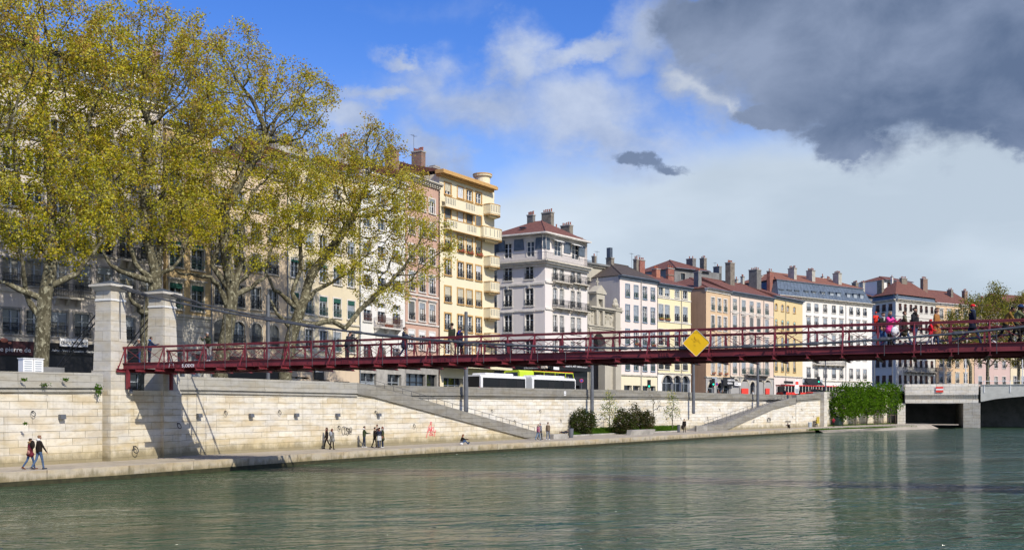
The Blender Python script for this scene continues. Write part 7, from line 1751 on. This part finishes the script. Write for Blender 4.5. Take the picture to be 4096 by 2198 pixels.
# --- on the footbridge
person('grey haired man in dark striped jersey and jeans at the left end of the footbridge', brp(556, 2.6), LF+60, 1.72, (.05, .04, .05), (.035, .07, .16), BLACK, HAIR_G, arms=((35, .2, 70), (35, .2, 70)))
person('man in navy jacket with blue shoulders looking over the left end of the footbridge', brp(598, 2.2), RT+60, 1.78, (.02, .035, .08), NAVY, BLACK, HAIR_K, arms=((45, .2, 60), (45, .2, 60)), hood=(.05, .13, .32), lean=6)
person('man in olive jacket and sunglasses leaning on the near railing', brp(836, .45), -110, 1.76, (.045, .055, .032), (.30, .30, .30), WHITE, HAIR_G, arms=((48, .2, 62), (48, .2, 62)), lean=12, glasses=True, scarf=BLACK)
person('man in dark grey jacket leaning over the far railing', brp(1389, 2.9), 60, 1.80, (.035, .035, .042), (.035, .035, .04), BLACK, HAIR_K, lean=22, arms=((50, .3, 40), (50, .3, 40)))
person('person in navy coat and beige scarf walking right with phone in hand', brp(1618, 1.9), RT, 1.76, NAVY, JEANS, (.20, .09, .04), (.06, .03, .02), stride=17, coat=.26, scarf=(.42, .32, .19), arms=((50, .1, 45), (45, .1, 50)), glasses=True)
person('tall man in dark green jacket and beige trousers crossing with the woman in blue scarf', brp(1808, 1.7), LF-25, 1.88, (.028, .032, .02), (.42, .35, .24), (.25, .25, .27), HAIR_B, stride=16, arms=((10, .12, 50), (0, .1, 20)), glasses=True)
person('woman in navy coat and bright blue scarf beside the tall man', brp(1838, 2.0), -120, 1.66, (.014, .016, .035), BLACK, BLACK, HAIR_K, stride=6, coat=.2, scarf=(.02, .03, .32), glasses=True)
person('dark haired woman in green black jacket carrying the child on her back', brp(3532, 2.3), RT-50, 1.68, (.018, .022, .015), (.05, .12, .30), BLACK, HAIR_B, arms=((20, .2, 60), (20, .2, 60)), scarf=(.5, .5, .45))
x_ = brp(3503, 2.35); person('small child in bright orange red hooded suit riding on a back', (x_[0], x_[1], x_[2]+.78), -80, .95, (.75, .05, .03), (.7, .05, .03), (.05, .05, .1), HAIR_BL, arms=((30, .3, 60), (30, .3, 60)), hat=((.75, .05, .03), 'beanie'), wide=1.15, bald=True)
person('blonde woman in vivid pink jacket with white bag on the bridge', brp(3560, 1.6), RT-40, 1.66, (.80, .06, .28), BLACK, BLACK, HAIR_BL, arms=((50, .2, 60), (55, .2, 60)), longhair=True, coat=.10, wide=1.12, look=-15, scarf=(.02, .03, .12))
x_ = brp(3580, 1.2); bag('shopping_bag', 'white plastic shopping bag hanging beside the pink jacket', (x_[0], x_[1], x_[2]+.72), (.78, .78, .80), (.42, .22, .46), 10)
x_ = brp(3533, 1.5); bag('handbag', 'cream and tan handbag of the woman carrying the child', (x_[0], x_[1], x_[2]+.86), (.5, .26, .15), (.30, .12, .2), 10)
person('woman in olive brown parka striding right with a black bag', brp(3617, 1.7), RT, 1.66, (.075, .062, .035), (.05, .09, .18), BLACK, (.08, .04, .025), stride=27, coat=.26, arms=((30, .1, 40), (-12, .1, 15)), glasses=True, scarf=(.16, .18, .12))
x_ = brp(3622, 1.1); bag('handbag', 'round black shoulder bag of the woman in olive parka', (x_[0], x_[1], x_[2]+.80), BLACK, (.36, .16, .28), 10)
person('dark haired man in black jacket and jeans holding something to his shoulder', brp(3659, 1.8), RT-35, 1.82, (.02, .021, .025), (.04, .065, .15), BLACK, HAIR_K, arms=((15, .12, 130), (5, .12, 12)), stride=6, scarf=BLACK, wide=1.05)
person('woman in camel coat with long brown hair and crossbody strap', brp(3746, 1.9), RT-25, 1.78, (.34, .15, .045), (.03, .05, .11), BLACK, HAIR_B, stride=10, coat=.28, longhair=True, arms=((5, .1, 30), (10, .1, 35)), look=-20)
person('girl in red coat and white tights beside the woman in camel coat', brp(3722, 1.6), RT, 1.22, (.72, .02, .035), (.62, .58, .56), BLACK, HAIR_B, stride=10, coat=.20, wide=1.1, arms=((20, .1, 40), (0, .1, 20)), hat=((.72, .02, .035), 'beanie'))
person('man in navy coat with bright red cap striding right', brp(3890, 1.8), RT, 1.86, (.010, .013, .028), (.022, .035, .085), BLACK, HAIR_B, stride=26, coat=.12, hat=((.75, .02, .03), 'cap'), arms=((15, .1, 15), (-12, .12, 10)), scarf=(.03, .05, .10), look=-20, wide=1.1)
person('man in mustard jacket bending forward as he walks, near the right edge', brp(4022, 1.5), RT, 1.76, (.24, .13, .03), BLACK, WHITE, HAIR_K, stride=22, lean=20, arms=((10, .1, 25), (-10, .1, 20)), head_tilt=1, skin=(.20, .10, .06))
person('man in olive hoodie and blue bucket hat looking at his phone, right edge', brp(4066, 2.0), RT, 1.84, (.16, .18, .09), BLACK, (.45, .26, .06), HAIR_K, stride=14, lean=8, arms=((45, .1, 50), (45, .1, 50)), hat=((.02, .045, .13), 'bucket'), skin=SKIN_D, head_tilt=1)
# --- heads above the parapet on the street
for (px, d, lb, tp_, hr, hh) in ((2820, 157, 'blonde pedestrian above the parapet, left of the traffic light', (.05, .05, .05), HAIR_BL, 1.7), (2832, 157, 'dark dressed pedestrian above the parapet beside the blonde one', BLACK, HAIR_K, 1.7), (2874, 160, 'pedestrian in brown coat on the pavement by the grocery shop', (.14, .06, .05), HAIR_B, 1.8), (2890, 161, 'dark haired pedestrian beside the brown coated one', BLACK, (.10, .05, .03), 1.75),
                              (3012, 170, 'stooping pedestrian in white coat above the parapet', (.6, .6, .58), HAIR_BL, 1.6), (3123, 178, 'grey haired pedestrian near the top of the far stairs', (.3, .3, .36), HAIR_G, 1.75), (3139, 174, 'pedestrian in dark blue at the head of the far stairs', NAVY, HAIR_G, 1.78), (3197, 178, 'dark pedestrian beside the bus stop panel', BLACK, HAIR_K, 1.7), (2672, 164, 'dark dressed passer-by before the white arcades', BLACK, HAIR_B, 1.8)):
    f_ = at(px, d); person(lb, (f_.x, f_.y, street_z(f_.x)+.02), 240, hh, tp_, BLACK, BLACK, hr)

# ================================================================== vehicles
pmat('bus_white', (.80, .80, .80), .35, 0, .05, 1, spec=.6); pmat('bus_lime', (.55, .72, .03), .35, 0, .05, 1, spec=.6); pmat('bus_red', (.70, .045, .03), .35, 0, .05, 1, spec=.6); pmat('car_red', (.55, .02, .02), .25, spec=.7); pmat('car_silver', (.38, .40, .43), .3, .3, spec=.7); pmat('tyre', (.02, .02, .02), .9); pmat('lamp_red', (.5, .02, .02), .4)
pmat('bus_grey', (.30, .31, .32), .5); pmat('cream_trim', (.75, .70, .58), .5)
def wheel(r_, x, y, rad=.5): 
    m = MB(); m.tube([(x, y-.14, rad), (x, y+.14, rad)], rad, 18); o = m.build('wheel', 'tyre', r_)
    MB().tube([(x, y-.16, rad), (x, y+.16, rad)], rad*.55, 12).build('rim', 'grey_paint', o)
def rbox(m, x0, x1, y0, y1, z0, z1, b=.12, mi=0):
    pr = [(y0+b, z0), (y1-b, z0), (y1, z0+b), (y1, z1-b), (y1-b, z1), (y0+b, z1), (y0, z1-b), (y0, z0+b)]
    m.prism(pr, (0, 1, 0), (0, 0, 1), (x0, 0, 0), (x1-x0, 0, 0), mi)
zs = 4.52
bw = thing('bus', 'white articulated city bus with dark windows behind the quay parapet', 'bus', at(1888, 109.2, zs), R(52.5))
for k, (a, b) in enumerate(((0, 8.2), (9.4, 18.4))):
    m = MB(); rbox(m, a, b, -1.25, 1.25, .35, 3.0, .18); m.build('body', 'bus_white', bw)
    m = MB(); m.box(a+.35, b-.15, -1.262, -1.252, 1.05, 2.72); m.build('side_window', 'tinted', bw); m = MB(); m.box(a+.35, b-.15, 1.252, 1.262, 1.05, 2.55); m.build('side_window', 'glass', bw)
    m = MB(); rbox(m, a+1.2, b-2, -.95, .95, 3.003, 3.25, .1); m.build('roof_unit', 'bus_white', bw)
    for x in (a+3.2, a+6.4): MB().box(x, x+1.25, -1.275, -1.264, .45, 2.5).build('door', 'black', bw)
    for x in (a+1.7, b-1.6): wheel(bw, x, -1.12); wheel(bw, x, 1.12)
m = MB(); 
for i in range(8): rbox(m, 8.2+i*.15, 8.32+i*.15, -1.18, 1.18, .5, 2.92, .15)
m.build('bellows', 'bus_grey', bw)
m = MB(); m.box(-.03, -.001, -1.05, 1.05, 1.35, 2.85); m.build('rear_window', 'black', bw); MB().box(-.05, -.001, -.9, .9, .8, 1.3).build('engine_grille', 'bus_grey', bw); MB().box(-.07, -.052, -.35, .35, .95, 1.15).build('number_plate', 'sign_yellow', bw)
for y in (-1.12, 1.0): MB().box(-.04, -.001, y, y+.12, 1.3, 1.7).build('tail_light', 'lamp_red', bw)
bl2 = thing('tour_bus', 'lime green open top double decker bus behind the white bus', 'bus', at(2047, 126, zs), R(52.5))
m = MB(); rbox(m, 0, 12.4, -1.25, 1.25, .35, 2.75, .15); m.build('body', 'bus_lime', bl2)
m = MB(); m.box(.4, 11.9, -1.262, -1.252, 1.2, 2.2); m.build('side_window', 'tinted', bl2)
m = MB(); rbox(m, 0, 3.0, -1.25, 1.25, 2.753, 4.15, .2); m.build('upper_cabin', 'bus_lime', bl2); MB().box(-.03, -.002, -.95, .95, 3.0, 3.9).build('rear_window', 'glass_blue', bl2)
m = MB(); 
for y in (-1.2, 1.2): m.bar((3, y, 3.15), (12.3, y, 3.15), .05, .06); m.bar((3, y, 4.08), (12.0, y, 4.02), .07, .10)
for x in (5.3, 7.8, 10.2): 
    for y in (-1.2, 1.2): m.bar((x, y, 2.75), (x, y, 4.05), .07, .07, (1, 0, 0))
m.bar((12.4, -1.2, 2.75), (11.9, -1.2, 4.05), .08, .08, (0, 1, 0)); m.bar((12.4, 1.2, 2.75), (11.9, 1.2, 4.05), .08, .08, (0, 1, 0)); m.build('roof_frame', 'bus_lime', bl2)
MB().box(3.0, 12.0, -1.22, 1.22, 4.09, 4.16).build('canopy', 'bus_red', bl2)
for i in range(9):
    for y in (-.75, .75): m = MB(); m.box(3.8+i*.9, 4.2+i*.9, y-.4, y+.4, 2.753, 3.15); m.box(3.72+i*.9, 3.82+i*.9, y-.4, y+.4, 3.1, 3.6); m.build('seat', 'bus_grey', bl2)
for x in (2.4, 9.6): wheel(bl2, x, -1.12); wheel(bl2, x, 1.12)
a = at(3122, 177); rt = thing('road_train', 'red tourist road train with cream posts on the street at the far stairs', 'train', (a.x, a.y, 5.42), R(38))
for k in range(4):
    x0 = k*4.1; L_ = 3.8
    m = MB(); rbox(m, x0, x0+L_, -.95, .95, .35, 1.25, .12); rbox(m, x0-.05, x0+L_+.05, -1.0, 1.0, 2.35, 2.55, .08); m.build('carriage', 'bus_red', rt)
    m = MB(); 
    for i in range(5): m.box(x0+.05+i*(L_-.2)/4, x0+.15+i*(L_-.2)/4, -.94, -.86, 1.25, 2.35); m.box(x0+.05+i*(L_-.2)/4, x0+.15+i*(L_-.2)/4, .86, .94, 1.25, 2.35)
    m.build('post', 'cream_trim', rt); MB().box(x0+.16, x0+L_-.16, -.8, .8, 1.25, 2.3).build('side_window', 'glass', rt)
    for x in (x0+.8, x0+L_-.8): wheel(rt, x, -.85, .34); wheel(rt, x, .85, .34)
def car(px, d, z, rz, label, mat):
    c = thing('car', label, 'car', at(px, d, z), rz); m = MB()
    m.prism([(0, .35), (4.1, .35), (4.15, .75), (3.4, .95), (2.9, .98), (.3, 1.0), (0, .85)], (1, 0, 0), (0, 0, 1), (0, -.85, 0), (0, 1.7, 0)); m.build('body', mat, c)
    m = MB(); m.prism([(.35, .99), (3.0, .97), (2.35, 1.46), (.9, 1.48)], (1, 0, 0), (0, 0, 1), (0, -.72, 0), (0, 1.44, 0)); m.build('side_window', 'glass', c); MB().box(.95, 2.3, -.70, .70, 1.462, 1.50).build('roof', mat, c)
    for x in (.8, 3.3): wheel(c, x, -.78, .32); wheel(c, x, .78, .32)
    return c
car(3240, 178, 5.75, R(38), 'bright red hatchback on the street before the road train', 'car_red'); car(2932, 168, 4.85, R(48), 'silver car passing the arcades, only its roof above the parapet', 'car_silver'); car(2860, 163.5, 4.7, R(48), 'dark car behind the parapet by the apricot house', 'car_silver')

# ================================================================== street furniture
def pole(px, d, ytop, ybot, label, r0=.20, r1=.11, zt=None, zb=None):
    z0 = zat(ybot, d) if zb is None else zb; z1 = zat(ytop, d) if zt is None else zt
    o = thing('tram_pole', label, 'pole', at(px, d, z0), 0, 'tall grey poles fixed to the quay wall')
    H = z1-z0; MB().tube([(0, 0, 0), (0, 0, H*.30), (0, 0, H*.302), (0, 0, H)], [r0, r0*.95, r1*1.25, r1], 12).build('shaft', 'pole_grey', o)
    MB().tube([(0, 0, 0), (0, 0, -.12)], [r0*1.02, r0*.6], 12).build('foot', 'pole_grey', o); MB().tube([(0, 0, H), (0, 0, H+.08)], [r1*1.1, r1*.3], 8).build('cap', 'pole_grey', o)
    return o
pole(1864, 99.8, 1248, 1643, 'grey pole fixed to the quay wall before the art deco block', .24, .17)
pole(2368, 122.4, 0, 1652, 'grey pole fixed to the quay wall before the church portal', .24, .17, zt=13.2); pole(2774, 146.3, 0, 1650, 'grey pole on the quay wall between lemon and apricot houses', .24, .17, zt=13.2)
pole(3031, 162, 0, 1634, 'grey pole at the far stairs before the rose pink house', .24, .17, zt=13.2)
for (px, d, yt, lb) in ((3302, 182, 1250, 'grey street pole above the square stone pier'), (3497, 205, 1290, 'grey street pole beside the ivory block corner'), (3570, 210, 1290, 'grey street pole before the stone corner block'), (3775, 214, 1300, 'grey street pole at the road bridge')):
    pole(px, d, yt, 0, lb, .14, .10, zb=street_z(at(px, d).x), zt=zat(1440, d)+.5)
pole(1072, 81.5, 1181, 0, 'dark trolley wire mast between the two right plane trees', .17, .15, zb=4.5)
for (px, lb) in ((3863, 'white lamp column on the road bridge left of the other'), (4090, 'white lamp column on the road bridge at the right edge')):
    o = thing('lamp_column', lb, 'lamp', at(px, 214, 7.7)); MB().tube([(0, 0, 0), (0, 0, 8.5)], [.12, .08], 8).build('shaft', 'white_paint', o); MB().box(-.7, .7, -.12, .12, 8.5, 8.62).build('lamp_head', 'white_paint', o)
def traffic_light(px, d, yc, label):
    zc_ = zat(yc, d); zb_ = street_z(at(px, d).x); o = thing('traffic_light', label, 'traffic light', at(px, d, zb_)); h = zc_-zb_
    MB().tube([(0, 0, 0), (0, 0, h-.5)], .07, 8).build('post', 'pole_grey', o); MB().box(-.24, .24, -.16, .16, h-.55, h+.62).build('housing', 'black', o)
    if 'green_lamp' not in M:
        m_ = pmat('green_lamp', (.0, .5, .3), .4); b = m_.node_tree.nodes['Principled BSDF']; b.inputs['Emission Color'].default_value = (.02, .95, .55, 1); b.inputs['Emission Strength'].default_value = 1.6
    MB().tube([(0, -.17, h-.3), (0, -.20, h-.3)], .13, 12).build('green_light', 'green_lamp', o)
    for z in (.05, .40): MB().tube([(0, -.17, h+z), (0, -.20, h+z)], .12, 12).build('dark_light', 'dark_shop', o)
traffic_light(2596, 145, 1535, 'traffic light showing green before the pale pink house'); traffic_light(2853, 158, 1528, 'traffic light showing green before the apricot house'); traffic_light(3274, 184, 1519, 'traffic light showing green above the road train')
def round_sign(px, d, yc, r_, label):
    zc_ = zat(yc, d); zb_ = street_z(at(px, d).x); o = thing('road_sign', label, 'sign', at(px, d, zb_)); h = zc_-zb_
    MB().tube([(0, 0, 0), (0, 0, h)], .035, 6).build('post', 'pole_grey', o); MB().tube([(0, -.05, h), (0, -.07, h)], r_, 20).build('rim', 'sign_red', o); MB().tube([(0, -.071, h), (0, -.08, h)], r_*.76, 20).build('plate', 'sign_blue', o)
    MB().bar((-r_*.5, -.085, h+r_*.5), (r_*.5, -.085, h-r_*.5), .01, .08, (0, 1, 0)).build('bar', 'sign_red', o)
pmat('sign_blue', (.03, .08, .42), .5)
round_sign(2326, 129, 1521, .24, 'round blue and red no parking sign right of the tour bus'); round_sign(2867, 158, 1535, .24, 'round blue and red no parking sign before the grocery')
o = thing('bus_stop_panel', 'white and red bus stop panel above the parapet near the road train', 'sign', at(3187, 172, 5.5), R(20)); MB().tube([(0, 0, 0), (0, 0, 3.4)], .05, 6).build('post', 'pole_grey', o); MB().box(-.38, .38, -.06, -.02, .9, 3.3).build('panel', 'white_sign', o); MB().box(-.3, .3, -.08, -.062, 2.4, 2.95).build('red_plate', 'sign_red', o); MB().box(-.3, .3, -.08, -.062, 1.0, 1.7).build('grey_plate', 'blind_grey', o)
o = MB().box(-.19, .19, -.12, -.08, -.26, .26).build('distance_plate', 'white_sign', None, at(2257, 117.3, zat(1572, 117.3)), R(50), label='small white distance plate on the parapet right of the first pole', cat='sign')
text_mesh('PK', .14, 'black', o, (-.08, -.13, .08), 0, .005); text_mesh('4.5', .2, 'black', o, (-.14, -.13, -.16), 0, .005, bold=.004)
# sleeper's bench, low bench in the bed, bins
def on_path(px, y): return qp(px, y)
a = gp(2245, 1754); MB().taper(0, 0, 0, .52, 1.35, .32, 1.35, .32).build('stone_bench', 'concrete', None, (a.x-.3, a.y+.2, WZ), R(54), label='pale stone bench under the sleeping person', cat='bench')
a = gp(2557, 1736); m = MB(); m.hexa([(-2.9, -.25, 0), (2.9, -.25, 0), (2.9, .25, 0), (-2.9, .25, 0), (-2.7, -.4, .62), (3.0, -.4, .62), (3.0, .3, .62), (-2.7, .3, .62)]); m.build('stone_bench', 'concrete', None, (a.x, a.y-1.2, WZ), R(53), label='long low pale stone bench before the grassy bed', cat='bench')
def bin_(px, y, label, mat, r_=.25, h=.95):
    o = thing('litter_bin', label, 'bin', qp(px, y)); MB().lathe([(r_*.85, 0), (r_, h*.9), (r_*1.05, h*.93), (r_*1.05, h)], n=14).build('drum', mat, o); MB().lathe([(r_*.9, h+.003), (r_*.5, h+.06)], n=14).build('lid', 'black', o)
bin_(2284, 1749, 'grey litter bin beside the stone bench and dark shrub', 'pole_grey', .28, 1.0); bin_(2715, 1727, 'dark litter bin right of the grassy bed', 'pole_grey', .22, .95)
o = thing('bin_container', 'dark green waste container under the maples beside the stone pier', 'bin', qp(3352, 1702), R(45)); m = MB(); m.taper(0, 0, .15, 1.5, .75, .5, .85, .6); m.build('tub', 'dark_green' if 'dark_green' in M else 'iron_green', o); MB().taper(0, 0, 1.503, 1.7, .88, .62, .6, .4).build('lid', 'iron_black', o)
o = thing('cabinet', 'white twin electrical cabinets standing on the parapet before the first plane', 'cabinet', at(124, 57.8, 5.95), R(57)); MB().box(-.62, -.02, -.25, .25, 0, .80).build('box', 'white_sign', o); MB().box(.02, .60, -.25, .25, 0, .80).build('box', 'white_sign', o); MB().box(-.66, .64, -.3, .3, .803, .85).build('roof', 'white_sign', o)
m = MB()
for k in range(5): m.box(-.55, -.1, -.262, -.252, .1+k*.13, .16+k*.13); m.box(.1, .5, -.262, -.252, .1+k*.13, .16+k*.13)
m.build('louvres', 'blind_grey', o)
MB().box(0, 1.45, 0, .5, 0, .36).build('planter_box', 'render_grey', None, at(167, 58.6, 5.98), R(57), label='long grey box on the parapet right of the white cabinets', cat='box')

# wall fittings: floodlights, mooring rings, camera
def wall_d(P, px):
    r = (px-2048)/F
    for a, b in zip(P, P[1:]):
        e = (b[0]-a[0], b[1]-a[1]); den = e[0]-r*e[1]
        if abs(den) < 1e-9: continue
        t = (r*a[1]-a[0])/den
        if -.02 <= t <= 1.02: return a[1]+e[1]*t, math.atan2(e[1], e[0])
    return None
MWALL = MIDW[:-1]+ST1
lampm = None
for i, (px, py, P, lb) in enumerate([(242, 1665, LEFT, 'dark box floodlight on the wall left of the pylon'), (792, 1660, MWALL, 'first floodlight box right of the bastion'), (1000, 1660, MWALL, 'second floodlight box right of the bastion'), (1181, 1658, MWALL, 'third floodlight box right of the bastion'), (1346, 1658, MWALL, 'fourth floodlight box, left of the bubble letter tag'), (1511, 1657, MWALL, 'rightmost floodlight box on the near wall')]):
    q = wall_d(P, px)
    if not q: continue
    d, rz = q; o = thing('floodlight', lb, 'floodlight', at(px, d, zat(py, d)), rz, 'box floodlights on the quay wall')
    MB().hexa([(-.17, -.30, -.13), (.17, -.30, -.13), (.17, -.04, -.15), (-.17, -.04, -.15), (-.17, -.26, .13), (.17, -.26, .13), (.17, -.04, .13), (-.17, -.04, .13)]).build('housing', 'pole_grey', o); MB().box(-.04, .04, -.04, .02, -.05, .05).build('bracket', 'iron_black', o)
ringm = MB()
for k in range(16):
    a0, a1 = 2*math.pi*k/16, 2*math.pi*(k+1)/16; ringm.tube([(.14*math.cos(a0), -.12+.05*math.sin(a0), .14*math.sin(a0)-.14), (.14*math.cos(a1), -.12+.05*math.sin(a1), .14*math.sin(a1)-.14)], .018, 5, cap=False)
ringm = ringm.mesh('ring', 'iron_black'); eyem = MB().tube([(0, .05, 0), (0, -.14, 0)], .03, 6).mesh('eye_bolt', 'iron_black')
RG_ = [(128, 1643, LEFT), (1386, 1710, MWALL), (1353, 1702, MWALL), (1500, 1642, MWALL), (1654, 1696, MWALL), (899, 1642, MWALL), (1115, 1640, MWALL), (1965, 1638, INN), (2158, 1638, INN), (2056, 1680, INN), (2241, 1677, INN), (2514, 1635, INN), (2417, 1674, INN), (2656, 1636, INN), (2721, 1669, INN), (2828, 1668, INN), (2877, 1635, INN), (2924, 1665, INN), (3205, 1634, W3), (3168, 1664, ST2), (3252, 1661, W3)]
for i, (px, py, P) in enumerate(RG_):
    q = wall_d(P, px)
    if not q: continue
    d, rz = q; where = 'near wall left of the pylon' if P is LEFT else 'near wall right of the bastion' if P is MWALL else 'long middle wall' if P is INN else 'far wall by the second stairs'
    rnk = sum(1 for (a, b, c) in RG_ if c is P and a < px); ordn = ['leftmost', 'second', 'third', 'fourth', 'fifth', 'sixth', 'seventh', 'eighth', 'ninth', 'tenth', 'eleventh', 'twelfth'][rnk]
    o = thing('mooring_ring', '%s iron mooring ring from the left on the %s' % (ordn, where), 'ring', at(px, d, zat(py, d)), rz, 'iron mooring rings in the quay walls'); put('ring', ringm, o); put('eye_bolt', eyem, o)
for i, (x_, z_, lb) in enumerate([(.9, 1.5, 'large iron mooring ring low on the bastion below the front pylon'), (4.7, 2.9, 'iron mooring ring on the right buttress of the bastion')]):
    p = bl(.44 if i else .24, x_); o = thing('mooring_ring', lb, 'ring', (p.x, p.y, z_), BRZ+R(90), 'iron mooring rings in the quay walls'); put('ring', ringm, o); put('eye_bolt', eyem, o); o.scale = (1.5,)*3 if i == 0 else (1.2,)*3
o = thing('dome_camera', 'grey dome camera hanging at the pylon foot', 'camera', bl(.5, .1, 5.0)); MB().tube([(0, 0, .1), (.2, 0, .1)], .03, 6).build('arm', 'pole_grey', o); MB().lathe([(.02, -.22), (.12, -.15), (.13, .02), (.05, .12)], (.22, 0, 0), 12).build('dome', 'pole_grey', o)

# ---- graffiti, painted on the walls as thin strokes of paint
pmat('tag_black', (.03, .03, .035), .6); pmat('tag_red', (.72, .10, .12), .6); pmat('tag_white', (.75, .75, .78), .6); pmat('tag_lightblue', (.35, .5, .72), .6); pmat('tag_green', (.45, .62, .30), .7)
def strokes(name, label, d, rz, pos, lines, w_, mat, cat='graffiti', off=.03):
    m = MB()
    for l in lines:
        for (a, b) in zip(l, l[1:]): m.bar((a[0], 0, a[1]), (b[0], 0, b[1]), .006, w_, (1, 0, 0) if abs(a[0]-b[0]) < abs(a[1]-b[1]) else (0, 0, 1))
    e = V3((math.cos(rz), math.sin(rz), 0)); n_ = V3((-e.y, e.x, 0)); return m.build(name, mat, None, V3(pos)-n_*off, rz, label=label, cat=cat)
def arc(cx, cz, rx, rz_, a0, a1, n=9): return [(cx+rx*math.cos(R(lerp(a0, a1, i/n))), cz+rz_*math.sin(R(lerp(a0, a1, i/n)))) for i in range(n+1)]
d, rz = wall_d(MWALL, 1364); ps = at(1364, d, zat(1738, d))
def bub(c, x): # bubble letters
    if c == 'M': return [arc(x, .55, .22, .5, 200, 20)+arc(x+.34, .6, .2, .5, 160, -30)+[(x+.46, 0)]+arc(x+.2, .1, .16, .14, -20, -200)+[(x-.2, .35)]]
    if c == 'E': return [arc(x, .5, .26, .5, 30, 330), [(x, .5), (x+.2, .55)]]
    if c == 'S': return [arc(x, .72, .20, .24, 20, 250)+arc(x, .26, .22, .28, 80, -160)]
    if c == 'I': return [arc(x, .5, .10, .46, 0, 360)]
    return [arc(x, .5, .24, .5, 0, 360), arc(x, .45, .09, .16, 0, 360)]
L_ = []
for c, x in zip('MESIA', (.0, .78, 1.25, 1.66, 2.1)): L_ += bub(c, x)
strokes('bubble_letter_tag', 'black outlined bubble letter tag on the wall right of the grey backpack woman', d, rz, ps, [[(a*.46+.15, b*.62+.03*math.sin(a*3)) for a, b in l] for l in L_], .028, 'tag_black')
d, rz = wall_d(ST1, 1704); ps = at(1704, d, zat(1750, d)); L_ = [arc(.7, 1.35, .11, .10, 0, 360), [(.65, 1.25), (.35, 1.0), (.2, .55), (.0, .0)], [(.75, 1.2), (.7, .8), (.62, .5)], [(.3, .5), (.5, .95), (.62, .5)], [(.38, .7), (.6, .72)], [(.75, .5), (.78, 1.0)], [(.78, .72), (1.0, .98)], [(.8, .72), (1.02, .5)], [(1.1, 1.0), (1.12, .55), (1.35, .5), (1.4, .7)], arc(.72, .12, .32, .30, 160, 20), [(1.3, .55), (1.2, .1)], arc(.72, .1, .22, .18, 160, 20)]
strokes('red_tag', 'red scrawled figure tag on the sloping stair wall', d, rz, ps, L_, .06, 'tag_red')
d, rz = wall_d(ST2, 3065); 
for (px, y, s_, txt, lb) in ((3066, 1690, 1.5, 'NTM', 'tall thin black letters tag on the far stair wall'), (3140, 1688, .75, 'UTReSCidolly', 'small grey scrawled word on the far stair wall'), (3010, 1690, .9, 'oO', 'black round doodle left of the tall letters')):
    q = wall_d(ST2+W3, px); dd, rr = q; e = V3((math.cos(rr), math.sin(rr), 0)); n_ = V3((-e.y, e.x, 0)); o = text_mesh(txt, s_, 'tag_black', None, at(px, dd, zat(y, dd))-n_*.03, rr, .004, name='graffiti', label=lb, cat='graffiti', shear=.15); o.scale = (.45, 1, .8) if px != 3140 else (.5, 1, .6)
text_mesh('SLODOI', .26, 'tag_white', fb, (4.9, -.055, ZT-.33), 0, .004, name='graffiti', bold=.004)
fd = strokes('face_doodle', None, 0, 0, (0, 0, 0), [[(.0, .0), (.38, .0), (.34, .25), (.2, .32), (.06, .26), (0, 0)], [(.12, .14), (.14, .16)], [(.24, .14), (.26, .16)]], .02, 'tag_white', None)
fd.parent = fb; fd.location = (3.9, -.05, ZT-.36)
